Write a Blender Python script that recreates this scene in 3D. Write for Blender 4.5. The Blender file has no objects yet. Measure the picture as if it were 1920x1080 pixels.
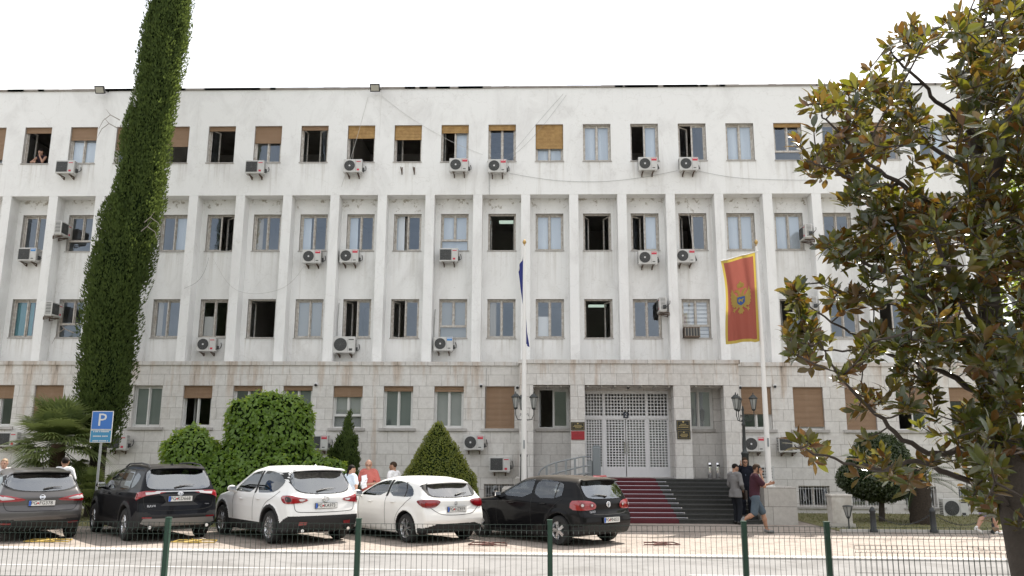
import bpy, bmesh, math, random
import numpy as np
from mathutils import Vector, Matrix, noise as mnoise
from mathutils.geometry import delaunay_2d_cdt
random.seed(7); RNG = np.random.default_rng(7)
S = bpy.context.scene
COL = S.collection
PI = math.pi
# ---------------------------------------------------------------- camera
FPX, CAMH = 1550.0, 1.93
PITCH, YAW, ROLL = math.radians(11.404), math.radians(1.577), math.radians(.272)
_cy, _sy, _cp, _sp = math.cos(YAW), math.sin(YAW), math.cos(PITCH), math.sin(PITCH)
FW = np.array([-_sy*_cp, _cy*_cp, _sp]); _rt = np.array([_cy, _sy, 0.]); _up = np.cross(_rt, FW)
CR = math.cos(ROLL)*_rt + math.sin(ROLL)*_up; CU = -math.sin(ROLL)*_rt + math.cos(ROLL)*_up
def at(x, y, Y):            # survey helper: point of the place at depth Y seen at photo pixel x, y
    d = FW + CR*(x-960)/FPX - CU*(y-540)/FPX
    p = d*(Y/d[1]); return np.array([p[0], Y, p[2]+CAMH])
cam = bpy.data.cameras.new('camera'); camo = bpy.data.objects.new('camera', cam); COL.objects.link(camo)
camo.matrix_world = Matrix(((CR[0], CU[0], -FW[0], 0), (CR[1], CU[1], -FW[1], 0), (CR[2], CU[2], -FW[2], CAMH), (0, 0, 0, 1)))
cam.sensor_width = 36; cam.sensor_fit = 'HORIZONTAL'; cam.lens = FPX/1920*36; cam.clip_start = .05; cam.clip_end = 3000
S.camera = camo
# ---------------------------------------------------------------- light
SUN = Vector((.36, .53, 1.)).normalized()
EL = math.asin(SUN.z); AZ = math.atan2(SUN.x, SUN.y)
sl = bpy.data.lights.new('sun', 'SUN'); sl.energy = 5.; sl.angle = math.radians(.5); sl.color = (1, .95, .87)
so = bpy.data.objects.new('sun', sl); COL.objects.link(so); so.rotation_euler = SUN.to_track_quat('Z', 'Y').to_euler(); so.location = SUN*60
W = bpy.data.worlds.new('World'); S.world = W; W.use_nodes = True
nt = W.node_tree; bg = nt.nodes['Background']
sky = nt.nodes.new('ShaderNodeTexSky'); sky.sky_type = 'NISHITA'; sky.sun_disc = False
sky.sun_elevation = EL; sky.sun_rotation = AZ; sky.dust_density = 4.; sky.air_density = 1.2; sky.ozone_density = 1.
# thin bright overcast in front of the blue: clouds mixed by a noise on the sky direction
tc = nt.nodes.new('ShaderNodeTexCoord'); mp = nt.nodes.new('ShaderNodeMapping'); mp.inputs['Scale'].default_value = (1, 1, 2.6)
nz = nt.nodes.new('ShaderNodeTexNoise'); nz.inputs['Scale'].default_value = 2.6; nz.inputs['Detail'].default_value = 6
rp = nt.nodes.new('ShaderNodeValToRGB'); rp.color_ramp.elements[0].position = .3; rp.color_ramp.elements[1].position = .62
rp.color_ramp.elements[0].color = (.28, .28, .28, 1); rp.color_ramp.elements[1].color = (.93, .93, .93, 1)
mx = nt.nodes.new('ShaderNodeMixRGB'); mx.inputs['Color2'].default_value = (8.6, 8.5, 8.4, 1)
nt.links.new(tc.outputs['Generated'], mp.inputs['Vector']); nt.links.new(mp.outputs[0], nz.inputs['Vector'])
nt.links.new(nz.outputs['Fac'], rp.inputs['Fac']); nt.links.new(rp.outputs['Color'], mx.inputs['Fac'])
nt.links.new(sky.outputs[0], mx.inputs['Color1']); nt.links.new(mx.outputs[0], bg.inputs['Color'])
bg.inputs['Strength'].default_value = .12
vs = S.view_settings; vs.view_transform = 'Standard'; vs.look = 'None'; vs.exposure = .78; vs.gamma = 1
S.cycles.max_bounces = 7; S.cycles.diffuse_bounces = 3; S.cycles.glossy_bounces = 3; S.cycles.transmission_bounces = 4; S.cycles.transparent_max_bounces = 10
S.cycles.caustics_reflective = False; S.cycles.caustics_refractive = False; S.cycles.sample_clamp_indirect = 6
S.cycles.use_denoising = True
# ---------------------------------------------------------------- materials
MATS = {}
def mat(name, col, rough=.6, metal=0., spec=.5, var=None, bump=None, coat=0., island=None, back=None, transl=None, ior=None, coord='Object', alpha=None):
    """var=(scale, amount, second colour) blotches; bump=(scale, distance); island=(colour b) random per leaf; back=colour of the leaf underside"""
    m = bpy.data.materials.new(name); m.use_nodes = True; MATS[name] = m
    n, l = m.node_tree.nodes, m.node_tree.links
    p = n['Principled BSDF']; c4 = (*col, 1)
    p.inputs['Base Color'].default_value = c4; p.inputs['Roughness'].default_value = rough; p.inputs['Metallic'].default_value = metal
    p.inputs['Specular IOR Level'].default_value = spec; p.inputs['Coat Weight'].default_value = coat; p.inputs['Coat Roughness'].default_value = .03
    if ior: p.inputs['IOR'].default_value = ior
    src = None
    if var or bump:
        t = n.new('ShaderNodeTexCoord')
    if var:
        z = n.new('ShaderNodeTexNoise'); z.inputs['Scale'].default_value = var[0]; z.inputs['Detail'].default_value = 6; z.inputs['Roughness'].default_value = .62
        l.new(t.outputs[coord], z.inputs['Vector'])
        r = n.new('ShaderNodeValToRGB'); r.color_ramp.elements[0].position = .5-var[1]/2; r.color_ramp.elements[1].position = .5+var[1]/2
        r.color_ramp.elements[0].color = c4; r.color_ramp.elements[1].color = (*var[2], 1)
        l.new(z.outputs['Fac'], r.inputs['Fac']); src = r.outputs['Color']
    if island:
        g = n.new('ShaderNodeNewGeometry'); x = n.new('ShaderNodeMixRGB'); x.inputs[1].default_value = c4; x.inputs[2].default_value = (*island, 1)
        l.new(g.outputs['Random Per Island'], x.inputs[0]); src = x.outputs[0]
    if back:
        g = n.new('ShaderNodeNewGeometry'); x = n.new('ShaderNodeMixRGB'); x.inputs[2].default_value = (*back, 1); x.inputs[1].default_value = c4
        if src: l.new(src, x.inputs[1])
        l.new(g.outputs['Backfacing'], x.inputs[0]); src = x.outputs[0]
    if src: l.new(src, p.inputs['Base Color'])
    if transl:
        tb = n.new('ShaderNodeBsdfTranslucent'); tb.inputs['Color'].default_value = (*transl[1], 1)
        ms = n.new('ShaderNodeMixShader'); ms.inputs[0].default_value = transl[0]
        l.new(p.outputs[0], ms.inputs[1]); l.new(tb.outputs[0], ms.inputs[2]); l.new(ms.outputs[0], n['Material Output'].inputs['Surface'])
    if bump:
        z2 = n.new('ShaderNodeTexNoise'); z2.inputs['Scale'].default_value = bump[0]; z2.inputs['Detail'].default_value = 5
        l.new(t.outputs[coord], z2.inputs['Vector'])
        b = n.new('ShaderNodeBump'); b.inputs['Distance'].default_value = bump[1]; b.inputs['Strength'].default_value = .6
        l.new(z2.outputs['Fac'], b.inputs['Height']); l.new(b.outputs[0], p.inputs['Normal'])
    return m
def nodes(m): return m.node_tree.nodes, m.node_tree.links
# ---------------------------------------------------------------- meshes
def link(o, parent=None, world=True):
    COL.objects.link(o)
    if parent is not None:
        o.parent = parent
        if world: o.matrix_parent_inverse = wm(parent).inverted()
    return o
WM = {}
def wm(o): return WM.get(o.name, Matrix.Identity(4))
def mesh(name, v, f, m, smooth=False):
    me = bpy.data.meshes.new(name)
    me.from_pydata([tuple(map(float, q)) for q in v] if not isinstance(v, np.ndarray) else v.astype(float).tolist(), [], f if isinstance(f, list) else f.tolist())
    for q in (m if isinstance(m, (list, tuple)) else [m]): me.materials.append(q)
    if smooth: me.polygons.foreach_set('use_smooth', np.ones(len(me.polygons), bool))
    me.update(); return me
def obj(name, v, f, m, parent=None, smooth=False, world=True, mi=None):
    me = mesh(name, v, f, m, smooth)
    if mi is not None: me.polygons.foreach_set('material_index', np.array(mi, np.int32))
    return link(bpy.data.objects.new(name, me), parent, world)
def tag(o, label=None, cat=None, group=None, kind=None):
    if label: o['label'] = label
    if cat: o['category'] = cat
    if group: o['group'] = group
    if kind: o['kind'] = kind
    return o
def thing(name, label, cat, loc=(0, 0, 0), rz=0., group=None, rx=0., ry=0., sc=1.):
    o = bpy.data.objects.new(name, None); COL.objects.link(o); o.empty_display_size = .2
    o.location = loc; o.rotation_euler = (rx, ry, rz); o.scale = (sc, sc, sc)
    WM[o.name] = Matrix.LocRotScale(Vector(loc), o.rotation_euler, Vector((sc, sc, sc)))
    return tag(o, label, cat, group)
def dup(root, label, loc, rz=0., group=None, drop=()):
    r = root.copy(); COL.objects.link(r); r.location = loc; r.rotation_euler = (0, 0, rz); r['label'] = label
    WM[r.name] = Matrix.LocRotScale(Vector(loc), r.rotation_euler, r.scale)
    if group: r['group'] = group
    for ch in root.children:
        if ch.name.split('.')[0] in drop: continue
        c = ch.copy(); COL.objects.link(c); c.parent = r
        for g in ch.children:
            d = g.copy(); COL.objects.link(d); d.parent = c
    return r
class MB:
    def __init__(s): s.v = []; s.f = []; s.m = []
    def add(s, v, f, mi=0):
        b = len(s.v); s.v += [tuple(map(float, q)) for q in v]; s.f += [tuple(int(i)+b for i in q) for q in f]; s.m += [mi]*len(f); return s
    def box(s, x0, x1, y0, y1, z0, z1, mi=0, M=None, bev=0.):
        if bev:
            bm = bmesh.new(); bmesh.ops.create_cube(bm, size=1)
            for q in bm.verts: q.co = Vector(((x0+x1)/2+q.co.x*(x1-x0), (y0+y1)/2+q.co.y*(y1-y0), (z0+z1)/2+q.co.z*(z1-z0)))
            bmesh.ops.bevel(bm, geom=bm.edges[:], offset=bev, segments=2, affect='EDGES', profile=.7)
            bm.verts.index_update(); v = [q.co.copy() for q in bm.verts]; f = [[q.index for q in p.verts] for p in bm.faces]; bm.free()
        else:
            v = [Vector(q) for q in ((x0, y0, z0), (x1, y0, z0), (x1, y1, z0), (x0, y1, z0), (x0, y0, z1), (x1, y0, z1), (x1, y1, z1), (x0, y1, z1))]
            f = [(0, 3, 2, 1), (4, 5, 6, 7), (0, 1, 5, 4), (1, 2, 6, 5), (2, 3, 7, 6), (3, 0, 4, 7)]
        if M is not None: v = [M @ q for q in v]
        return s.add(v, f, mi)
    def quad(s, a, b, c, d, mi=0): return s.add([a, b, c, d], [(0, 1, 2, 3)], mi)
    def tube(s, pts, r, n=6, mi=0, cap=True, closed=False):
        pts = [Vector(p) for p in pts]; k = len(pts); rr = r if isinstance(r, (list, tuple, np.ndarray)) else [r]*k
        v = []; f = []; up = None
        for i, p in enumerate(pts):
            if closed: t = pts[(i+1) % k]-pts[i-1]
            else: t = pts[min(i+1, k-1)]-pts[max(i-1, 0)]
            t = t.normalized() if t.length > 1e-9 else Vector((0, 0, 1))
            if up is None: up = t.orthogonal().normalized()
            up = (up-t*up.dot(t)); up = up.normalized() if up.length > 1e-6 else t.orthogonal().normalized()
            w = t.cross(up)
            v += [p+(up*math.cos(2*PI*j/n)+w*math.sin(2*PI*j/n))*rr[i] for j in range(n)]
        for i in range(k if closed else k-1):
            a, b = i*n, ((i+1) % k)*n
            f += [(a+j, a+(j+1) % n, b+(j+1) % n, b+j) for j in range(n)]
        if cap and not closed: f += [tuple(range(n-1, -1, -1)), tuple(range((k-1)*n, k*n))]
        return s.add(v, f, mi)
    def lathe(s, prof, n=20, c=(0, 0, 0), axis='z', mi=0, M=None, cap=True):
        v = []; f = []
        for r, z in prof:
            for j in range(n):
                a = 2*PI*j/n; q = (r*math.cos(a), r*math.sin(a), z)
                if axis == 'y': q = (q[0], q[2], q[1])
                if axis == 'x': q = (q[2], q[0], q[1])
                q = Vector(q)+Vector(c); v.append(M @ q if M is not None else q)
        for i in range(len(prof)-1):
            f += [(i*n+j, i*n+(j+1) % n, (i+1)*n+(j+1) % n, (i+1)*n+j) for j in range(n)]
        if cap: f += [tuple(range(n-1, -1, -1)), tuple(range((len(prof)-1)*n, len(prof)*n))]
        return s.add(v, f, mi)
    def obj(s, name, m, parent=None, smooth=False, world=True):
        o = obj(name, s.v, s.f, m, parent, False, world, s.m)
        if smooth:
            me = o.data; me.polygons.foreach_set('use_smooth', np.ones(len(me.polygons), bool))
            try: me.set_sharp_from_angle(angle=math.radians(40))
            except Exception: pass
        return o
def text_mesh(txt, size, M, name, m, parent, world=True, depth=.002, align='CENTER'):
    cu = bpy.data.curves.new(name, 'FONT'); cu.body = txt; cu.size = size; cu.align_x = align; cu.align_y = 'CENTER'; cu.extrude = depth; cu.resolution_u = 2
    to = bpy.data.objects.new(name, cu); COL.objects.link(to)
    me = bpy.data.meshes.new_from_object(to.evaluated_get(bpy.context.evaluated_depsgraph_get()))
    bpy.data.objects.remove(to); bpy.data.curves.remove(cu); me.transform(M); me.materials.clear(); me.materials.append(m); me.name = name
    return link(bpy.data.objects.new(name, me), parent, world)
# ---------------------------------------------------------------- surface nets for bodies
def nets(F, o, h):
    Sg = F < 0; n = np.array(F.shape)
    c = np.zeros(tuple(n-1), np.int8)
    cs = [(i, j, k) for i in (0, 1) for j in (0, 1) for k in (0, 1)]
    sl_ = lambda i, j, k: (slice(i, n[0]-1+i), slice(j, n[1]-1+j), slice(k, n[2]-1+k))
    for q in cs: c += Sg[sl_(*q)]
    act = (c > 0) & (c < 8); idx = -np.ones(c.shape, np.int64); I = np.argwhere(act); idx[act] = np.arange(len(I))
    V = {q: F[I[:, 0]+q[0], I[:, 1]+q[1], I[:, 2]+q[2]] for q in cs}
    P = np.zeros((len(I), 3)); w = np.zeros(len(I))
    for a in cs:
        for ax in range(3):
            if a[ax]: continue
            b = list(a); b[ax] = 1; b = tuple(b); va, vb = V[a], V[b]; x = (va < 0) != (vb < 0)
            t = np.where(x, va/np.where(x, va-vb, 1), 0)
            q = np.repeat(np.array(a, float)[None], len(I), 0); q[:, ax] += t
            P[x] += q[x]; w[x] += 1
    P = (P/w[:, None]+I)*h+o
    fs = []
    for ax in range(3):
        u, v = (ax+1) % 3, (ax+2) % 3
        a = [slice(None)]*3; b = [slice(None)]*3; a[ax] = slice(0, -1); b[ax] = slice(1, None)
        d = Sg[tuple(a)] != Sg[tuple(b)]
        E = np.argwhere(d); E = E[(E[:, u] > 0) & (E[:, v] > 0) & (E[:, u] < n[u]-1) & (E[:, v] < n[v]-1)]
        def cell(du, dv):
            q = E.copy(); q[:, u] += du; q[:, v] += dv; return idx[q[:, 0], q[:, 1], q[:, 2]]
        Q = np.stack([cell(-1, -1), cell(0, -1), cell(0, 0), cell(-1, 0)], 1)
        fl = ~Sg[E[:, 0], E[:, 1], E[:, 2]]; Q[fl] = Q[fl][:, ::-1]; fs.append(Q)
    return P, np.concatenate(fs)
def smin(a, b, k):
    h = np.clip(.5+.5*(b-a)/k, 0, 1); return b+(a-b)*h-k*h*(1-h)
def smax(a, b, k): return -smin(-a, -b, k)
def cap_d(P, a, b, ra, rb):
    a = np.array(a, float); b = np.array(b, float); ab = b-a; L = max((ab@ab), 1e-9)
    t = np.clip(((P-a)@ab)/L, 0, 1); return np.linalg.norm(P-a-t[..., None]*ab, axis=-1)-(ra+(rb-ra)*t)
def ell_d(P, c, r, R=None):
    q = P-np.array(c, float)
    if R is not None: q = q@np.array(R)
    q = q/np.array(r); k = np.linalg.norm(q, axis=-1); return (k-1)*min(r)
def blob(prims, h, k=.03):
    """prims: ('c',a,b,ra,rb[,k]) capsule or ('e',c,r[,R]) ellipsoid; ('-',fn) keeps where fn<0. returns verts, faces of the smooth union"""
    lo = np.full(3, 1e9); hi = -lo
    for p in prims:
        if p[0] == 'c': lo = np.minimum(lo, np.minimum(p[1], p[2])-max(p[3], p[4])); hi = np.maximum(hi, np.maximum(p[1], p[2])+max(p[3], p[4]))
        elif p[0] == 'e': lo = np.minimum(lo, np.array(p[1])-max(p[2])); hi = np.maximum(hi, np.array(p[1])+max(p[2]))
    lo -= 3*h; hi += 3*h; n = np.ceil((hi-lo)/h).astype(int)+1
    F = np.full(n, .3, np.float32)
    for p in prims:
        if p[0] == '-':
            ax = [lo[i]+h*np.arange(n[i]) for i in range(3)]; G = np.stack(np.meshgrid(*ax, indexing='ij'), -1)
            F = np.maximum(F, p[1](G)); continue
        kk = k
        if p[0] == 'c': a = np.minimum(p[1], p[2])-max(p[3], p[4]); b = np.maximum(p[1], p[2])+max(p[3], p[4]); kk = p[5] if len(p) > 5 else k
        else: a = np.array(p[1])-max(p[2]); b = np.array(p[1])+max(p[2])
        mg = kk+2*h
        i0 = np.maximum(((a-mg-lo)/h).astype(int), 0); i1 = np.minimum(((b+mg-lo)/h).astype(int)+2, n)
        ax = [lo[i]+h*np.arange(i0[i], i1[i]) for i in range(3)]
        G = np.stack(np.meshgrid(*ax, indexing='ij'), -1)
        d = cap_d(G, p[1], p[2], p[3], p[4]) if p[0] == 'c' else ell_d(G, p[1], p[2], p[3] if len(p) > 3 else None)
        s_ = tuple(slice(i0[i], i1[i]) for i in range(3)); F[s_] = smin(F[s_], d, kk)
    return nets(F, lo, h)
def smooth_line(pts, n=2, closed=False):
    p = [np.array(q, float) for q in pts]
    for _ in range(n):
        q = []
        k = len(p)
        for i in range(k if closed else k-1):
            a, b = p[i], p[(i+1) % k]; q += [a*.75+b*.25, a*.25+b*.75]
        if not closed: q = [p[0]]+q+[p[-1]]
        p = q
    return p
def interp_smooth(pts, w=.08):
    pts = sorted(pts); x = np.array([q[0] for q in pts]); y = np.array([q[1] for q in pts])
    X = np.linspace(x[0]-.5, x[-1]+.5, 1200); sl0 = (y[1]-y[0])/(x[1]-x[0]); sl1 = (y[-1]-y[-2])/(x[-1]-x[-2])
    Y = np.interp(X, x, y); Y = np.where(X < x[0], y[0]+sl0*(X-x[0]), Y); Y = np.where(X > x[-1], y[-1]+sl1*(X-x[-1]), Y)
    k = max(3, int(w/(X[1]-X[0]))); ker = np.hanning(k+2)[1:-1]; ker /= ker.sum()
    Y2 = np.convolve(np.pad(Y, k, 'edge'), ker, 'same')[k:-k]
    return lambda q: np.interp(q, X, Y2)
def fill_poly(poly, h):
    """triangulated interior of a 2-D outline with inner points every h"""
    pl = np.array(poly); b = []
    for i in range(len(pl)):
        a, c = pl[i], pl[(i+1) % len(pl)]; k = max(1, int(np.linalg.norm(c-a)/h))
        b += [a+(c-a)*j/k for j in range(k)]
    nb = len(b); lo, hi = pl.min(0), pl.max(0); inner = []
    for x in np.arange(lo[0]+h*.6, hi[0], h):
        for y in np.arange(lo[1]+h*.6, hi[1], h):
            ins = False; j = len(pl)-1; dmin = 9
            for i in range(len(pl)):
                if (pl[i][1] > y) != (pl[j][1] > y) and x < (pl[j][0]-pl[i][0])*(y-pl[i][1])/(pl[j][1]-pl[i][1])+pl[i][0]: ins = not ins
                j = i
            if ins and min((q[0]-x)**2+(q[1]-y)**2 for q in b) > (h*.5)**2: inner.append((x, y))
    vs_ = [Vector((float(q[0]), float(q[1]))) for q in b+inner]
    r = delaunay_2d_cdt(vs_, [(i, (i+1) % nb) for i in range(nb)], [], 1, 1e-6)
    return np.array([tuple(q) for q in r[0]]), [list(q) for q in r[2]]
def leaf_cards(P, D, N, size, ratio=.5, fold=.0):
    """rhomb leaves: base P, pointing D, facing N; size array"""
    D = D/np.linalg.norm(D, axis=1)[:, None]; Sd = np.cross(D, N); Sd /= np.maximum(np.linalg.norm(Sd, axis=1)[:, None], 1e-6); Nn = np.cross(Sd, D)
    s = size[:, None]; a = P; m = P+D*s*.45; b = P+D*s
    L = m+Sd*s*ratio*.5+Nn*s*fold; R = m-Sd*s*ratio*.5+Nn*s*fold
    V = np.stack([a, R, b, L], 1).reshape(-1, 3); n = len(P)
    if fold:
        F = np.stack([np.arange(n)*4, np.arange(n)*4+1, np.arange(n)*4+2, np.arange(n)*4, np.arange(n)*4+2, np.arange(n)*4+3], 1).reshape(-1, 3)
    else: F = np.arange(n*4).reshape(-1, 4)
    return V, F
def rnd_dirs(n):
    d = RNG.normal(size=(n, 3)); return d/np.linalg.norm(d, axis=1)[:, None]
# ================================================================ materials of the place
def tex(n, kind, **kw):
    t = n.new(kind)
    for k, v in kw.items(): t.inputs[k].default_value = v
    return t
def plaster(name, a, b, c, speck=False):
    """weathered paint: broad blotches, fine trowel mottling, thin hair cracks, mould specks near a soffit"""
    m = mat(name, a, .85, spec=.25); n, l = nodes(m); p = n['Principled BSDF']
    t = n.new('ShaderNodeTexCoord'); g = n.new('ShaderNodeMapping'); g.inputs['Scale'].default_value = (1, 1, .55); l.new(t.outputs['Object'], g.inputs[0])
    z1 = tex(n, 'ShaderNodeTexNoise', Scale=.9, Detail=8., Roughness=.65, Distortion=.6); l.new(g.outputs[0], z1.inputs['Vector'])
    r1 = n.new('ShaderNodeValToRGB'); e = r1.color_ramp.elements; e[0].position = .34; e[0].color = (*b, 1); e[1].position = .52; e[1].color = (*a, 1)
    l.new(z1.outputs['Fac'], r1.inputs[0])
    z2 = tex(n, 'ShaderNodeTexNoise', Scale=5.5, Detail=8., Roughness=.7, Distortion=1.5); l.new(t.outputs['Object'], z2.inputs['Vector'])
    r2 = n.new('ShaderNodeValToRGB'); e = r2.color_ramp.elements; e[0].position = .30; e[0].color = (*c, 1); e[1].position = .43; e[1].color = (1, 1, 1, 1)
    l.new(z2.outputs['Fac'], r2.inputs[0])
    x = n.new('ShaderNodeMixRGB'); x.blend_type = 'MULTIPLY'; x.inputs[0].default_value = .6; l.new(r1.outputs[0], x.inputs[1]); l.new(r2.outputs[0], x.inputs[2])
    out = x.outputs[0]
    vr = n.new('ShaderNodeTexVoronoi'); vr.feature = 'DISTANCE_TO_EDGE'; vr.inputs['Scale'].default_value = .38
    ds = tex(n, 'ShaderNodeTexNoise', Scale=2.2, Detail=5.); l.new(t.outputs['Object'], ds.inputs['Vector'])
    av = n.new('ShaderNodeMixRGB'); av.blend_type = 'ADD'; av.inputs[0].default_value = 1.3; l.new(t.outputs['Object'], av.inputs[1]); l.new(ds.outputs['Color'], av.inputs[2]); l.new(av.outputs[0], vr.inputs['Vector'])
    r3 = n.new('ShaderNodeValToRGB'); e = r3.color_ramp.elements; e[0].position = .0; e[0].color = (.80, .79, .77, 1); e[1].position = .006; e[1].color = (1, 1, 1, 1); l.new(vr.outputs['Distance'], r3.inputs[0])
    x3 = n.new('ShaderNodeMixRGB'); x3.blend_type = 'MULTIPLY'; x3.inputs[0].default_value = .45; l.new(out, x3.inputs[1]); l.new(r3.outputs[0], x3.inputs[2]); out = x3.outputs[0]
    # run-off streaks: noise stretched down the wall
    gs = n.new('ShaderNodeMapping'); gs.inputs['Scale'].default_value = (3.4, 3.4, .14); l.new(t.outputs['Object'], gs.inputs[0])
    zs = tex(n, 'ShaderNodeTexNoise', Scale=1., Detail=5., Roughness=.6); l.new(gs.outputs[0], zs.inputs['Vector'])
    rs = n.new('ShaderNodeValToRGB'); e = rs.color_ramp.elements; e[0].position = .27; e[0].color = (.78, .765, .74, 1); e[1].position = .40; e[1].color = (1, 1, 1, 1); l.new(zs.outputs['Fac'], rs.inputs[0])
    xs = n.new('ShaderNodeMixRGB'); xs.blend_type = 'MULTIPLY'; xs.inputs[0].default_value = .75; l.new(out, xs.inputs[1]); l.new(rs.outputs[0], xs.inputs[2]); out = xs.outputs[0]
    if speck:
        s3 = n.new('ShaderNodeSeparateXYZ'); l.new(t.outputs['Object'], s3.inputs[0])
        mr = n.new('ShaderNodeMapRange'); mr.inputs[1].default_value = 10.75; mr.inputs[2].default_value = 11.62; mr.inputs[3].default_value = 0; mr.inputs[4].default_value = .20; l.new(s3.outputs['Z'], mr.inputs[0])
        z4 = tex(n, 'ShaderNodeTexNoise', Scale=5., Detail=4., Roughness=.7); l.new(t.outputs['Object'], z4.inputs['Vector'])
        ad = n.new('ShaderNodeMath'); ad.operation = 'ADD'; l.new(z4.outputs['Fac'], ad.inputs[0]); l.new(mr.outputs[0], ad.inputs[1])
        r4 = n.new('ShaderNodeValToRGB'); e = r4.color_ramp.elements; e[0].position = .71; e[0].color = (1, 1, 1, 1); e[1].position = .80; e[1].color = (.52, .48, .43, 1); l.new(ad.outputs[0], r4.inputs[0])
        x4 = n.new('ShaderNodeMixRGB'); x4.blend_type = 'MULTIPLY'; x4.inputs[0].default_value = 1; l.new(out, x4.inputs[1]); l.new(r4.outputs[0], x4.inputs[2]); out = x4.outputs[0]
    # drip marks that start under each window ledge
    sp_ = n.new('ShaderNodeSeparateXYZ'); l.new(t.outputs['Object'], sp_.inputs[0])
    def mth(op, a, b_=None, c_=None):
        q = n.new('ShaderNodeMath'); q.operation = op
        for k, v in enumerate((a, b_, c_)):
            if v is None: continue
            if isinstance(v, (int, float)): q.inputs[k].default_value = v
            else: l.new(v, q.inputs[k])
        return q.outputs[0]
    u_ = mth('ABSOLUTE', mth('SUBTRACT', mth('FRACT', mth('ADD', mth('DIVIDE', mth('ADD', sp_.outputs['X'], 19.394+1.816*40), 1.816), .5)), .5))
    mu = mth('LESS_THAN', u_, .31); tot = None
    for zt_, ln_ in ((12.90, 1.15), (9.52, 1.5), (6.16, .95)):
        a_ = mth('DIVIDE', mth('SUBTRACT', sp_.outputs['Z'], zt_-ln_), ln_); a_ = mth('MULTIPLY', mth('MAXIMUM', a_, 0.), mth('LESS_THAN', a_, 1.)); tot = a_ if tot is None else mth('ADD', tot, a_)
    gd = n.new('ShaderNodeMapping'); gd.inputs['Scale'].default_value = (7., 7., .22); l.new(t.outputs['Object'], gd.inputs[0]); zd = tex(n, 'ShaderNodeTexNoise', Scale=1., Detail=4., Roughness=.6); l.new(gd.outputs[0], zd.inputs['Vector'])
    md = n.new('ShaderNodeMapRange'); md.inputs[1].default_value = .48; md.inputs[2].default_value = .70; l.new(zd.outputs['Fac'], md.inputs[0])
    xd = n.new('ShaderNodeMixRGB'); xd.blend_type = 'MULTIPLY'; xd.inputs[2].default_value = (.66, .63, .58, 1); l.new(mth('MULTIPLY', mth('MULTIPLY', tot, mu), mth('MULTIPLY', md.outputs[0], .75)), xd.inputs[0]); l.new(out, xd.inputs[1]); out = xd.outputs[0]
    l.new(out, p.inputs['Base Color'])
    b = n.new('ShaderNodeBump'); b.inputs['Distance'].default_value = .01; b.inputs['Strength'].default_value = .35; l.new(z2.outputs['Fac'], b.inputs['Height']); l.new(b.outputs[0], p.inputs['Normal'])
    return m
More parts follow.
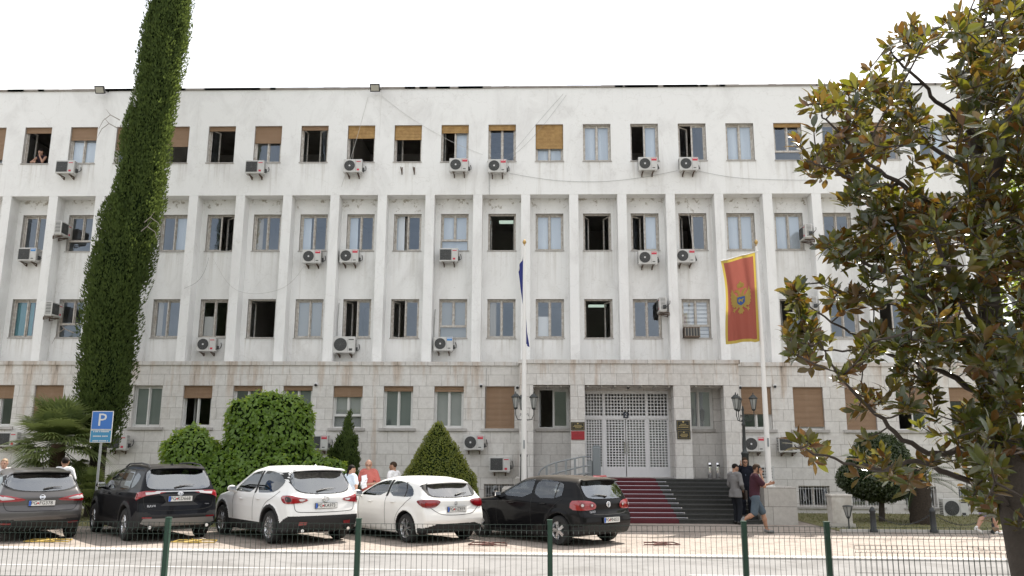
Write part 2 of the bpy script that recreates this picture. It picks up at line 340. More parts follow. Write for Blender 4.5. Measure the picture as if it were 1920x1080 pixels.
def masonry(name, a, b, mort, bw=.56, rh=.4, stain=True, zoff=0., xoff=0.):
    m = mat(name, a, .8, spec=.3); n, l = nodes(m); p = n['Principled BSDF']
    t = n.new('ShaderNodeTexCoord'); s3 = n.new('ShaderNodeSeparateXYZ'); l.new(t.outputs['Object'], s3.inputs[0])
    ax = n.new('ShaderNodeMath'); ax.operation = 'ADD'; l.new(s3.outputs['X'], ax.inputs[0]); l.new(s3.outputs['Y'], ax.inputs[1])
    cb = n.new('ShaderNodeCombineXYZ'); l.new(ax.outputs[0], cb.inputs['X']); l.new(s3.outputs['Z'], cb.inputs['Y'])
    mp_ = n.new('ShaderNodeMapping'); mp_.inputs['Location'].default_value = (xoff, zoff, 0); l.new(cb.outputs[0], mp_.inputs[0])
    br = n.new('ShaderNodeTexBrick'); br.offset = .43; br.squash = 1.3; br.squash_frequency = 3
    for k, v in {'Scale': 1., 'Mortar Size': .006, 'Mortar Smooth': .25, 'Bias': 0., 'Brick Width': bw, 'Row Height': rh}.items(): br.inputs[k].default_value = v
    br.inputs['Color1'].default_value = (*a, 1); br.inputs['Color2'].default_value = (*b, 1); br.inputs['Mortar'].default_value = (*mort, 1)
    l.new(mp_.outputs[0], br.inputs['Vector'])
    z = tex(n, 'ShaderNodeTexNoise', Scale=7., Detail=8., Roughness=.7); l.new(t.outputs['Object'], z.inputs['Vector'])
    r = n.new('ShaderNodeValToRGB'); e = r.color_ramp.elements; e[0].position = .3; e[0].color = (.72, .70, .67, 1); e[1].position = .62; e[1].color = (1.06, 1.05, 1.03, 1); l.new(z.outputs['Fac'], r.inputs[0])
    x = n.new('ShaderNodeMixRGB'); x.blend_type = 'MULTIPLY'; x.inputs[0].default_value = .55; l.new(br.outputs['Color'], x.inputs[1]); l.new(r.outputs[0], x.inputs[2]); out = x.outputs[0]
    if stain:
        gs = n.new('ShaderNodeMapping'); gs.inputs['Scale'].default_value = (1.9, 1.9, .22); l.new(t.outputs['Object'], gs.inputs[0])
        zs = tex(n, 'ShaderNodeTexNoise', Scale=1., Detail=7., Roughness=.68); l.new(gs.outputs[0], zs.inputs['Vector'])
        mr = n.new('ShaderNodeMapRange'); mr.inputs[1].default_value = 2.6; mr.inputs[2].default_value = 5.1; mr.inputs[3].default_value = -.07; mr.inputs[4].default_value = .085; l.new(s3.outputs['Z'], mr.inputs[0])
        ad = n.new('ShaderNodeMath'); ad.operation = 'ADD'; l.new(zs.outputs['Fac'], ad.inputs[0]); l.new(mr.outputs[0], ad.inputs[1])
        rs = n.new('ShaderNodeValToRGB'); e = rs.color_ramp.elements; e[0].position = .56; e[0].color = (1, 1, 1, 1); e[1].position = .77; e[1].color = (.17, .145, .12, 1)
        q = rs.color_ramp.elements.new(.68); q.color = (.78, .68, .60, 1); l.new(ad.outputs[0], rs.inputs[0])
        xs = n.new('ShaderNodeMixRGB'); xs.blend_type = 'MULTIPLY'; xs.inputs[0].default_value = .9; l.new(out, xs.inputs[1]); l.new(rs.outputs[0], xs.inputs[2]); out = xs.outputs[0]
    l.new(out, p.inputs['Base Color'])
    b_ = n.new('ShaderNodeBump'); b_.inputs['Distance'].default_value = .012; b_.inputs['Strength'].default_value = .5
    mm = n.new('ShaderNodeMath'); mm.operation = 'MULTIPLY_ADD'; mm.inputs[1].default_value = -1.; l.new(br.outputs['Fac'], mm.inputs[0]); l.new(z.outputs['Fac'], mm.inputs[2])
    l.new(mm.outputs[0], b_.inputs['Height']); l.new(b_.outputs[0], p.inputs['Normal'])
    return m
M_PL = plaster('white_plaster', (.83, .83, .82), (.73, .725, .715), (.82, .815, .80))
M_PLR = plaster('recess_plaster', (.82, .82, .81), (.72, .715, .70), (.80, .79, .775), True)
M_ST = masonry('limestone', (.715, .70, .68), (.655, .635, .61), (.33, .305, .285), zoff=.07)
M_CO = masonry('cornice_stone', (.66, .645, .62), (.60, .58, .56), (.27, .25, .235), bw=.8, rh=2., xoff=.3)
M_ST2 = masonry('recess_limestone', (.71, .695, .675), (.66, .64, .62), (.32, .295, .275), stain=False, zoff=.07)
M_PED = masonry('pedestal_stone', (.47, .45, .42), (.40, .385, .36), (.14, .13, .12), bw=.85, rh=.52, stain=False, zoff=.02)
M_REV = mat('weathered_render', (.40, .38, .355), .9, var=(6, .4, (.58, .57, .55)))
M_FRM = mat('flaking_frame_paint', (.66, .645, .61), .7, var=(9, .3, (.44, .39, .34)))
M_FRW = mat('white_frame_paint', (.72, .72, .70), .5, var=(4, .5, (.62, .61, .59)))
M_SHB = mat('brown_shutter', (.31, .195, .115), .6, var=(2.5, .6, (.36, .235, .15)))
M_SHW = mat('bamboo_blind', (.52, .33, .13), .7, var=(7, .5, (.30, .17, .06)))
for mm_, sc_ in ((M_SHB, 28.), (M_SHW, 17.)):
    n, l = nodes(mm_); t = n.new('ShaderNodeTexCoord'); wv = n.new('ShaderNodeTexWave'); wv.wave_type = 'BANDS'; wv.bands_direction = 'Z'; wv.inputs['Scale'].default_value = sc_/3.14; wv.inputs['Distortion'].default_value = .4
    l.new(t.outputs['Object'], wv.inputs['Vector']); b = n.new('ShaderNodeBump'); b.inputs['Distance'].default_value = .012; l.new(wv.outputs['Fac'], b.inputs['Height']); l.new(b.outputs[0], n['Principled BSDF'].inputs['Normal'])
M_CUB = mat('sky_tinted_curtain', (.84, .90, .97), .9, transl=(.15, (.75, .82, .9)))  # blue of the reflected sky is put into the cloth colour
M_CUD = mat('dark_curtain', (.17, .19, .18), .9)
M_CUY = mat('beige_curtain', (.45, .40, .33), .9)
M_CUW = mat('white_blind', (.78, .77, .75), .8)
M_CUG = mat('grey_film', (.36, .36, .345), .6)
M_CUT = mat('teal_panel', (.03, .20, .22), .6)
M_INT = mat('dim_interior', (.66, .64, .60), .9, var=(.5, .4, (.42, .40, .38)))
M_SILL = mat('sill_stone', (.50, .48, .46), .8, var=(5, .4, (.36, .34, .32)))
M_COP = mat('coping_sheet', (.24, .21, .19), .85, spec=.2, var=(3, .5, (.36, .34, .32)))
M_WHM = mat('white_metal', (.70, .70, .70), .4)
M_DKM = mat('dark_metal', (.03, .035, .035), .45)
M_GRM = mat('grey_metal', (.22, .245, .26), .45, metal=.3)
M_CHR = mat('chrome', (.75, .75, .76), .12, metal=1)
M_BLK = mat('black_plastic', (.018, .018, .019), .5)
M_RUST = mat('rusty_bracket', (.09, .055, .035), .8)
def glass_mat(name, tint, refl):
    m = bpy.data.materials.new(name); m.use_nodes = True; n, l = nodes(m); n.remove(n['Principled BSDF'])
    t = n.new('ShaderNodeBsdfTransparent'); t.inputs[0].default_value = (*tint, 1); g = n.new('ShaderNodeBsdfGlossy'); g.inputs['Roughness'].default_value = .015; g.inputs['Color'].default_value = (.72, .84, 1., 1)  # blue gloss tint paints in the colour of the reflected sky
    z = n.new('ShaderNodeTexNoise'); z.inputs['Scale'].default_value = 1.3; tc_ = n.new('ShaderNodeTexCoord'); l.new(tc_.outputs['Object'], z.inputs['Vector']); b = n.new('ShaderNodeBump'); b.inputs['Distance'].default_value = .012; b.inputs['Strength'].default_value = .25
    l.new(z.outputs['Fac'], b.inputs['Height']); l.new(b.outputs[0], g.inputs['Normal'])
    lw = n.new('ShaderNodeLayerWeight'); lw.inputs['Blend'].default_value = .5; pw = n.new('ShaderNodeMath'); pw.operation = 'POWER'; pw.inputs[1].default_value = 5.; l.new(lw.outputs['Facing'], pw.inputs[0]); fr = n.new('ShaderNodeMath'); fr.operation = 'MULTIPLY_ADD'; fr.inputs[1].default_value = 1-refl; fr.inputs[2].default_value = refl; l.new(pw.outputs[0], fr.inputs[0]); mx_ = n.new('ShaderNodeMixShader')
    l.new(fr.outputs[0], mx_.inputs[0]); l.new(t.outputs[0], mx_.inputs[1]); l.new(g.outputs[0], mx_.inputs[2]); l.new(mx_.outputs[0], n['Material Output'].inputs['Surface'])
    return m
M_GL = glass_mat('window_glass', (.90, .92, .93), .13)
# ================================================================ ground, road, lot
def paving(name, a, b, c, sc, bumpd):
    m = mat(name, a, .9, spec=.2, var=(sc, .5, b), bump=(60, bumpd)); n, l = nodes(m); p = n['Principled BSDF']
    t = n.new('ShaderNodeTexCoord'); z = tex(n, 'ShaderNodeTexNoise', Scale=90., Detail=3.); l.new(t.outputs['Object'], z.inputs['Vector'])
    r = n.new('ShaderNodeValToRGB'); e = r.color_ramp.elements; e[0].position = .35; e[0].color = (*c, 1); e[1].position = .6; e[1].color = (1, 1, 1, 1); l.new(z.outputs['Fac'], r.inputs[0])
    old = p.inputs['Base Color'].links[0].from_socket; x = n.new('ShaderNodeMixRGB'); x.blend_type = 'MULTIPLY'; x.inputs[0].default_value = .6; l.new(old, x.inputs[1]); l.new(r.outputs[0], x.inputs[2]); l.new(x.outputs[0], p.inputs['Base Color'])
    return m
M_ROAD = paving('road_asphalt', (.265, .258, .252), (.225, .22, .215), (.68, .68, .68), .5, .004)
M_GROUND = paving('ground_asphalt', (.16, .155, .15), (.12, .118, .115), (.7, .7, .7), .2, .004)
M_LOT = masonry('lot_pavers', (.345, .298, .262), (.31, .268, .236), (.23, .20, .175), bw=.2, rh=.1, stain=False)
n, l = nodes(M_LOT)   # pavers lie flat: use x,y
for nd in list(n):
    if nd.type == 'COMBXYZ':
        for lk in list(nd.inputs['Y'].links): l.remove(lk)
        for lk in list(nd.inputs['X'].links): l.remove(lk)
        sx_ = [q for q in n if q.type == 'SEPXYZ'][0]; l.new(sx_.outputs['X'], nd.inputs['X']); l.new(sx_.outputs['Y'], nd.inputs['Y'])
def stained(m, sc, lo, c, amt):
    n, l = nodes(m); p = n['Principled BSDF']; t = n.new('ShaderNodeTexCoord'); z = tex(n, 'ShaderNodeTexNoise', Scale=sc, Detail=7., Roughness=.7, Distortion=.8); l.new(t.outputs['Object'], z.inputs['Vector'])
    r = n.new('ShaderNodeValToRGB'); e = r.color_ramp.elements; e[0].position = lo; e[0].color = (*c, 1); e[1].position = lo+.14; e[1].color = (1, 1, 1, 1); l.new(z.outputs['Fac'], r.inputs[0])
    old = p.inputs['Base Color'].links[0].from_socket; x = n.new('ShaderNodeMixRGB'); x.blend_type = 'MULTIPLY'; x.inputs[0].default_value = amt; l.new(old, x.inputs[1]); l.new(r.outputs[0], x.inputs[2]); l.new(x.outputs[0], p.inputs['Base Color'])
stained(M_LOT, .9, .36, (.55, .52, .5), .8); stained(M_LOT, 3.5, .30, (.45, .42, .4), .7); stained(M_ROAD, .6, .38, (.72, .71, .7), .8); stained(M_ROAD, 5., .30, (.6, .59, .58), .6)
M_KERB = mat('kerb_concrete', (.50, .48, .45), .9, var=(4, .5, (.40, .385, .36)))
M_LINE = mat('road_paint', (.62, .61, .60), .8, var=(7, .3, (.38, .37, .36)))
M_LINE2 = mat('worn_road_paint', (.45, .44, .43), .8, var=(5, .3, (.30, .29, .285)))
M_GRASS = mat('thin_grass', (.10, .12, .035), .95, var=(5, .5, (.20, .16, .085)))
KS = -.0327
def kerbY(x): return 17.04+KS*x
def sheet(name, pts, z, m):
    return tag(obj(name, [(x, y, z) for x, y in pts], [tuple(range(len(pts)))], m), kind='structure')
sheet('ground', [(-400, -400), (400, -400), (400, 900), (-400, 900)], -.06, M_GROUND)
sheet('road', [(-60, -20), (60, -20), (60, kerbY(60)+.05), (-60, kerbY(-60)+.05)], -.035, M_ROAD)
sheet('parking_lot', [(-60, kerbY(-60)+.28), (60, kerbY(60)+.28), (60, 60), (-60, 60)], 0, M_LOT)
kb = MB(); nk = 80
for i in range(nk):
    xa, xb = -40+i, -40+i+.992; v = []
    for x in (xa, xb):
        y = kerbY(x); v += [(x, y, -.2), (x, y, -.004), (x, y+.012, .006), (x, y+.3, .006), (x, y+.3, -.2)]
    kb.add(v, [(0, 5, 6, 1), (1, 6, 7, 2), (2, 7, 8, 3), (3, 8, 9, 4), (0, 1, 2, 3, 4), (9, 8, 7, 6, 5)])
tag(kb.obj('kerb', M_KERB), kind='structure')
def line(name, xa, xb, y0, w, m):
    sheet(name, [(xa, y0+KS*xa), (xb, y0+KS*xb), (xb, y0+w+KS*xb), (xa, y0+w+KS*xa)], -.031, m)
line('road_marking', -30, -1.2, 14.82, .13, M_LINE2)
line('road_marking', 2.6, 30, 14.62, .13, M_LINE2)
# lawn strip along the right of the steps, and the planted bed along the left
sheet('lawn', [(8.0, 22.75), (30, 22.35), (30, 29.6), (8.0, 29.6)], .012, M_GRASS)
sheet('lawn', [(-30, 22.6), (-1.9, 22.6), (-1.9, 29.6), (-30, 29.6)], .012, M_GRASS)
ed = MB()
for i in range(26): ed.box(8.0+i*.8, 8.79+i*.8, 22.62-(i*.8)*.018, 22.74-(i*.8)*.018, -.1, .06)
tag(ed.obj('lawn_edging', M_KERB), kind='structure')
n_ = 9000
gp = np.stack([RNG.uniform(8.1, 20, n_), RNG.uniform(22.75, 29.4, n_), np.full(n_, .01)], 1); gp = np.concatenate([gp, np.stack([RNG.uniform(-20, -2, n_), RNG.uniform(22.6, 27, n_), np.full(n_, .01)], 1)])
dd = rnd_dirs(len(gp)); dd[:, 2] = abs(dd[:, 2])+1.1
v, f = leaf_cards(gp, dd, rnd_dirs(len(gp)), RNG.uniform(.03, .085, len(gp)), .22)
tag(obj('grass', v, f, mat('grass_blades', (.09, .12, .03), .8, island=(.20, .17, .07))), kind='stuff')
# wooded hill far behind the photographer (it shows in the panes and the paint)
hv = []; hf = []; NX = 80
for j in range(5):
    for i in range(NX+1):
        a = PI+PI*i/NX; R = 40+j*14; h = (0, 4.5, 8, 12, 15)[j]*(1+.35*mnoise.noise((i*.23, j*.5, 2)))+(.0 if j == 0 else 2.2*mnoise.noise((i*.9, j, 7)))
        hv.append((R*math.cos(a), R*math.sin(a), max(-.2, h*1.25)))
for j in range(4):
    for i in range(NX): hf.append((j*(NX+1)+i, j*(NX+1)+i+1, (j+1)*(NX+1)+i+1, (j+1)*(NX+1)+i))
tag(obj('hills', hv, hf, mat('hill_scrub', (.045, .06, .03), .9, var=(.25, .4, (.12, .12, .08))), None, True), kind='structure')
# ================================================================ the building
X0, PX = -19.394, 1.816
def wx(i): return X0+PX*i
XL, XR = -24.6, 17.0
YA, YB, YC, YP = 30.0, 30.545, 29.64, 29.05
bld = thing('office_building', 'long white four storey office block, narrow white pillars above a grey stone ground floor', 'building', (-2, 29.64, 0))
HW = .53
R1, R2, R3, R4, RB = (12.925, 14.418), (9.55, 11.004), (6.19, 7.669), (2.84, 4.323), (.227, .924)
def wall(name, Y, x0, x1, z0, z1, holes, dep, mts, parent, extra=None):
    xs = sorted({x0, x1, *[h[0] for h in holes], *[h[1] for h in holes]}); zs = sorted({z0, z1, *[h[2] for h in holes], *[h[3] for h in holes]})
    mb = MB()
    for i in range(len(xs)-1):
        for j in range(len(zs)-1):
            cx, cz = (xs[i]+xs[i+1])/2, (zs[j]+zs[j+1])/2
            if any(h[0] < cx < h[1] and h[2] < cz < h[3] for h in holes): continue
            mb.quad((xs[i], Y, zs[j]), (xs[i+1], Y, zs[j]), (xs[i+1], Y, zs[j+1]), (xs[i], Y, zs[j+1]))
    for a, b, c, d in holes:
        for p, q in (((a, c), (b, c)), ((b, c), (b, d)), ((b, d), (a, d)), ((a, d), (a, c))):
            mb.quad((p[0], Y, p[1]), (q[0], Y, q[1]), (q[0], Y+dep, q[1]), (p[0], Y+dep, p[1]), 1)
    if extra: extra(mb)
    return mb.obj(name, mts, parent)
IDX = range(-2, 20)
def holes(rng, z): return [(wx(i)-HW, wx(i)+HW, z[0], z[1]) for i in rng]
def up_extra(mb):
    mb.quad((XL, YA, 11.6), (XL, YB+.02, 11.6), (XR, YB+.02, 11.6), (XR, YA, 11.6))
    mb.quad((XR, YA, 11.6), (XR, YA, 15.92), (XR, 44, 15.92), (XR, 44, 11.6)); mb.quad((XL, YA, 11.6), (XL, 44, 11.6), (XL, 44, 15.92), (XL, YA, 15.92))
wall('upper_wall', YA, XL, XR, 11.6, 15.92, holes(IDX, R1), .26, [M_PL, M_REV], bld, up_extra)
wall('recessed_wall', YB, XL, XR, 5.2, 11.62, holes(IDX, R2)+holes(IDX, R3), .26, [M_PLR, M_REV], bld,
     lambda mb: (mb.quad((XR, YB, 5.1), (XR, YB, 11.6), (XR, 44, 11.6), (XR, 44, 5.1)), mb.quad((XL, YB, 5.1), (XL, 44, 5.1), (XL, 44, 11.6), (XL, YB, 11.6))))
cp = MB(); cp.box(XL-.05, XR+.05, YA-.05, YA+.45, 15.922, 15.985)
for i in range(60): x = XL+RNG.uniform(0, XR-XL); cp.box(x, x+RNG.uniform(.2, 1.6), YA-.054, YA+.3, 15.918, 15.985+RNG.uniform(.002, .012))
cp.obj('parapet_coping', M_COP, bld)
rf = MB(); rf.box(XL, XR, YA+.45, 44, 15.5, 15.7); rf.obj('roof', M_COP, bld)
rw = MB(); rw.box(XL, XR, 43.9, 44.1, 0, 15.9); rw.obj('rear_wall', M_PL, bld)
for i in range(-3, 20):
    x = wx(i+.5); b = MB(); b.box(x-.172, x+.172, YA+.003, YB+.01, 5.2, 11.598); b.obj('pillar', M_PL, bld)
# stone ground floor, left and right of the entrance portico
PL, PR = -.52, 7.12
IL = [i for i in range(-2, 11)]; IR = [i for i in range(15, 20)]
BS = (.53, .53)
def bhole(i): return (wx(i)-.53, wx(i)+.53, RB[0], RB[1])
for nm, a, b, I in (('stone_wall', XL, PL, IL), ('stone_wall', PR, XR, IR)):
    def ex(mb, a=a, b=b):
        mb.quad((a, YC, 5.06), (b, YC, 5.06), (b, YB, 5.06), (a, YB, 5.06))
        x = a if a == XL else b; mb.quad((x, YC, 0), (x, YC, 5.06), (x, 44, 5.06), (x, 44, 0))
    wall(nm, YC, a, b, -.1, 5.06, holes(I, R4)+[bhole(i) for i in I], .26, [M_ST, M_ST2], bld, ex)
    c = MB(); c.add([(a, YC-.055, 5.062), (b, YC-.055, 5.062), (b, YC-.055, 5.2), (a, YC-.055, 5.2), (a, YB, 5.24), (b, YB, 5.24), (a, YC, 5.062), (b, YC, 5.062)], [(0, 1, 2, 3), (3, 2, 5, 4), (1, 0, 6, 7), (0, 3, 4, 6), (1, 7, 5, 2)])
    c.obj('cornice', M_CO, bld)
    s = MB()
    for i in I:
        s.box(wx(i)-HW-.13, wx(i)+HW+.13, YC-.075, YC+.05, R4[0]-.1, R4[0]-.003)
    s.obj('window_ledges', M_SILL, bld)
# portico: four piers, lintel, soffit with coffers, recess walls, landing
LZ = 1.16
p = MB()
p.box(PL, PR, YP, YC-.002, 4.33, 5.08); p.obj('portico_lintel', M_ST, bld)
p = MB(); p.add([(PL-.05, YP-.055, 5.083), (PR+.05, YP-.055, 5.083), (PR+.05, YP-.055, 5.215), (PL-.05, YP-.055, 5.215), (PL-.05, YB-.003, 5.27), (PR+.05, YB-.003, 5.27), (PL-.05, YB-.003, 5.083), (PR+.05, YB-.003, 5.083)], [(0, 1, 2, 3), (3, 2, 5, 4), (1, 0, 6, 7), (0, 3, 4, 6), (1, 7, 5, 2)])
p.obj('portico_cornice', M_CO, bld)
PIER = [(-.52, -.037, 29.638), (1.255, 1.753, 29.62), (4.839, 5.424, 29.62), (6.576, 7.12, 29.638)]
for a, b, yb in PIER:
    q = MB(); q.box(a+.002, b-.002, YP+.003, yb, 0 if yb > 29.63 else LZ, 4.328); q.obj('portico_pier', M_ST, bld)
YR = 30.0
def bk(mb):
    mb.quad((-.5, YC-.2, LZ), (-.5, YR, LZ), (-.5, YR, 4.34), (-.5, YC-.2, 4.34)); mb.quad((PR, YC-.2, LZ), (PR, YC-.2, 4.34), (PR, YR, 4.34), (PR, YR, LZ))
    mb.quad((PL, YC, 4.34), (PL, YR, 4.34), (PR, YR, 4.34), (PR, YC, 4.34))
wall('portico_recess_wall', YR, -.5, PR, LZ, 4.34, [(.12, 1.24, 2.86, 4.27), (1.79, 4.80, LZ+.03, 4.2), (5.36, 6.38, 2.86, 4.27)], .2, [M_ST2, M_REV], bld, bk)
q = MB()
for i in range(15):
    x = -.02+i*.47
    if x+.4 < PR: q.box(x, x+.05, YP+.1, YR-.01, 4.27, 4.327)
for y in (29.3, 29.62, 29.9): q.box(-.05, 6.6, y, y+.05, 4.283, 4.326)
q.obj('portico_soffit_ribs', M_ST2, bld)
q = MB(); q.box(-.5, PR, 29.0, 34, LZ-.1, LZ); q.box(-.5, PR-.5, 29.02, 30, 0, LZ-.11); q.obj('landing', mat('landing_stone', (.13, .125, .12), .7, var=(5, .5, (.2, .19, .18))), bld)
for a, b in ((.12, 1.24), (5.36, 6.38)):
    s = MB(); s.box(a-.06, b+.06, YR-.07, YR+.02, 2.76, 2.857); s.obj('window_ledge', M_SILL, bld)
# dark rooms behind the openings
it = MB()
for z in (0., 4.7, 8.3, 11.8): it.box(XL+.1, XR-.1, 30.82, 43.8, z+.0, z+.25)
it.box(XL+.1, XR-.1, 36, 36.1, 0, 15.5)
for i in range(-2, 20, 2): it.box(wx(i+.5)-.06, wx(i+.5)+.06, 30.85, 36, 0, 15.48)
it.obj('interior_rooms', M_INT, bld)
LMP = []
for i, z, y in ((4, 15.0, 32.4), (6, 14.6, 33), (10, 11.3, 32.5), (12, 7.9, 33)): LMP.append((wx(i), y, z))
m_ = mat('tube_lamp', (.8, .85, .8), .5); m_.node_tree.nodes['Principled BSDF'].inputs['Emission Color'].default_value = (.75, .95, .8, 1); m_.node_tree.nodes['Principled BSDF'].inputs['Emission Strength'].default_value = .35
for x, y, z in LMP: cl = MB(); cl.box(x-.2, x+.5, y, y+.3, z-.06, z); cl.obj('ceiling_lamp', m_, bld)
# ---------------------------------------------------------------- windows
def curtain(xa, xb, y, za, zb, m, parent, amp=.025, nf=16):
    n = max(6, int((xb-xa)*nf*2)); v = []; 
    for i in range(n+1):
        x = xa+(xb-xa)*i/n; yy = y+amp*math.sin(i*PI*.9)+amp*.6*mnoise.noise((x*5, za, 3)); v += [(x, yy, za), (x+.01*math.sin(i), yy+.01, zb)]
    return obj('curtain', v, [(2*i, 2*i+2, 2*i+3, 2*i+1) for i in range(n)], m, parent, True)
def sash(xa, xb, y, za, zb, ang, hinge, m, parent, bar=.048):
    """a casement leaf; ang>0 swings into the room about its outer edge"""
    h = xa if hinge < 0 else xb
    M = Matrix.Translation((h, y, 0)) @ Matrix.Rotation(math.radians(ang)*(1 if hinge < 0 else -1), 4, 'Z') @ Matrix.Translation((-h, -y, 0))
    b = MB(); t = .02
    for q in ((xa, xa+bar, za, zb), (xb-bar, xb, za, zb), (xa+bar, xb-bar, za, za+bar), (xa+bar, xb-bar, zb-bar, zb)): b.box(q[0], q[1], y-t, y+t, q[2], q[3], M=M)
    s_ = b.obj('sash', m, parent)
    g = [M @ Vector(q) for q in ((xa+bar, y, za+bar), (xb-bar, y, za+bar), (xb-bar, y, zb-bar), (xa+bar, y, zb-bar))]
    obj('pane', g, [(0, 1, 2, 3)], M_GL, parent)
def window(i, Y, Z, L='c', R='c', sh=0, st='r', cur='', tr=0, fm=None, x=None, dep=.17, tilt=0):
    xa, xb = (wx(i)-HW, wx(i)+HW) if x is None else x
    za, zb = Z; y = Y+dep; fm = fm or M_FRM; b = MB(); o = .045; xm = (xa+xb)/2
    for q in ((xa, xa+o, za, zb), (xb-o, xb, za, zb), (xa+o, xb-o, za, za+o), (xa+o, xb-o, zb-o, zb)): b.box(q[0]+.002, q[1]-.002, y-.04, y+.045, q[2]+.002, q[3]-.002)
    zl = za+o
    if tr: zl = za+(zb-za)*tr; b.box(xa+o, xb-o, y-.035, y+.04, zl-.035, zl+.035)
    if L == 'c' or R == 'c': b.box(xm-.022, xm+.022, y-.045, y+.01, zl, zb-o)
    w = b.obj('window', fm, bld)
    ang = lambda s: {'c': float(RNG.uniform(.1, 1.6)), 'o': 84, 'a': 38, 'h': 66}[s]
    if L != '-': sash(xa+o, xm-.003, y+.022, zl+.003, zb-o-.003, ang(L), -1, fm, w)
    if R != '-': sash(xm+.003, xb-o, y+.022, zl+.003, zb-o-.003, ang(R), 1, fm, w)
    if tr: obj('pane', [(xa+o, y+.01, za+o), (xb-o, y+.01, za+o), (xb-o, y+.01, zl-.035), (xa+o, y+.01, zl-.035)], [(0, 1, 2, 3)], M_GL, w)
    if sh:
        zs = zb-(zb-za)*sh; s_ = MB(); m = M_SHB if st == 'r' else M_SHW
        yy = Y+.075; nsl = max(2, int((zb-zs)/(.042 if st == 'r' else .055)))
        for k in range(nsl):
            a_, b_ = zb-(zb-zs)*k/nsl, zb-(zb-zs)*(k+1)/nsl; t0, t1 = (0, tilt) if k == nsl-1 else (0, 0)
            s_.box(xa+.012, xb-.012, yy, yy+.014+.004*(k % 2), b_+.004-(tilt if k > nsl*.5 else 0)*.5, a_)
        s_.box(xa+.012, xb-.012, yy-.004, yy+.024, zs-.03-(tilt*.5), zs)
        s_.obj('shutter', m, w)
    s_ = MB(); s_.box(xa-.03, xb+.03, Y-.035, Y+.16, za-.035, za-.002); s_.obj('sill', M_SILL, w)
    yc = y+.085
    for c in cur:
        if c == 'b': curtain(xa+.03, xb-.03, yc, za+.02, zb-.03, M_CUB, w)
        if c == 'l': curtain(xa+.03, xm-.14, yc, za+.02, zb-.03, M_CUB, w)
        if c == 'r': curtain(xm-.02, xb-.03, yc, za+.02, zb-.03, M_CUB, w)
        if c == 'd': curtain(xa+.03, xb-.03, yc, za+.02, zb-.03, M_CUD, w, .04, 10)
        if c == 'y': curtain(xa+.05, xm-.2, yc, za+.02, zb-.03, M_CUY, w, .04, 10)
        if c == 'g': obj('blind', [(xa+.03, yc, za+.03), (xb-.03, yc, za+.03), (xb-.03, yc, zb-.03), (xa+.03, yc, zb-.03)], [(0, 1, 2, 3)], M_CUG, w)
        if c == 't': obj('blind', [(xa+.03, yc, za+.03), (xm+.2, yc, za+.03), (xm+.2, yc, zb-.03), (xa+.03, yc, zb-.03)], [(0, 1, 2, 3)], M_CUT, w)
        if c == 'w':
            q = MB()
            for k in range(9): z = za+.05+k*(zb-za-.1)/9; q.add([(xa+.04, yc, z), (xb-.04, yc, z), (xb-.04, yc+.03, z+.13), (xa+.04, yc+.03, z+.13)], [(0, 1, 2, 3)])
            q.obj('blind', M_CUW, w)
        if c == 'p': q = MB(); q.box(xa+.1, xm+.05, yc, yc+.02, za+.02, za+.85); q.obj('blind', M_CUW, w)
    return w
W1 = {-2: dict(sh=.5), -1: dict(sh=.85, cur='g'), 0: dict(L='o', R='o', sh=.13), 1: dict(sh=.33, cur='b'), 2: dict(sh=.6), 3: dict(L='o', R='o', sh=.52), 4: dict(L='h', R='o', sh=.10), 5: dict(sh=.44, cur=''),
      6: dict(L='o', R='a', sh=.09), 7: dict(L='o', R='o', sh=.32, st='w'), 8: dict(L='h', R='o', sh=.36, st='w', tilt=.02), 9: dict(L='o', sh=.19, st='w', cur='r'), 10: dict(sh=.12, st='w'),
      11: dict(sh=.63, st='w', cur='b'), 12: dict(cur='b'), 13: dict(L='o', cur='r'), 14: dict(L='a'), 15: dict(cur='b'), 16: dict(sh=.08, st='w', tr=.26), 17: dict(), 18: dict(L='o', sh=.22), 19: dict(cur='r')}
W2 = {-2: {}, -1: dict(L='o'), 0: dict(cur=''), 1: dict(tr=.3), 2: {}, 3: dict(cur='r'), 4: dict(L='c', R='a'), 5: dict(cur='y'), 6: dict(cur='l'), 7: dict(cur='l'), 8: dict(L='a', cur='l'), 9: dict(tr=.3, cur='b'), 10: dict(L='o', R='o'),
      11: dict(cur='b'), 12: dict(L='h', R='h'), 13: dict(L='a', cur='r'), 14: dict(L='h'), 15: dict(cur='b'), 16: dict(cur='b'), 17: {}, 18: dict(L='o'), 19: {}}
W3 = {-2: {}, -1: {}, 0: dict(cur='t'), 1: dict(tr=.36), 2: {}, 3: dict(cur='y'), 4: dict(cur='p'), 5: dict(L='o', R='o'), 6: dict(cur='g'), 7: dict(L='h'), 8: dict(L='h'), 9: dict(tr=.31, cur='g'), 10: dict(cur='y'),
      11: dict(cur='p'), 12: dict(L='o', R='h'), 13: dict(), 14: dict(tr=.33, cur='w'), 15: {}, 16: dict(L='h'), 17: {}, 18: dict(L='o'), 19: {}}
W4 = {-2: dict(sh=.3), -1: dict(sh=.4), 0: dict(sh=.30, L='a'), 1: dict(sh=.8), 2: dict(sh=.3), 3: dict(cur='d'), 4: dict(sh=.28, L='h', cur=''), 5: dict(sh=.10), 6: dict(sh=.09, cur='d'), 7: dict(sh=.24, tr=.3, cur='g'), 8: dict(sh=.10, cur='d'), 9: dict(sh=.11, cur='g'), 10: dict(sh=.985),
      15: dict(sh=.62), 16: dict(sh=.91), 17: dict(sh=.985), 18: dict(sh=.57, L='o'), 19: dict(sh=.3)}
for i, k in W1.items(): window(i, YA, R1, **k)
for i, k in W2.items(): window(i, YB, R2, **k)
for i, k in W3.items(): window(i, YB, R3, **k)
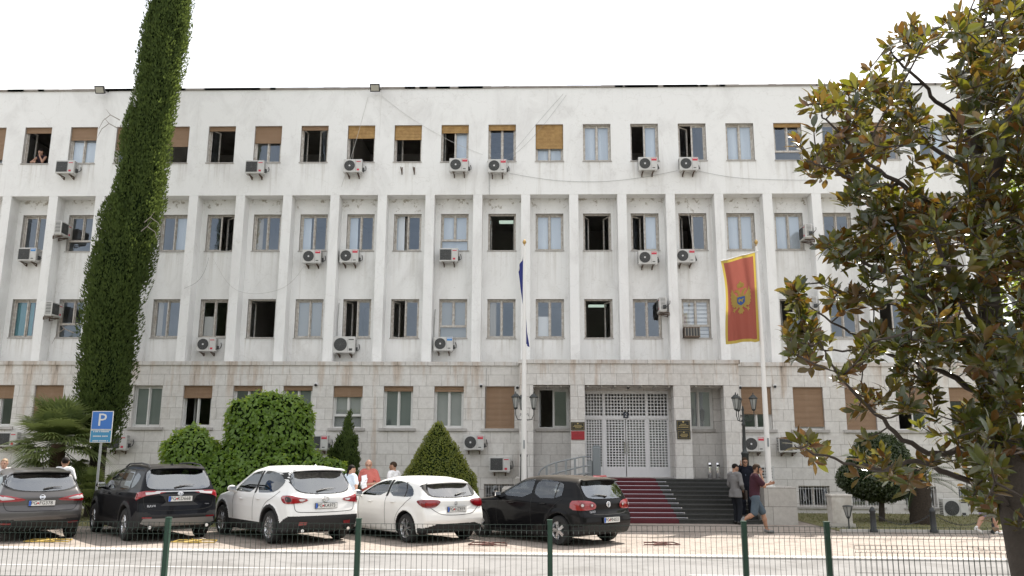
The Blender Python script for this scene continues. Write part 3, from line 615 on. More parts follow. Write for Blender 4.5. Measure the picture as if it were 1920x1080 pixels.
for i, k in W4.items(): window(i, YC, R4, fm=M_FRW, **k)
window(0, YR, (2.86, 4.27), L='o', fm=M_FRW, x=(.12, 1.24), dep=.1); window(0, YR, (2.86, 4.27), fm=M_FRW, x=(5.36, 6.38), dep=.1, cur='g')
# basement windows with bars
for i in IL[2:]+IR:
    a, b, z0, z1 = bhole(i); q = MB(); y = YC+.14
    for r_ in ((a, a+.05, z0, z1), (b-.05, b, z0, z1), (a+.05, b-.05, z0, z0+.05), (a+.05, b-.05, z1-.05, z1), ((a+b)/2-.03, (a+b)/2+.03, z0+.05, z1-.05)): q.box(r_[0]+.002, r_[1]-.002, y, y+.06, r_[2]+.002, r_[3]-.002)
    w = q.obj('basement_window', M_FRM, bld)
    obj('pane', [(a+.05, y+.04, z0+.05), (b-.05, y+.04, z0+.05), (b-.05, y+.04, z1-.05), (a+.05, y+.04, z1-.05)], [(0, 1, 2, 3)], M_GL, w)
    q = MB()
    for k in range(11): x = a+.07+k*(b-a-.14)/10; q.tube([(x, YC+.05, z0), (x+RNG.uniform(-.012, .012), YC+.045, z1)], .008, 5)
    q.tube([(a, YC+.05, z1-.1), (b, YC+.05, z1-.1)], .008, 5); q.obj('bars', M_WHM, w)
    q = MB(); q.box(a-.07, b+.07, YC-.05, YC+.04, z0-.07, z0-.003); q.obj('sill', M_SILL, w)
# entrance: four leaves of square lattice, transom above
def lattice(xa, xb, za, zb, y, nx, nz, t=.0165):
    q = MB()
    for k in range(nx+1): x = xa+(xb-xa)*k/nx; q.box(x-t, x+t, y-.012, y+.012, za, zb)
    for k in range(nz+1): z = za+(zb-za)*k/nz; q.box(xa, xb, y-.0145, y+.0145, z-t, z+t)
    return q
YD = 30.06
M_DOOR = mat('door_paint', (.82, .82, .83), .4, var=(3, .6, (.74, .74, .75)))
dx = [1.80, 2.50, 3.03, 3.28, 3.98, 4.79]
cols = [(1.82, 2.45), (2.53, 3.24), (3.27, 3.98), (4.06, 4.77)]
e = MB()
for x0_, x1_ in ((1.79, 1.82), (2.45, 2.53), (3.98, 4.06), (4.77, 4.80)): e.box(x0_, x1_, YD-.05, YD+.06, LZ+.01, 4.2)
e.box(1.82, 4.77, YD-.047, YD+.057, 3.20, 3.30); e.box(1.82, 4.77, YD-.047, YD+.057, 4.12, 4.2)
door = e.obj('entrance_door', M_DOOR, bld)
for (a, b), nn in (((1.82, 2.45), 6), ((2.53, 3.98), 13), ((4.06, 4.77), 6)): lattice(a, b, 3.31, 4.11, YD, nn, 7).obj('transom_grille', M_DOOR, door)
for k, (a, b) in enumerate(cols):
    q = lattice(a+.03, b-.03, LZ+.36, 3.18, YD-.005, 6, 18); q.box(a, b, YD-.03, YD+.03, LZ+.02, LZ+.355)
    for x in ((a, a+.03), (b-.03, b)): q.box(x[0], x[1], YD-.035, YD+.035, LZ+.02, 3.19)
    q.obj('door_leaf', M_DOOR, door)
    obj('pane', [(a+.03, YD+.03, LZ+.36), (b-.03, YD+.03, LZ+.36), (b-.03, YD+.03, 3.18), (a+.03, YD+.03, 3.18)], [(0, 1, 2, 3)], M_GL, door)
for x in (3.2, 3.31):
    q = MB(); q.tube([(x, YD-.04, 2.0), (x, YD-.1, 2.02), (x, YD-.1, 2.38), (x, YD-.04, 2.4)], .016, 8); q.obj('handle', M_CHR, door)
q = MB(); q.box(3.18, 3.36, YD-.075, YD-.052, 3.235, 3.44); nb = q.obj('number_plate', mat('number_plate_blue', (.012, .018, .04), .4), bld)
text_mesh('2', .17, Matrix.Translation((3.27, YD-.078, 3.335)) @ Matrix.Rotation(PI/2, 4, 'X'), 'number', M_WHM, nb)
# ---------------------------------------------------------------- steps, carpet, pedestals
NS = 10; SY0, SY1 = 25.03, 29.0
ys = [SY0+(SY1-SY0)*k/NS for k in range(NS)]; ys = [y-(.22 if k < 4 else 0)+.10*(k < 4) for k, y in enumerate(ys)]
st = MB(); RI = LZ/NS
for k in range(NS):
    st.box(-.45, 6.56, ys[k], (ys[k+1]+.03 if k < NS-1 else 29.02), 0, RI*(k+1)-.032); st.box(-.45, 6.56, ys[k]-.03, (ys[k+1]+.0 if k < NS-1 else 29.0), RI*(k+1)-.03, RI*(k+1)-(0 if k < NS-1 else .002))
tag(st.obj('entrance_steps', mat('dark_granite', (.022, .023, .022), .42, var=(14, .5, (.055, .056, .054)))), 'flight of ten dark granite steps up to the lattice entrance doors', 'steps')
cx = lambda k: (2.53+.0*k, 4.19-.02*k)
cv = []; cf = []
prof = []
for k in range(NS): prof += [(ys[k]-.036, RI*k+.004, k), (ys[k]-.036, RI*(k+1)+.006, k), ]
prof.append((29.9, LZ+.006, NS))
for (y, z, k) in prof: a, b = 2.56, 4.18-.012*k; cv += [(a, y, z), (b, y, z)]
cf = [(2*i, 2*i+1, 2*i+3, 2*i+2) for i in range(len(prof)-1)]
car_ = thing('stair_carpet', 'dark red carpet runner laid down the middle of the granite entrance steps', 'carpet', (3.3, SY0, 0))
obj('runner', cv, cf, mat('red_carpet', (.115, .022, .028), .95, var=(6, .5, (.08, .016, .021))), car_)
sheet_ = MB()
for k in range(1, NS):
    q = MB(); ex_ = 4.18-.012*k+.34; q.tube([(2.45, ys[k]-.045, RI*k+.018), (ex_, ys[k]-.045, RI*k+.018)], .008, 6); q.box(ex_-.03, ex_-.01, ys[k]-.06, ys[k]-.03, RI*k, RI*k+.04); q.obj('carpet_rod', M_CHR, car_)
def pedestal(label, parts):
    t = thing('stone_pedestal', label, 'pedestal', (parts[0][0], parts[0][2], 0))
    for p_ in parts: q = MB(); q.box(*p_, bev=.012); q.obj('block', M_PED, t)
pedestal('stone block at the right end of the steps carrying lamp post and flag pole', [(6.62, 7.55, 24.72, 26.6, -.05, 1.05), (6.62, 7.3, 26.61, 29.04, -.05, 1.12)])
pedestal('stone block at the left end of the steps behind the black hatchback', [(-.95, -.46, 24.75, 26.9, -.05, .96), (-.62, -.47, 26.91, 29.04, -.05, 1.2)])
# ================================================================ cars
def paint(name, col, metal=0., rough=.35, flake=None, dust=None):
    m = mat(name, col, rough, metal, .12 if col[0] > .05 else .04, var=flake, coat=.5 if col[0] > .05 else .27); n, l = nodes(m); p = n['Principled BSDF']
    if dust:      # a film of dust that settles on faces looking up
        g = n.new('ShaderNodeNewGeometry'); s3 = n.new('ShaderNodeSeparateXYZ'); l.new(g.outputs['Normal'], s3.inputs[0])
        r = n.new('ShaderNodeMapRange'); r.inputs[1].default_value = .55; r.inputs[2].default_value = 1.; r.inputs[4].default_value = dust; l.new(s3.outputs['Z'], r.inputs[0])
        d = n.new('ShaderNodeBsdfDiffuse'); d.inputs[0].default_value = (.36, .31, .25, 1); x = n.new('ShaderNodeMixShader')
        l.new(r.outputs[0], x.inputs[0]); l.new(p.outputs[0], x.inputs[1]); l.new(d.outputs[0], x.inputs[2]); l.new(x.outputs[0], n['Material Output'].inputs['Surface'])
    o_ = n['Material Output']; src = o_.inputs['Surface'].links[0].from_socket; g = n.new('ShaderNodeNewGeometry'); d = n.new('ShaderNodeBsdfDiffuse'); d.inputs[0].default_value = (.05, .048, .046, 1)   # trim on the inner face
    x = n.new('ShaderNodeMixShader'); l.new(g.outputs['Backfacing'], x.inputs[0]); l.new(src, x.inputs[1]); l.new(d.outputs[0], x.inputs[2]); l.new(x.outputs[0], o_.inputs['Surface'])
    return m
P_BLK = paint('black_paint', (.006, .006, .007), dust=.16); P_BLK2 = paint('black_metallic_paint', (.007, .0075, .010), dust=.05)
P_WHT = paint('white_paint', (.78, .78, .77)); P_WHT2 = paint('warm_white_paint', (.78, .775, .75)); P_GRY = paint('grey_metallic_paint', (.10, .095, .095), .55, .3)
G_DK = glass_mat('dark_car_glass', (.16, .17, .17), .10); G_LT = glass_mat('clear_car_glass', (.62, .66, .66), .11); G_RR = glass_mat('rear_glass', (.30, .31, .31), .24)
PHG = mat('phone_screen', (.02, .022, .025), .08)
for q_ in (G_DK, G_LT, G_RR):
    for nd in q_.node_tree.nodes:
        if nd.type == 'BSDF_GLOSSY': nd.inputs['Color'].default_value = (.92, .96, 1, 1)
        if nd.type == 'BUMP': nd.inputs['Distance'].default_value = .004
M_CLAD = mat('black_cladding', (.016, .016, .017), .6, spec=.3, var=(30, .5, (.021, .021, .022)))
M_RED = mat('lamp_red', (.32, .006, .012), .08, coat=1., var=(18, .5, (.20, .004, .008))); M_RED2 = mat('lamp_deep_red', (.16, .004, .008), .08, coat=1.)
M_CLR = mat('lamp_clear', (.55, .52, .52), .1, coat=1.); M_TYRE = mat('tyre_rubber', (.018, .018, .018), .85)
M_RIM = mat('alloy_rim', (.56, .56, .57), .25, metal=.85); M_RIMD = mat('dull_black', (.02, .02, .02), .6); M_SEAM = mat('seam_black', (.006, .006, .006), .7)  # dull black serves the discs behind the spokes and a lamp lens
M_PLT = mat('plate_white', (.66, .66, .64), .4); M_PLB = mat('plate_blue', (.02, .10, .45), .4); M_PLK = mat('plate_black', (.012, .012, .012), .5); M_PLR = mat('plate_red', (.5, .02, .02), .5)
M_SILV = mat('silver_trim', (.50, .50, .51), .3, metal=.6)
M_SEAT = mat('seat_fabric', (.055, .053, .052), .85, var=(9, .5, (.09, .088, .085)))
class Car:
    def __init__(s, name, label, cat, loc, head, paint_m, d):
        s.d = d; s.t = thing(name, label, cat, (loc[0], loc[1], 0), PI/2+head, 'cars parked side by side along the lot'); s.paint = paint_m
        s.top = interp_smooth(d['top'], .16); s.rear = interp_smooth(d['rear'], .10); s.front = interp_smooth(d['front'], .12); s.W = interp_smooth(d['W'], .07); s.plan = interp_smooth(d['plan'], .35); s.bot = interp_smooth(d['bot'], .1)
    def F(s, P):
        d = s.d; x, y, z = P[..., 0], np.abs(P[..., 1]), P[..., 2]
        gh = np.clip((z-d['belt'])/.45, 0, 1)
        pl = s.plan(x)-gh*d.get('ghtaper', .05)*np.clip((.5-x)/1.2, 0, 1)
        wl = s.W(z)*pl
        for xc in (0, d['wb']):
            r = np.hypot(x-xc, z-d['rw']); wl = wl+d.get('flare', .018)*np.exp(-((r-d['ra']-.02)/.06)**2)
        side = (y-wl)/math.sqrt(1.06)
        e = .02; st = (s.top(x+e)-s.top(x-e))/(2*e); top = (z+d.get('crown', .05)*y*y-s.top(x))/np.sqrt(1+np.minimum(st**2, 4))
        sr = (s.rear(z+e)-s.rear(z-e))/(2*e); rr = (s.rear(z)+d.get('rbow', .10)*(y/.9)**2*1.0-x)/np.sqrt(1+np.minimum(sr**2, 4))
        sf = (s.front(z+e)-s.front(z-e))/(2*e); ff = (x-s.front(z)+.22*(y/.9)**2)/np.sqrt(1+np.minimum(sf**2, 4))
        f = smax(side, top, .07+.05*gh); f = smax(f, rr, .08); f = smax(f, ff, .14); f = smax(f, s.bot(x)-z, .05)
        for xc in (0, d['wb']):
            cyl = np.maximum(np.hypot(x-xc, z-d['rw'])-d['ra'], .48-y); f = np.maximum(f, -cyl)
        return f
    def body(s, rule=None):
        d = s.d; h = .021; lo = np.array([-d['ro']-.15, -1.06, .08]); hi = np.array([d['wb']+d['fo']+.15, 1.06, d['H']+.12])
        n = ((hi-lo)/h).astype(int)+1; ax = [lo[i]+h*np.arange(n[i]) for i in range(3)]
        P, Fc = nets(s.F(np.stack(np.meshgrid(*ax, indexing='ij'), -1)).astype(np.float64), lo, h)
        for _ in range(3):
            f0 = s.F(P); g = np.stack([(s.F(P+dv)-f0)/1e-3 for dv in np.eye(3)*1e-3], -1)
            P = P-np.clip(f0/np.maximum((g*g).sum(-1), .25), -.02, .02)[:, None]*g*.8
        s.P, s.Fc, s.rule, s.holes = P, Fc, rule, []
    def finish(s):
        d, P, Fc, rule = s.d, s.P, s.Fc, s.rule
        f0 = s.F(P); g = np.stack([(s.F(P+dv)-f0)/1e-3 for dv in np.eye(3)*1e-3], -1); g /= np.maximum(np.linalg.norm(g, axis=1), 1e-6)[:, None]
        c = P[Fc].mean(1); gn = g[Fc].mean(1); x, y, z = c[:, 0], abs(c[:, 1]), c[:, 2]
        cut = np.zeros(len(c), bool)
        for v, pl_ in s.holes:
            A = np.array(pl_); m0 = A.mean(0); A = m0+(A-m0)*.97
            U, ok = {'L': (c[:, 0], gn[:, 1] > .25), 'R': (c[:, 0], gn[:, 1] < -.25), 'B': (c[:, 1], gn[:, 0] < -.15), 'F': (c[:, 1], gn[:, 0] > .1)}[v]
            ins = np.zeros(len(c), bool); k = len(A)-1
            for q in range(len(A)):
                cr = (A[q, 1] > z) != (A[k, 1] > z); xx = (A[k, 0]-A[q, 0])*(z-A[q, 1])/((A[k, 1]-A[q, 1]) or 1e-9)+A[q, 0]; ins ^= cr & (U < xx); k = q
            cut |= ins & ok
        liner = np.zeros(len(c), bool)
        for xc in (0, d['wb']): liner |= (np.hypot(x-xc, z-d['rw']) < d['ra']+.012) & (y > .44)
        clad = rule(x, y, z) & ~liner if rule else np.zeros(len(c), bool)
        jobs = [('body', ~liner & ~clad & ~cut, s.paint), ('lower_cladding', clad & ~cut, M_CLAD)]
        for sx in (1, -1):
            for lo_ in (True, False): jobs.append(('arch_liner', liner & (c[:, 1]*sx > 0) & ((x < d['wb']/2) == lo_), M_BLK))
        for nm, mk, m in jobs:
            if not mk.any(): continue
            u, inv = np.unique(Fc[mk], return_inverse=True); me = mesh(nm, P[u], inv.reshape(-1, 4), m, True); me.normals_split_custom_set_from_vertices(g[u].tolist()); link(bpy.data.objects.new(nm, me), s.t, False)
        k = d['H']/1.5; zb = d['belt']; q = MB(); xf, xr = 1.28, .28
        for sy in (.37, -.37):
            q.box(xf-.25, xf+.28, sy-.25, sy+.25, .40*k, .56*k, bev=.05); M = Matrix.Translation((xf-.22, sy, .55*k)) @ Matrix.Rotation(-.28, 4, 'Y'); q.box(-.08, .08, -.23, .23, 0, .56*k, M=M, bev=.05); q.box(-.05, .05, -.12, .12, .58*k, .74*k, M=M, bev=.04)
            M = Matrix.Translation((xr-.2, sy*1.05, .52*k)) @ Matrix.Rotation(-.35, 4, 'Y'); q.box(-.05, .05, -.12, .12, .60*k, .74*k, M=M, bev=.04)
        q.box(xr-.25, xr+.22, -.62, .62, .40*k, .55*k, bev=.05); q.box(-.08, .08, -.62, .62, 0, .58*k, M=Matrix.Translation((xr-.2, 0, .52*k)) @ Matrix.Rotation(-.35, 4, 'Y'), bev=.05)
        q.box(1.85, 2.25, -.68, .68, zb-.32, zb-.06, bev=.06); q.tube([Vector((1.72+.06*math.sin(a), .37+.18*math.cos(a), zb-.03+.17*math.sin(a))) for a in np.linspace(0, 2*PI, 20)[:-1]], .016, 6, closed=True)
        q.obj('interior', M_SEAT, s.t, True, world=False)
    def proj(s, pts, O, U, D, off=.004):
        """pts (s,z) -> surface points: start at O + U*s + z, travel along D until the body is met, then lift by off"""
        O, U, D = (np.array(q, float) for q in (O, U, D)); pts = np.array(pts, float)
        B = O+pts[:, :1]*U+np.array([0, 0, 1.])*pts[:, 1:]
        T = np.linspace(0, 4.4, 221); f = s.F(B[:, None]+T[None, :, None]*D)
        k = np.argmax(f < 0, 1); ok = (f < 0).any(1); k = np.where(ok, np.maximum(k, 1), 1); a = T[k-1].copy(); b = T[k].copy()
        for _ in range(18):
            m = (a+b)/2; fm = s.F(B+m[:, None]*D); a = np.where(fm < 0, a, m); b = np.where(fm < 0, m, b)
        Q = B+a[:, None]*D; f0 = s.F(Q); g = np.stack([(s.F(Q+dv)-f0)/1e-3 for dv in np.eye(3)*1e-3], -1); g /= np.maximum(np.linalg.norm(g, axis=1), 1e-6)[:, None]
        s.miss = ~ok; return Q+g*off, g
    VIEWS = dict(L=((0, 1.9, 0), (1, 0, 0), (0, -1, 0)), R=((0, -1.9, 0), (1, 0, 0), (0, 1, 0)), B=((-2.2, 0, 0), (0, 1, 0), (1, 0, 0)))
    def view(s, v):
        if v in s.VIEWS: return s.VIEWS[v]
        if v == 'F': return ((s.d['wb']+2.2, 0, 0), (0, 1, 0), (-1, 0, 0))
        q = math.sqrt(.5); c = np.array([-s.d['ro']+.05, .85 if v == 'CL' else -.85, 0]); sg = 1 if v == 'CL' else -1
        return (c+1.2*np.array([-q, sg*q, 0]), (q, sg*q, 0), (q, -sg*q, 0))
    def patch(s, name, poly, v, m, off=.004, h=.06, sm=2, parent=None, hole=None):
        poly = smooth_line(poly, sm, True) if sm else poly
        if m in (G_DK, G_LT, G_RR): s.holes.append((v, poly))
        if hole: h = .028
        V, Fc = fill_poly(poly, h)
        if hole:
            A = np.array(smooth_line(hole, 1, True)); A = A.mean(0)+(A-A.mean(0))*.97
            def ins_(p):
                c_ = False; k = len(A)-1
                for q in range(len(A)):
                    if (A[q, 1] > p[1]) != (A[k, 1] > p[1]) and p[0] < (A[k, 0]-A[q, 0])*(p[1]-A[q, 1])/(A[k, 1]-A[q, 1])+A[q, 0]: c_ = not c_
                    k = q
                return c_
            Fc = [q for q in Fc if not ins_(V[q].mean(0))]
        Q, g = s.proj(V, *s.view(v), off=off); O, U, D = s.view(v); Fc = [q for q in Fc if not s.miss[q].any()]
        A = Q[Fc[0]] if len(Fc[0]) == 3 else Q[Fc[0][:3]]
        nrm = np.cross(A[1]-A[0], A[2]-A[0])
        if nrm@np.array(D) > 0: Fc = [q[::-1] for q in Fc]
        me = mesh(name, Q, Fc, m, True); me.normals_split_custom_set_from_vertices(g.tolist())
        return link(bpy.data.objects.new(name, me), parent or s.t, False)
    def both(s, name, poly, v, m, **k):
        out = [s.patch(name, poly, v, m, **k)]
        if v == 'B': out.append(s.patch(name, [(-a, b) for a, b in poly][::-1], 'B', m, **k))
        else: out.append(s.patch(name, poly, {'L': 'R', 'CL': 'CR'}[v], m, **k))
        return out
    def seam(s, pts, v, w=.006, name='panel_gap', m=None, off=.0035, mb=None):
        pts = np.array(smooth_line(pts, 2)); dd = []
        for i in range(len(pts)-1):
            k = max(1, int(np.linalg.norm(pts[i+1]-pts[i])/.05)); dd += [pts[i]+(pts[i+1]-pts[i])*j/k for j in range(k)]
        dd.append(pts[-1]); dd = np.array(dd); t = np.gradient(dd, axis=0); nn = np.stack([-t[:, 1], t[:, 0]], 1); nn /= np.maximum(np.linalg.norm(nn, axis=1), 1e-6)[:, None]
        A, _ = s.proj(dd+nn*w, *s.view(v), off=off); B, _ = s.proj(dd-nn*w, *s.view(v), off=off); n = len(dd)
        q = mb or MB(); q.add(np.concatenate([A, B]), [(i, i+1, n+i+1, n+i) for i in range(n-1)])
        return q if mb is not None else q.obj(name, m or M_SEAM, s.t, world=False)
    def wheel(s, x, side, spokes, style, rw=None):
        d = s.d; rw = rw or d['rw']; y0 = d['track']/2*side; w = .105; t = MB(); rr = rw*d.get('rimf', .66)
        t.lathe([(rr-.012, -w), (rr+.01, -w), (rw-.03, -w*.98), (rw-.006, -w*.7), (rw, -w*.4), (rw, w*.4), (rw-.006, w*.7), (rw-.03, w*.98), (rr+.01, w), (rr-.012, w)], 40, (x, y0, rw), 'y', cap=False)
        wh = t.obj('wheel', M_TYRE, s.t, True, world=False)
        r = MB(); so_ = side*(w-.012)
        r.lathe([(rr-.012, so_), (rr+.006, so_+side*.004), (rr-.006, so_-side*.02), (rr-.03, so_-side*.05), (rr-.035, so_-side*.12), (rr-.05, so_-side*.121)] if side > 0 else [(rr-.05, so_+.121), (rr-.035, so_+.12), (rr-.03, so_+.05), (rr-.006, so_+.02), (rr+.006, so_-.004), (rr-.012, so_)], 40, (x, y0, rw), 'y', cap=False)
        for k in range(spokes):
            a = 2*PI*k/spokes+.3
            prs = ((-.09, .0), (.09, .0)) if style == 'twin' else ((0, 0),)
            for o1, _ in prs:
                wd0, wd1 = (.021, .015) if style == 'twin' else ((.035, .05) if style == 'wide' else (.028, .03))
                for (ra_, rb_, wa, wb_) in ((.03, rr-.012, wd0, wd1),):
                    M = Matrix.Translation((x, y0+side*(w-.03), rw)) @ Matrix.Rotation(a, 4, 'Y')
                    oa = o1*.25; ob = o1
                    yb, yt = -.012*side, .014*side
                    V = [(oa-wa, yb, ra_), (oa+wa, yb, ra_), (ob+wb_, yb, rb_), (ob-wb_, yb, rb_), (oa-wa*.8, yt, ra_), (oa+wa*.8, yt, ra_), (ob+wb_*.8, yt*.7, rb_), (ob-wb_*.8, yt*.7, rb_)]
                    r.add([M @ Vector(q) for q in V], [(0, 1, 2, 3), (7, 6, 5, 4), (0, 4, 5, 1), (1, 5, 6, 2), (2, 6, 7, 3), (3, 7, 4, 0)])
        r.lathe([(.001, side*(w-.05)), (.055, side*(w-.05)), (.05, side*(w-.012)), (.001, side*(w-.008))] if side > 0 else [(.001, -(w-.008)), (.05, -(w-.012)), (.055, -(w-.05)), (.001, -(w-.05))], 18, (x, y0, rw), 'y')
        r.obj('rim', M_RIM, wh, True, world=False)
        q = MB(); q.lathe([(.001, -.02), (rr-.012, -.02), (rr-.012, .02), (.001, .02)], 30, (x, y0+side*(w-.085), rw), 'y'); q.obj('brake_disc', M_RIMD, wh, world=False)
    def wheels(s, spokes, style):
        for x in (0, s.d['wb']):
            for sd in (1, -1): s.wheel(x, sd, spokes, style)
            q = MB(); q.lathe([(s.d['ra']-.005, -.86), (s.d['ra']-.005, .86)], 30, (x, 0, s.d['rw']), 'y'); 
        q = MB(); q.box(-.5, s.d['wb']+.6, -.48, .48, .23, .5); q.obj('underbody', M_BLK, s.t, world=False)
    def rearframe(s, y, z):
        (Q,), (g,) = s.proj([(y, z)], *s.view('B'), off=0); g = Vector(g); 
        X = Vector((0, -1, 0)); X = (X-g*X.dot(g)).normalized(); Y = g.cross(X)
        return Matrix(((X.x, Y.x, g.x, Q[0]), (X.y, Y.y, g.y, Q[1]), (X.z, Y.z, g.z, Q[2]), (0, 0, 0, 1)))
    def plate(s, z, txt, tilt=0.):
        M = s.rearframe(0, z); M = Matrix.Translation(M.translation) @ Matrix(((0, 0, -1, 0), (-1, 0, 0, 0), (0, 1, 0, 0), (0, 0, 0, 1))) @ Matrix.Rotation(tilt, 4, 'X')
        M = M @ Matrix.Translation((0, 0, .03)); q = MB()
        q.box(-.268, .268, -.062, .062, -.02, .0, mi=1, M=M, bev=.004); q.box(-.26, .26, -.055, .055, 0, .004, mi=0, M=M); q.box(-.258, -.215, -.053, .053, .0042, .006, mi=2, M=M)
        for k in range(10): a = 2*PI*k/10; q.box(-.14, -.1, -.02, .02, .0045, .0052, mi=3, M=M @ Matrix.Translation((-.012, 0, 0)) @ Matrix.Translation((-.12, 0, 0)) @ Matrix.Rotation(a, 4, 'Z') @ Matrix.Scale(.5, 4) @ Matrix.Translation((.12, 0, 0))) if k == 0 else None
        b = q.obj('number_plate', [M_PLT, M_PLK, M_PLB, M_PLR], s.t, world=False)
        L, Rr = txt.split('*'); mv = lambda x: M @ Matrix.Translation((x, 0, .006)) @ Matrix.Scale(.92, 4, (1, 0, 0))
        text_mesh(L, .108, mv(-.158), 'lettering', M_PLK, b, False, .001); text_mesh(Rr, .108, mv(.078), 'lettering', M_PLK, b, False, .001)
        q = MB(); q.lathe([(.001, 0), (.02, 0), (.02, .002), (.001, .002)], 8, M=M @ Matrix.Translation((-.08, 0, .005))); q.obj('crest', M_PLR, b, world=False)
    def badge(s, y, z, kind, r=.055):
        M = s.rearframe(y, z) @ Matrix.Translation((0, 0, .008)); q = MB()
        ring = lambda rx, ry, w, cx=0, cy=0: q.tube([M @ Vector((cx+rx*math.cos(2*PI*k/24), cy+ry*math.sin(2*PI*k/24), .004)) for k in range(24)], w, 6, closed=True)
        if kind == 'ovals': ring(r*1.25, r*.85, .008); ring(r*.45, r*.8, .006); ring(r*1.0, r*.33, .006, 0, r*.3)
        elif kind == 'wing':
            ring(r*1.2, r*.95, .008); q.tube([M @ Vector(p) for p in ((-r*1.15, r*.35, .004), (-r*.6, r*.3, .005), (0, -r*.35, .006), (r*.6, r*.3, .005), (r*1.15, r*.35, .004))], .009, 6)
        elif kind == 'bar': ring(r, r, .009); q.box(-r*1.15, r*1.15, -.014, .014, 0, .012, M=M)
        elif kind == 'disc':
            ring(r, r, .008); q.tube([M @ Vector(p) for p in ((-r*.75, r*.6, .004), (-r*.3, -r*.8, .004), (0, -r*.05, .004), (r*.3, -r*.8, .004), (r*.75, r*.6, .004))], .007, 5); q.tube([M @ Vector(p) for p in ((-r*.35, r*.85, .004), (0, r*.1, .004), (r*.35, r*.85, .004))], .007, 5)
        elif kind == 'star':
            ring(r*.9, r*.9, .005)
            for k in range(3): a = PI/2+k*2*PI/3; q.tube([M @ Vector((0, 0, .004)), M @ Vector((r*.85*math.cos(a), r*.85*math.sin(a), .004))], [.009, .003], 5)
        q.obj('emblem', M_CHR, s.t, True, world=False)
    def lettering(s, txt, y, z, size):
        M = s.rearframe(y, z) @ Matrix.Translation((0, 0, .006)); text_mesh(txt, size, M, 'model_lettering', M_SILV, s.t, False, .002)
    def wiper(s, z, y0, L, m=None):
        q = MB(); M = s.rearframe(y0, z) @ Matrix.Translation((0, 0, .02)); q.tube([M @ Vector(p) for p in ((0, 0, 0), (.04, .01, .012), (L*.6, .05, .012), (L, .055, .004))], [.022, .016, .011, .006], 6)
        q.tube([M @ Vector(p) for p in ((L*.25, .05, .0), (L*1.08, .055, .0))], .006, 4); q.obj('wiper', M_BLK, s.t, True, world=False)
    def spoiler(s, x0, x1, w, z, th=.035, drop=.03, m=None, mi=None):
        q = MB(); n = 14; v = []
        for i in range(n+1):
            y = -w+2*w*i/n; c = s.d.get('crown', .05)*y*y*1.25; e = 1-(abs(y)/w)**6*.35
            v += [(x0, y, z-c), (x1*e+x0*(1-e), y, z-drop-c), (x1*e+x0*(1-e), y, z-drop-th*.6-c), (x0, y, z-th-c-.03)]
        f = []
        for i in range(n): f += [(4*i+j, 4*i+(j+1) % 4, 4*i+4+(j+1) % 4, 4*i+4+j) for j in range(4)]
        f += [(0, 3, 2, 1), (4*n, 4*n+1, 4*n+2, 4*n+3)]
        bm = bmesh.new(); bv = [bm.verts.new(p) for p in v]
        for p in f: bm.faces.new([bv[j] for j in p])
        bmesh.ops.recalc_face_normals(bm, faces=bm.faces[:]); bm.verts.index_update(); f = [[w_.index for w_ in p.verts] for p in bm.faces]; bm.free()
        q.add(v, f); return q.obj('roof_spoiler', m or s.paint, s.t, True, world=False)
    def mirror(s, x, z, m):
        for sd in (1, -1):
            V, Fc = blob([('e', (x, sd*1.0, z+.05), (.075, .11, .075)), ('c', (x+.03, sd*.84, z-.05), (x+.02, sd*.95, z+.0), .03, .035)], .02, .03)
            o = obj('wing_mirror', V, Fc, m, s.t, True, world=False)
            q = MB(); q.lathe([(.001, x-.078), (.085, x-.077), (.08, x-.05), (.001, x-.05)], 16, (0, sd*1.0, z+.05), 'x'); 
            q2 = MB(); q2.box(x-.079, x-.05, sd*1.0-.085, sd*1.0+.085, z+.0, z+.10, bev=.012); q2.obj('mirror_glass', M_CHR, o, world=False)
    def handle(s, x, z, m=None):
        for sd in ('L', 'R'):
            Q, g = s.proj([(x-.09, z), (x, z), (x+.09, z)], *s.view(sd), off=.022); q = MB(); q.tube(list(Q), [.012, .017, .012], 6); q.obj('door_handle', m or s.paint, s.t, True, world=False)
def roof_pts(*a): return list(a)
# ---- white crossover, third from the left
C = Car('parked_car', 'white compact SUV with black wheel arch cladding, number plate KA973', 'car', (-5.16, 19.26), math.radians(42), P_WHT, dict(
    wb=2.70, ro=.92, fo=.93, H=1.68, rw=.352, ra=.415, track=1.60, belt=1.05, ghtaper=.06, crown=.055, flare=.022, rimf=.70,
    top=[(-1.1, 1.38), (-.75, 1.565), (-.4, 1.62), (.3, 1.665), (1.0, 1.66), (1.45, 1.58), (2.3, 1.12), (2.75, 1.03), (3.35, .92), (3.65, .74)],
    rear=[(.2, -.74), (.4, -.88), (.55, -.915), (.68, -.90), (.85, -.865), (1.0, -.85), (1.10, -.78), (1.35, -.60), (1.55, -.47), (1.7, -.4)],
    front=[(.2, 3.5), (.4, 3.62), (.7, 3.6), (.95, 3.3), (1.2, 3.2)],
    W=[(.15, .80), (.3, .885), (.5, .905), (.75, .915), (.95, .905), (1.03, .88), (1.1, .845), (1.3, .785), (1.5, .705), (1.62, .63), (1.75, .54)],
    plan=[(-1., .90), (-.5, .965), (0, 1), (2.3, 1), (3.0, .955), (3.6, .84)], bot=[(-.95, .33), (-.5, .24), (0, .2), (2.7, .2), (3.6, .24)]))
C.body(lambda x, y, z: ((x < -.3) & (z < np.interp(x, [-.78, -.62, -.45], [.615, .55, .45]))) | ((x > .3) & (x < 2.4) & (z < .42)) | (((np.hypot(x, z-.352) < .485) | (np.hypot(x-2.70, z-.352) < .485)) & (y > .6)) | (z < .28)); C.wheels(10, 'plain'); C.mirror(1.93, 1.07, P_WHT)
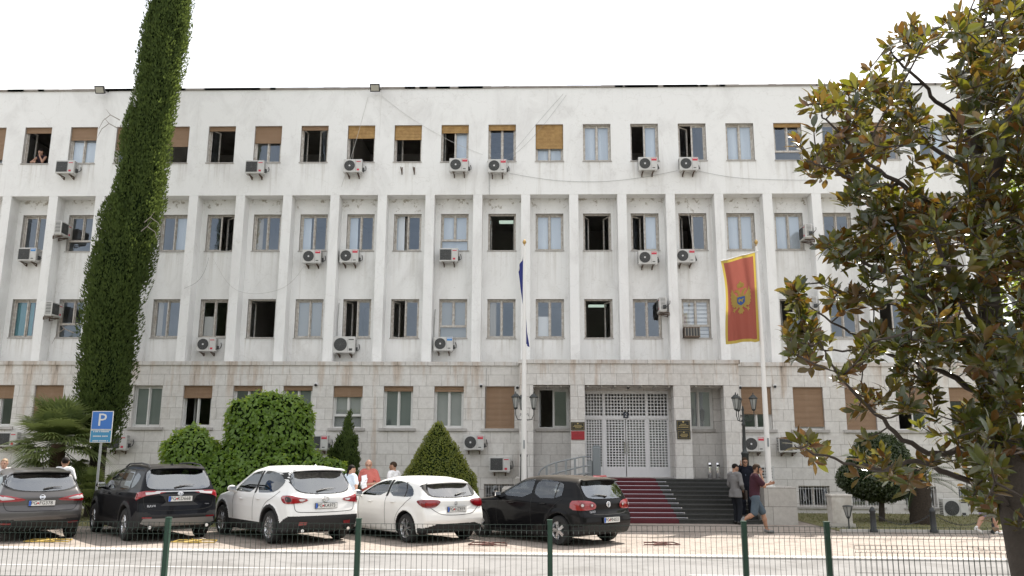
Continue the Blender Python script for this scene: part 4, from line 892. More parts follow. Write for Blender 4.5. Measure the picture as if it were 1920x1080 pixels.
C.both('side_window', [(2.02, 1.085), (1.55, 1.38), (1.28, 1.50), (.98, 1.535), (.90, 1.53), (.92, 1.06), (1.9, 1.05)], 'L', G_DK, sm=1)
C.both('side_window', [(.83, 1.06), (.80, 1.535), (.4, 1.54), (.0, 1.49), (-.3, 1.37), (-.38, 1.29), (-.12, 1.10), (.3, 1.07)], 'L', G_DK, sm=1)
C.both('pillar_trim', [(.925, 1.05), (.895, 1.54), (.795, 1.54), (.835, 1.05)], 'L', M_SEAM, sm=0)
rp_ = [(.60, 1.525), (.66, 1.45), (.70, 1.30), (.66, 1.18), (.5, 1.10), (.2, 1.075)]
C.patch('rear_window_surround', [(.0, 1.56), (.58, 1.555), (.74, 1.48), (.745, 1.38), (.70, 1.25), (.62, 1.12), (.4, 1.07), (0, 1.06), (-.4, 1.07), (-.62, 1.12), (-.70, 1.25), (-.745, 1.38), (-.74, 1.48), (-.58, 1.555)], 'B', M_SEAM, sm=1, hole=[(.0, rp_[0][1]+.005)]+rp_+[(0, rp_[-1][1]-.005)]+[(-a, b) for a, b in rp_[::-1]])
C.patch('rear_window', [(.0, 1.53)]+rp_+[(0, 1.07)]+[(-a, b) for a, b in rp_[::-1]], 'B', G_RR, off=.008, sm=1)
for q in C.both('tail_lamp', [(.31, 1.03), (.05, 1.045), (-.10, 1.0), (-.30, .96), (-.24, .90), (.08, .86), (.24, .90)], 'CL', M_RED, off=.016, sm=1): pass
C.both('lamp_lens', [(.16, 1.01), (.05, 1.01), (.0, .93), (.06, .90), (.14, .93)], 'CL', M_RIMD, off=.02, sm=1)
C.both('lamp_lens', [(-.10, .97), (-.26, .955), (-.16, .905)], 'CL', M_CLR, off=.02, sm=1)
lowp = [(.90, .60), (.84, .635), (.4, .625), (0, .625)]
def arch(C, x, m, w=.07, off=.010, a0=-12, a1=192):
    d = C.d; z0 = d['rw']; o = [(x+(d['ra']+w)*math.cos(math.radians(a)), z0+(d['ra']+w)*math.sin(math.radians(a))) for a in np.linspace(a0, a1, 24)]
    i = [(x+(d['ra']+.006)*math.cos(math.radians(a)), z0+(d['ra']+.006)*math.sin(math.radians(a))) for a in np.linspace(a1, a0, 24)]
    C.both('arch_cladding', [q for q in o+i if True], 'L', m, off=off, sm=0)
C.both('reflector', [(-.16, .50), (-.30, .49), (-.28, .43), (-.14, .42)], 'CL', M_RED2, off=.016, sm=0)
C.spoiler(-.42, -.66, .60, 1.625); C.plate(.82, 'PG*KA973'); C.badge(0, .955, 'wing', .065); C.lettering('CX-5', .60, .90, .08); C.wiper(1.115, .18, .42); C.handle(.62, .93); C.handle(1.55, .90)
C.seam([(.88, 1.05), (.90, .8), (.88, .45)], 'L'); C.seam([(1.98, 1.03), (2.05, .8), (2.0, .45)], 'L'); C.seam([(-.30, 1.12), (-.1, .98), (.25, .86), (.44, .6), (.46, .42)], 'L')
C.seam([(.74, 1.02), (.72, .85), (.70, .72), (.60, .69), (0, .68), (-.60, .69), (-.70, .72), (-.72, .85), (-.74, 1.02)], 'B')
for sd in (.55, -.55): q = MB(); q.tube([(-.93, sd, .315), (-.7, sd, .315)], .042, 12, cap=False); q.tube([(-.92, sd, .315), (-.7, sd, .315)], .036, 12); q.obj('exhaust_pipe', M_CHR, C.t, True, world=False)
def frontend(C, hz, ws):
    C.patch('windscreen', ws, 'F', G_DK, h=.1, sm=1)
    for sd in (1, -1): C.patch('headlamp', [(sd*.45, hz), (sd*.75, hz+.1), (sd*.82, hz+.02), (sd*.7, hz-.08)][::sd], 'F', M_CLR, sm=1)
    C.finish(); C.patch('grille', [(.42, hz-.02), (.3, hz-.32), (-.3, hz-.32), (-.42, hz-.02)], 'F', M_BLK, sm=1)
frontend(C, .72, [(.70, 1.15), (.55, 1.52), (-.55, 1.52), (-.70, 1.15), (0, 1.13)])
def fin(C, x, z, m): q = MB(); q.add([(x-.09, 0, z-.01), (x+.1, 0, z-.01), (x-.06, 0, z+.055), (x-.09, .02, z-.01), (x-.09, -.02, z-.01)], [(0, 2, 3), (0, 4, 2), (3, 2, 1), (1, 2, 4)]); q.obj('aerial', m, C.t, world=False)
fin(C, -.25, 1.65, P_WHT)
# ---- black boxy SUV, second from the left
C = Car('parked_car', 'black SUV with angular grey bumper cladding, number plate KD668', 'car', (-8.55, 19.62), math.radians(41), P_BLK2, dict(
    wb=2.69, ro=.98, fo=.93, H=1.69, rw=.355, ra=.42, track=1.62, belt=1.08, ghtaper=.05, crown=.045, flare=.03, rimf=.66,
    top=[(-1.1, 1.52), (-.7, 1.60), (-.3, 1.645), (.4, 1.675), (1.0, 1.67), (1.45, 1.58), (2.2, 1.16), (2.6, 1.08), (3.4, 1.0), (3.66, .8)],
    rear=[(.2, -.80), (.4, -.94), (.55, -.97), (.68, -.94), (.85, -.90), (1.0, -.90), (1.14, -.86), (1.3, -.76), (1.5, -.64), (1.62, -.58), (1.75, -.52)],
    front=[(.2, 3.5), (.4, 3.62), (.75, 3.62), (1.0, 3.35), (1.2, 3.2)],
    W=[(.15, .82), (.3, .895), (.5, .91), (.75, .915), (.95, .91), (1.06, .89), (1.14, .85), (1.3, .81), (1.5, .735), (1.63, .66), (1.78, .55)],
    plan=[(-1.05, .92), (-.5, .975), (0, 1), (2.3, 1), (3.0, .965), (3.6, .86)], bot=[(-.98, .35), (-.5, .25), (0, .21), (2.7, .21), (3.6, .25)]))
C.body(lambda x, y, z: ((x < -.35) & (z < np.interp(x, [-.85, -.70, -.5], [.655, .68, .55])) & (z < np.interp(y, [.6, .72], [.60, .69]))) | ((x > .3) & (x < 2.4) & (z < .43)) | (((np.hypot(x, z-.355) < .51) | (np.hypot(x-2.69, z-.355) < .51)) & (y > .6)) | (z < .28)); C.wheels(5, 'wide'); C.mirror(1.90, 1.12, P_BLK2)
C.both('side_window', [(2.0, 1.13), (1.55, 1.40), (1.28, 1.51), (.98, 1.55), (.90, 1.55), (.92, 1.10)], 'L', G_LT, sm=1)
C.both('side_window', [(.83, 1.10), (.80, 1.55), (.2, 1.545), (.05, 1.50), (.0, 1.15), (.05, 1.11)], 'L', G_DK, sm=1)
C.both('side_window', [(-.06, 1.13), (-.03, 1.50), (-.35, 1.45), (-.42, 1.33), (-.3, 1.2)], 'L', G_DK, sm=1)
rp_ = [(.60, 1.56), (.68, 1.48), (.70, 1.30), (.69, 1.17), (.5, 1.135), (.2, 1.13)]
C.patch('rear_window', [(.0, 1.565)]+rp_+[(0, 1.13)]+[(-a, b) for a, b in rp_[::-1]], 'B', G_RR, off=.006, sm=1)
C.both('tail_lamp', [(.20, 1.06), (.0, 1.105), (-.30, 1.105), (-.36, 1.08), (-.28, 1.05), (-.02, 1.0), (.18, .90), (.22, .95)], 'CL', M_RED, off=.016, sm=0)
C.both('lamp_lens', [(-.0, 1.07), (-.26, 1.08), (-.24, 1.045), (-.02, 1.015)], 'CL', M_CLR, off=.02, sm=0)
C.patch('tailgate_trim', [(.58, 1.06), (.50, 1.10), (-.50, 1.10), (-.58, 1.06), (-.44, 1.075), (.44, 1.075)], 'B', M_SILV, off=.02, sm=0)
C.patch('bumper_insert', [(.80, .42), (.76, .52), (-.76, .52), (-.80, .42), (-.6, .36), (.6, .36)], 'B', mat('grey_bumper', (.17, .165, .16), .5), off=.016, sm=0)
C.both('reflector', [(-.02, .555), (-.18, .55), (-.18, .52), (-.02, .525)], 'CL', M_RED2, off=.022, sm=0)
C.spoiler(-.50, -.74, .60, 1.645, drop=.045); C.plate(.93, 'PG*KD668'); C.badge(0, 1.035, 'ovals', .045); C.lettering('RAV4', .60, .78, .075); C.lettering('HYBRID', -.62, .80, .03); C.wiper(1.16, .12, .40); C.handle(.55, 1.0); C.handle(1.5, .98)
C.seam([(.88, 1.09), (.90, .8), (.88, .45)], 'L'); C.seam([(1.98, 1.08), (2.05, .8), (2.0, .45)], 'L'); C.seam([(-.10, 1.12), (.25, .9), (.44, .66), (.47, .45)], 'L')
C.seam([(.78, 1.05), (.76, .85), (.72, .70), (0, .67), (-.72, .70), (-.76, .85), (-.78, 1.05)], 'B')
C.patch('tailgate_recess', [(.47, 1.03), (.36, .98), (.30, .86), (.42, .78), (-.42, .78), (-.30, .86), (-.36, .98), (-.47, 1.03)], 'B', M_BLK, off=.006, sm=0)
for sd in (.62, -.62): q = MB(); q.tube([(-.96, sd, .335), (-.7, sd, .335)], .045, 12, cap=False); q.tube([(-.95, sd, .335), (-.7, sd, .335)], .037, 12); q.obj('exhaust_pipe', M_CHR, C.t, True, world=False)
for sd in (1, -1):
    q = MB(); q.tube([(1.35, sd*.60, 1.60), (1.1, sd*.585, 1.675), (.2, sd*.575, 1.70), (-.35, sd*.575, 1.665), (-.5, sd*.58, 1.61)], .018, 8); q.obj('roof_rail', M_BLK, C.t, True, world=False)
fin(C, -.1, 1.66, P_BLK2); frontend(C, .86, [(.72, 1.2), (.57, 1.55), (-.57, 1.55), (-.72, 1.2), (0, 1.17)])
# ---- grey crossover at the left edge
C = Car('parked_car', 'grey metallic crossover with wide red tail lamps, number plate FG378', 'car', (-11.47, 19.30), math.radians(40), P_GRY, dict(
    wb=2.646, ro=.87, fo=.87, H=1.60, rw=.34, ra=.40, track=1.56, belt=1.02, ghtaper=.08, crown=.06, flare=.02, rimf=.68,
    top=[(-1.05, 1.38), (-.65, 1.50), (-.3, 1.55), (.4, 1.59), (1.0, 1.58), (1.4, 1.50), (2.2, 1.08), (2.6, 1.0), (3.2, .9), (3.5, .74)],
    rear=[(.2, -.70), (.4, -.83), (.55, -.87), (.66, -.86), (.78, -.81), (.95, -.82), (1.08, -.75), (1.3, -.58), (1.48, -.46), (1.62, -.38)],
    front=[(.2, 3.4), (.4, 3.5), (.7, 3.48), (.92, 3.2), (1.2, 3.1)],
    W=[(.15, .79), (.3, .87), (.5, .895), (.75, .905), (.93, .90), (1.0, .875), (1.08, .835), (1.25, .78), (1.42, .71), (1.52, .63), (1.7, .52)],
    plan=[(-.95, .90), (-.5, .97), (0, 1), (2.3, 1), (3.0, .95), (3.5, .84)], bot=[(-.9, .30), (-.5, .24), (0, .2), (2.7, .2), (3.5, .24)]))
C.body(lambda x, y, z: ((x < -.3) & (z < np.interp(y, [.4, .8], [.47, .50]))) | ((x > .3) & (x < 2.3) & (z < .36)) | (((np.hypot(x, z-.34) < .455) | (np.hypot(x-2.646, z-.34) < .455)) & (y > .6)) | (z < .27)); C.wheels(10, 'plain'); C.mirror(1.88, 1.04, P_GRY)
C.both('side_window', [(1.95, 1.06), (1.5, 1.33), (1.25, 1.43), (.95, 1.465), (.88, 1.46), (.9, 1.03)], 'L', G_DK, sm=1)
C.both('side_window', [(.82, 1.03), (.78, 1.465), (.3, 1.45), (-.05, 1.38), (-.32, 1.26), (-.1, 1.12), (.1, 1.05)], 'L', G_DK, sm=1)
rp_ = [(.56, 1.44), (.66, 1.38), (.72, 1.27), (.70, 1.20), (.5, 1.11), (.2, 1.085)]
C.patch('rear_window_surround', [(0, 1.475), (.58, 1.47), (.70, 1.41), (.76, 1.27), (.74, 1.17), (.5, 1.085), (0, 1.06), (-.5, 1.085), (-.74, 1.17), (-.76, 1.27), (-.70, 1.41), (-.58, 1.47)], 'B', M_SEAM, sm=1, hole=[(.0, rp_[0][1]+.005)]+rp_+[(0, rp_[-1][1]-.005)]+[(-a, b) for a, b in rp_[::-1]])
C.patch('rear_window', [(.0, 1.45)]+rp_+[(0, 1.08)]+[(-a, b) for a, b in rp_[::-1]], 'B', G_RR, off=.008, sm=1)
C.both('tail_lamp', [(.34, 1.02), (.0, 1.01), (-.30, .94), (-.38, .91), (-.30, .875), (0, .86), (.2, .88)], 'CL', M_RED, off=.016, sm=1)
C.both('lamp_lens', [(.18, .985), (.0, .98), (-.20, .935), (-.20, .915), (.04, .90)], 'CL', M_CLR, off=.02, sm=1)
C.both('reflector', [(-.02, .43), (-.2, .42), (-.18, .39), (-.02, .395)], 'CL', M_RED2, off=.016, sm=0)
C.spoiler(-.38, -.60, .58, 1.545); C.plate(.83, 'PG*FG378'); C.badge(0, .955, 'bar', .05); C.wiper(1.115, -.02, .34); C.handle(.5, .92); C.handle(1.5, .9)
C.seam([(.86, 1.02), (.88, .8), (.86, .4)], 'L'); C.seam([(-.15, 1.06), (.2, .86), (.42, .62), (.45, .40)], 'L')
C.seam([(.76, 1.0), (.74, .84), (.68, .69), (.58, .665), (0, .66), (-.58, .665), (-.68, .69), (-.74, .84), (-.76, 1.0)], 'B')
q = MB(); q.tube([(-.2, -.05, 1.55), (-.32, -.05, 1.64)], [.012, .006], 6); q.obj('aerial', M_BLK, C.t, world=False); frontend(C, .7, [(.68, 1.12), (.55, 1.44), (-.55, 1.44), (-.68, 1.12), (0, 1.09)])
# ---- white hatchback, fourth
C = Car('parked_car', 'white hatchback with large dark red tail lamps, number plate HZ859', 'car', (-2.24, 19.66), math.radians(42.5), P_WHT2, dict(
    wb=2.70, ro=.78, fo=.81, H=1.44, rw=.316, ra=.372, track=1.54, belt=.97, ghtaper=.10, crown=.06, flare=.02, rimf=.70,
    top=[(-1., 1.16), (-.6, 1.30), (-.3, 1.36), (.3, 1.425), (.9, 1.43), (1.35, 1.36), (2.25, .98), (2.6, .93), (3.2, .82), (3.5, .66)],
    rear=[(.15, -.62), (.35, -.74), (.5, -.78), (.62, -.76), (.78, -.70), (.92, -.69), (1.0, -.62), (1.2, -.44), (1.32, -.34), (1.5, -.22)],
    front=[(.15, 3.4), (.35, 3.5), (.6, 3.49), (.82, 3.2), (1.1, 3.1)],
    W=[(.12, .78), (.25, .855), (.45, .88), (.68, .89), (.88, .885), (.95, .86), (1.02, .82), (1.2, .755), (1.33, .68), (1.4, .62), (1.55, .5)],
    plan=[(-.85, .90), (-.4, .97), (0, 1), (2.3, 1), (3.0, .95), (3.5, .83)], bot=[(-.8, .27), (-.4, .2), (0, .16), (2.7, .16), (3.5, .2)]))
C.body(lambda x, y, z: ((x < -.42) & (z < np.interp(y, [.55, .85], [.42, .34]))) | (z < .2)); C.wheels(5, 'twin'); C.mirror(1.90, .97, P_WHT2)
C.both('side_window', [(1.96, 1.0), (1.5, 1.23), (1.2, 1.315), (.92, 1.335), (.86, 1.33), (.88, .985), (1.9, .97)], 'L', G_LT, sm=1)
C.both('side_window', [(.80, .985), (.76, 1.335), (.4, 1.32), (.02, 1.24), (-.15, 1.12), (-.19, 1.02), (-.1, .985)], 'L', G_LT, sm=1)
C.both('pillar_trim', [(.885, .975), (.85, 1.345), (.75, 1.345), (.805, .975)], 'L', M_SEAM, sm=0); C.seam([(.12, .985), (.1, 1.13), (.22, 1.30)], 'L', .014, off=.007)
rp_ = [(.50, 1.265), (.57, 1.22), (.62, 1.10), (.58, 1.02), (.4, 1.0), (.2, .99)]
C.patch('rear_window_surround', [(0, 1.29), (.54, 1.285), (.70, 1.25), (.70, 1.14), (.64, 1.0), (.3, .975), (0, .97), (-.3, .975), (-.64, 1.0), (-.70, 1.14), (-.70, 1.25), (-.54, 1.285)], 'B', M_SEAM, sm=1, hole=[(.0, rp_[0][1]+.005)]+rp_+[(0, rp_[-1][1]-.005)]+[(-a, b) for a, b in rp_[::-1]])
C.patch('rear_window', [(.0, 1.27)]+rp_+[(0, .985)]+[(-a, b) for a, b in rp_[::-1]], 'B', G_RR, off=.008, sm=1)
C.both('tail_lamp', [(.24, .92), (.10, .94), (-.20, .935), (-.28, .90), (-.22, .82), (-.14, .77), (.04, .765), (.2, .86)], 'CL', M_RED2, off=.018, sm=1)
C.both('lamp_lens', [(.0, .90), (-.20, .90), (-.18, .84), (-.02, .80), (.06, .85)], 'CL', M_RED, off=.022, sm=1)
C.spoiler(-.27, -.49, .56, 1.345, drop=.03); C.plate(.73, 'PG*HZ859'); C.badge(0, .86, 'star', .045); C.wiper(1.02, -.05, .3); C.handle(.52, .86); C.handle(1.5, .84)
C.seam([(.84, .97), (.86, .7), (.84, .3)], 'L'); C.seam([(1.98, .95), (2.04, .7), (2.0, .3)], 'L'); C.seam([(-.15, .98), (.05, .84), (.28, .68), (.42, .50), (.44, .28)], 'L')
C.seam([(.70, .80), (.55, .69), (.42, .62), (0, .60), (-.42, .62), (-.55, .69), (-.70, .80)], 'B')
frontend(C, .66, [(.66, 1.02), (.52, 1.32), (-.52, 1.32), (-.66, 1.02), (0, 1.0)])
# ---- black hatchback, right of the row
C = Car('parked_car', 'black hatchback with round-ringed red tail lamps parked in front of the steps', 'car', (1.12, 19.36), math.radians(45), P_BLK, dict(
    wb=2.578, ro=.79, fo=.84, H=1.485, rw=.316, ra=.37, track=1.53, belt=.97, ghtaper=.05, crown=.055, flare=.016, rimf=.64,
    top=[(-1., 1.32), (-.55, 1.41), (-.3, 1.44), (.3, 1.475), (.9, 1.475), (1.25, 1.42), (2.1, 1.0), (2.5, .95), (3.1, .85), (3.4, .68)],
    rear=[(.15, -.64), (.35, -.76), (.5, -.79), (.64, -.775), (.74, -.71), (.9, -.71), (1.02, -.66), (1.2, -.56), (1.36, -.46), (1.5, -.40)],
    front=[(.15, 3.28), (.35, 3.38), (.6, 3.38), (.85, 3.12), (1.1, 3.05)],
    W=[(.12, .77), (.25, .845), (.45, .87), (.68, .88), (.88, .87), (.95, .85), (1.02, .815), (1.2, .765), (1.35, .70), (1.44, .63), (1.6, .52)],
    plan=[(-.85, .915), (-.4, .975), (0, 1), (2.2, 1), (2.9, .95), (3.4, .84)], bot=[(-.8, .27), (-.4, .2), (0, .16), (2.6, .16), (3.4, .2)]))
C.body(lambda x, y, z: ((x < -.4) & (z < np.interp(x, [-.8, -.45], [.46, .40]))) | (z < .25)); C.wheels(5, 'wide'); C.mirror(1.86, .98, P_BLK)
C.both('side_window', [(1.92, 1.0), (1.5, 1.25), (1.2, 1.36), (.92, 1.385), (.84, 1.38), (.87, .975)], 'L', G_LT, sm=1)
C.both('side_window', [(.79, .975), (.75, 1.385), (.3, 1.37), (-.02, 1.32), (-.08, 1.26), (-.06, .99)], 'L', G_LT, sm=1)
C.seam([(.13, .98), (.08, 1.34)], 'L', .012, off=.007)
rp_ = [(.56, 1.37), (.62, 1.28), (.64, 1.14), (.60, 1.02), (.4, .995), (.2, .99)]
C.patch('rear_window', [(.0, 1.38)]+rp_+[(0, .99)]+[(-a, b) for a, b in rp_[::-1]], 'B', G_RR, off=.006, sm=1)
C.both('tail_lamp', [(.26, .95), (.10, .965), (-.12, .955), (-.26, .91), (-.30, .84), (-.25, .77), (.0, .755), (.28, .77)], 'CL', M_RED, off=.016, sm=1)
for (sx, zz, r_) in ((.02, .865, .062), (-.19, .86, .05)):
    C.both('lamp_ring', [(sx+r_*math.cos(a), zz+r_*math.sin(a)) for a in np.linspace(0, 2*PI, 14)[:-1]], 'CL', M_RED2, off=.021, sm=0, h=.03)
    C.both('lamp_lens', [(sx+r_*.45*math.cos(a), zz+r_*.45*math.sin(a)) for a in np.linspace(0, 2*PI, 10)[:-1]], 'CL', M_CLR, off=.026, sm=0, h=.03)
C.spoiler(-.42, -.58, .58, 1.425, th=.03, drop=.02)
C.patch('brake_light', [(.22, 1.405), (.22, 1.385), (-.22, 1.385), (-.22, 1.405)], 'B', M_RED2, off=.10, sm=0)
C.plate(.545, 'PG*MN033'); C.badge(0, .87, 'disc', .058); C.lettering('GOLF', .50, .72, .07); C.wiper(1.02, .06, -.34); C.handle(.45, .86); C.handle(1.45, .84)
C.seam([(.83, .97), (.85, .7), (.83, .3)], 'L'); C.seam([(1.92, .95), (2.0, .7), (1.95, .3)], 'L'); C.seam([(-.1, .98), (.1, .86), (.3, .66), (.42, .46), (.43, .3)], 'L')
C.seam([(.66, 1.36), (.70, 1.0), (.68, .80), (.62, .67), (0, .655), (-.62, .67), (-.68, .80), (-.70, 1.0), (-.66, 1.36)], 'B')
q = MB(); q.tube([(-.05, .05, 1.47), (-.22, .05, 1.53)], [.010, .005], 6); q.obj('aerial', M_BLK, C.t, world=False); frontend(C, .68, [(.64, 1.04), (.54, 1.36), (-.54, 1.36), (-.64, 1.04), (0, 1.02)])
# ================================================================ people
SKIN = mat('skin', (.46, .27, .19), .55, var=(9, .5, (.40, .22, .155)))
SKIN2 = mat('tanned_skin', (.36, .20, .13), .55, var=(9, .5, (.31, .165, .105)))
H_DK = mat('dark_hair', (.012, .009, .008), .7, spec=.12); H_BR = mat('brown_hair', (.045, .028, .018), .7, spec=.12); H_GR = mat('grey_hair', (.17, .155, .14), .7, spec=.15)
EYE = mat('eye_dark', (.02, .015, .012), .2); PHN = mat('phone_black', (.01, .01, .011), .2)
def cloth(name, c, v=.2): return mat(name, c, .9, spec=.15, var=(7, .6, tuple(q*(1-v) for q in c)), bump=(22, .01))
def person(label, loc, rz, h, p, hair, top, legs, shoes, skin=SKIN, group=None, long=.0, sleeve='short', collar=None, shorts=False, belly=0., hairstyle='short', glasses=False, jacket=None, rx=0.):
    """a standing figure 1.75 m tall in its own frame (x right, y forward); p overrides joints"""
    t = thing('person', label, 'person', loc, rz, group, sc=h/1.75)
    J = dict(hip=(0, 0, .94), chest=(0, .0, 1.30), neck=(0, -.01, 1.48), head=(0, .03, 1.635), look=0., nod=0.,
             rsh=(.185, -.01, 1.425), lsh=(-.185, -.01, 1.425), rel=(.235, -.03, 1.14), lel=(-.235, -.03, 1.14), rwr=(.225, .07, .90), lwr=(-.225, .07, .90),
             rkn=(.10, .03, .50), lkn=(-.10, .03, .50), ran=(.105, -.02, .085), lan=(-.105, -.02, .085), rhand=None, lhand=None)
    J.update(p); V3 = lambda q: np.array(q, float)
    J = {k: (V3(v) if isinstance(v, tuple) else v) for k, v in J.items()}
    hip, ch, nk, hd = J['hip'], J['chest'], J['neck'], J['head']
    rh, lh = hip+V3((.09, 0, -.03)), hip+V3((-.09, 0, -.03))
    c, s_ = math.cos(J['look']), math.sin(J['look']); cn, sn = math.cos(J['nod']), math.sin(J['nod'])
    RH = np.array([[c, -s_, 0], [s_, c, 0], [0, 0, 1]])@np.array([[1, 0, 0], [0, cn, -sn], [0, sn, cn]])   # head axes
    hp = lambda x, y, z: hd+RH@V3((x, y, z))
    body = [('e', hip, (.155, .11, .13)), ('e', ch, (.165, .11, .17)), ('c', hip+V3((0, 0, .08)), ch, .115, .12), ('c', ch+V3((0, -.01, .10)), nk, .10, .06),
            ('c', J['rsh']-V3((.05, 0, -.02)), J['lsh']+V3((.05, 0, .02)), .065, .065), ('c', nk-V3((0, 0, .03)), hp(0, -.02, -.05), .057, .055)]
    body += [('e', hp(0, -.012, .025), (.076, .096, .092), RH), ('e', hp(0, .022, -.05), (.056, .068, .066), RH), ('c', hp(0, .088, -.008), hp(0, .104, -.034), .011, .015, .012), ('c', hp(-.03, .078, .018), hp(.03, .078, .018), .013, .013, .02),
             ('c', hp(-.018, .082, -.066), hp(.018, .082, -.066), .010, .010, .012), ('e', hp(0, .066, -.098), (.026, .024, .02), RH, )]
    for sx in (1, -1): body.append(('e', hp(sx*.078, -.01, -.01), (.012, .021, .033), RH))
    for a in 'rl':
        sh, el, wr = J[a+'sh'], J[a+'el'], J[a+'wr']
        body += [('c', sh, el, .052, .040), ('c', el, wr, .040, .027)]
        d = wr-el; d /= np.linalg.norm(d); hn = J[a+'hand']; d = d if hn is None else hn/np.linalg.norm(hn)
        sx = 1 if a == 'r' else -1
        side = np.cross(d, V3((sx, 0, .0))); side = side/np.linalg.norm(side) if np.linalg.norm(side) > .2 else V3((0, 1, 0)); nrm = np.cross(d, side)*sx
        pm = wr+d*.052
        body += [('c', wr, pm-side*.014, .024, .023, .02), ('c', wr, pm+side*.018, .022, .021, .02)]
        for i_, (o_, L_) in enumerate(((.030, .066), (.011, .076), (-.009, .070), (-.028, .055))):
            b0 = wr+d*.085+side*o_; b1 = b0+d*L_*.55-nrm*.010; b2 = b1+d*L_*.35-nrm*.026
            body += [('c', b0-d*.02, b1, .0100, .0095, .006), ('c', b1, b2, .0095, .0082, .005)]
        b0 = wr+d*.03+side*.032; b1 = b0+d*.035+side*.026-nrm*.012; body += [('c', b0, b1, .0125, .0105, .008), ('c', b1, b1+d*.028+side*.004-nrm*.01, .0105, .009, .005)]
    for a, h0 in (('r', rh), ('l', lh)):
        kn, an = J[a+'kn'], J[a+'an']; d = kn-an; fw_ = V3((0, 1, 0)); toe = J.get(a+'toe'); toe = V3((0, .15, -.045)) if toe is None else toe
        body += [('c', h0, kn, .085, .056), ('c', kn, an+d*.62, .054, .058), ('c', an+d*.62, an, .056, .038), ('c', an, an+toe, .04, .032)]
    V, F_ = blob(body, .0092, .035); o = obj('body', V, F_, skin, t, True, world=False)
    # eyes
    q = MB()
    for sx in (1, -1): q.lathe([(.001, -.008), (.009, -.004), (.009, .004), (.001, .008)], 8, tuple(hp(sx*.031, .083, .0)))
    q.obj('eyes', EYE, t, True, world=False)
    if glasses:
        q = MB()
        for sx in (1, -1): q.tube([hp(sx*.033+.024*math.cos(a), .098, .0+.019*math.sin(a)) for a in np.linspace(0, 2*PI, 12)[:-1]], .0035, 5, closed=True); q.tube([hp(sx*.058, .096, .005), hp(sx*.082, -.01, .008)], .003, 5)
        q.tube([hp(-.01, .1, .003), hp(.01, .1, .003)], .003, 5); q.obj('glasses', PHN, t, world=False)
    # hair
    if hairstyle == 'bald': hr = [('e', hp(0, -.018, .012), (.083, .101, .088), RH)]; cut = lambda G: np.maximum(((G-hp(0, 0, .055))@RH)[..., 2], ((G-hp(0, .012, 0))@RH)[..., 1])
    else:
        hr = [('e', hp(0, -.016, .034), (.085, .105, .096), RH)]; cut = lambda G: np.minimum(np.maximum(((G-hp(0, .065, 0))@RH)[..., 1]*.8-((G-hp(0, 0, .058))@RH)[..., 2]*1., -((G-hp(0, 0, -.05))@RH)[..., 2]), ((G-hp(0, .0, -.2))@RH)[..., 2]*0+9)
    if hairstyle == 'pony': hr += [('c', hp(0, -.10, .0), hp(0, -.125, -.12), .035, .022), ('c', hp(0, -.125, -.12), hp(0, -.11, -.2), .022, .008)]
    Vh, Fh = blob([hr[0], ('-', cut)]+hr[1:], .011, .015); obj('hair', Vh, Fh, hair, t, True, world=False)
    # clothes
    g_ = .014
    sh_ = [('e', hip+V3((0, 0, .02)), (.165+g_, .118+g_+belly*.6, .12)), ('e', ch, (.172+g_, .118+g_, .175)), ('c', hip+V3((0, belly*.4, .10)), ch, .125+g_*.6+belly*.5, .128+g_*.6), ('c', ch+V3((0, -.01, .10)), nk-V3((0, 0, .025)), .105+g_, .062+g_*.5), ('c', J['rsh']-V3((.05, 0, -.02)), J['lsh']+V3((.05, 0, .02)), .068+g_, .068+g_)]
    if belly: sh_.append(('e', hip+V3((0, .06, .16)), (.15, .09+belly, .14)))
    for a in 'rl':
        sh, el, wr = J[a+'sh'], J[a+'el'], J[a+'wr']
        if sleeve == 'none': continue
        e_ = el if sleeve == 'long' else sh+(el-sh)*.72
        sh_.append(('c', sh, e_, .055+g_, (.046+g_) if sleeve == 'long' else .062+g_))
        if sleeve == 'long': sh_.append(('c', el, wr-(wr-el)*.06, .046+g_, .031+g_))
    if long: sh_ += [('c', hip+V3((sx*.07, 0, -.02)), hip+V3((sx*.085, -.01, -long)), .125, .13) for sx in (1, -1)]
    Vs, Fs = blob(sh_+[('-', lambda G: (hip[2]-(long if long else .05)-.03)-G[..., 2])], .0115, .03); obj('jacket' if jacket else 'shirt', Vs, Fs, top, t, True, world=False)
    if collar is not None:
        q = MB(); q.tube([nk+V3((.066*math.cos(a), .062*math.sin(a)+.0, -.015-.02*math.sin(a))) for a in np.linspace(0, 2*PI, 16)[:-1]], .016, 6, closed=True)
        if jacket: q.add([nk+V3((-.035, .085, -.03)), nk+V3((.035, .085, -.03)), ch+V3((.012, .142, -.05)), ch+V3((-.012, .142, -.05))], [(0, 1, 2, 3)])
        q.obj('collar', collar, t, True, world=False)
    tr = [('e', hip-V3((0, 0, .02)), (.162+g_*.6, .112+g_*.6, .115))]
    for a, h0 in (('r', rh), ('l', lh)):
        kn, an = J[a+'kn'], J[a+'an']
        if shorts: tr.append(('c', h0, h0+(kn-h0)*.93, .09+g_, .08+g_))
        else: tr += [('c', h0, kn, .09+g_, .062+g_), ('c', kn, an, .062+g_, .05+g_)]
    Vt, Ft = blob(tr+[('-', lambda G: G[..., 2]-hip[2]-.06)], .012, .03); obj('trousers' if not shorts else 'shorts', Vt, Ft, legs, t, True, world=False)
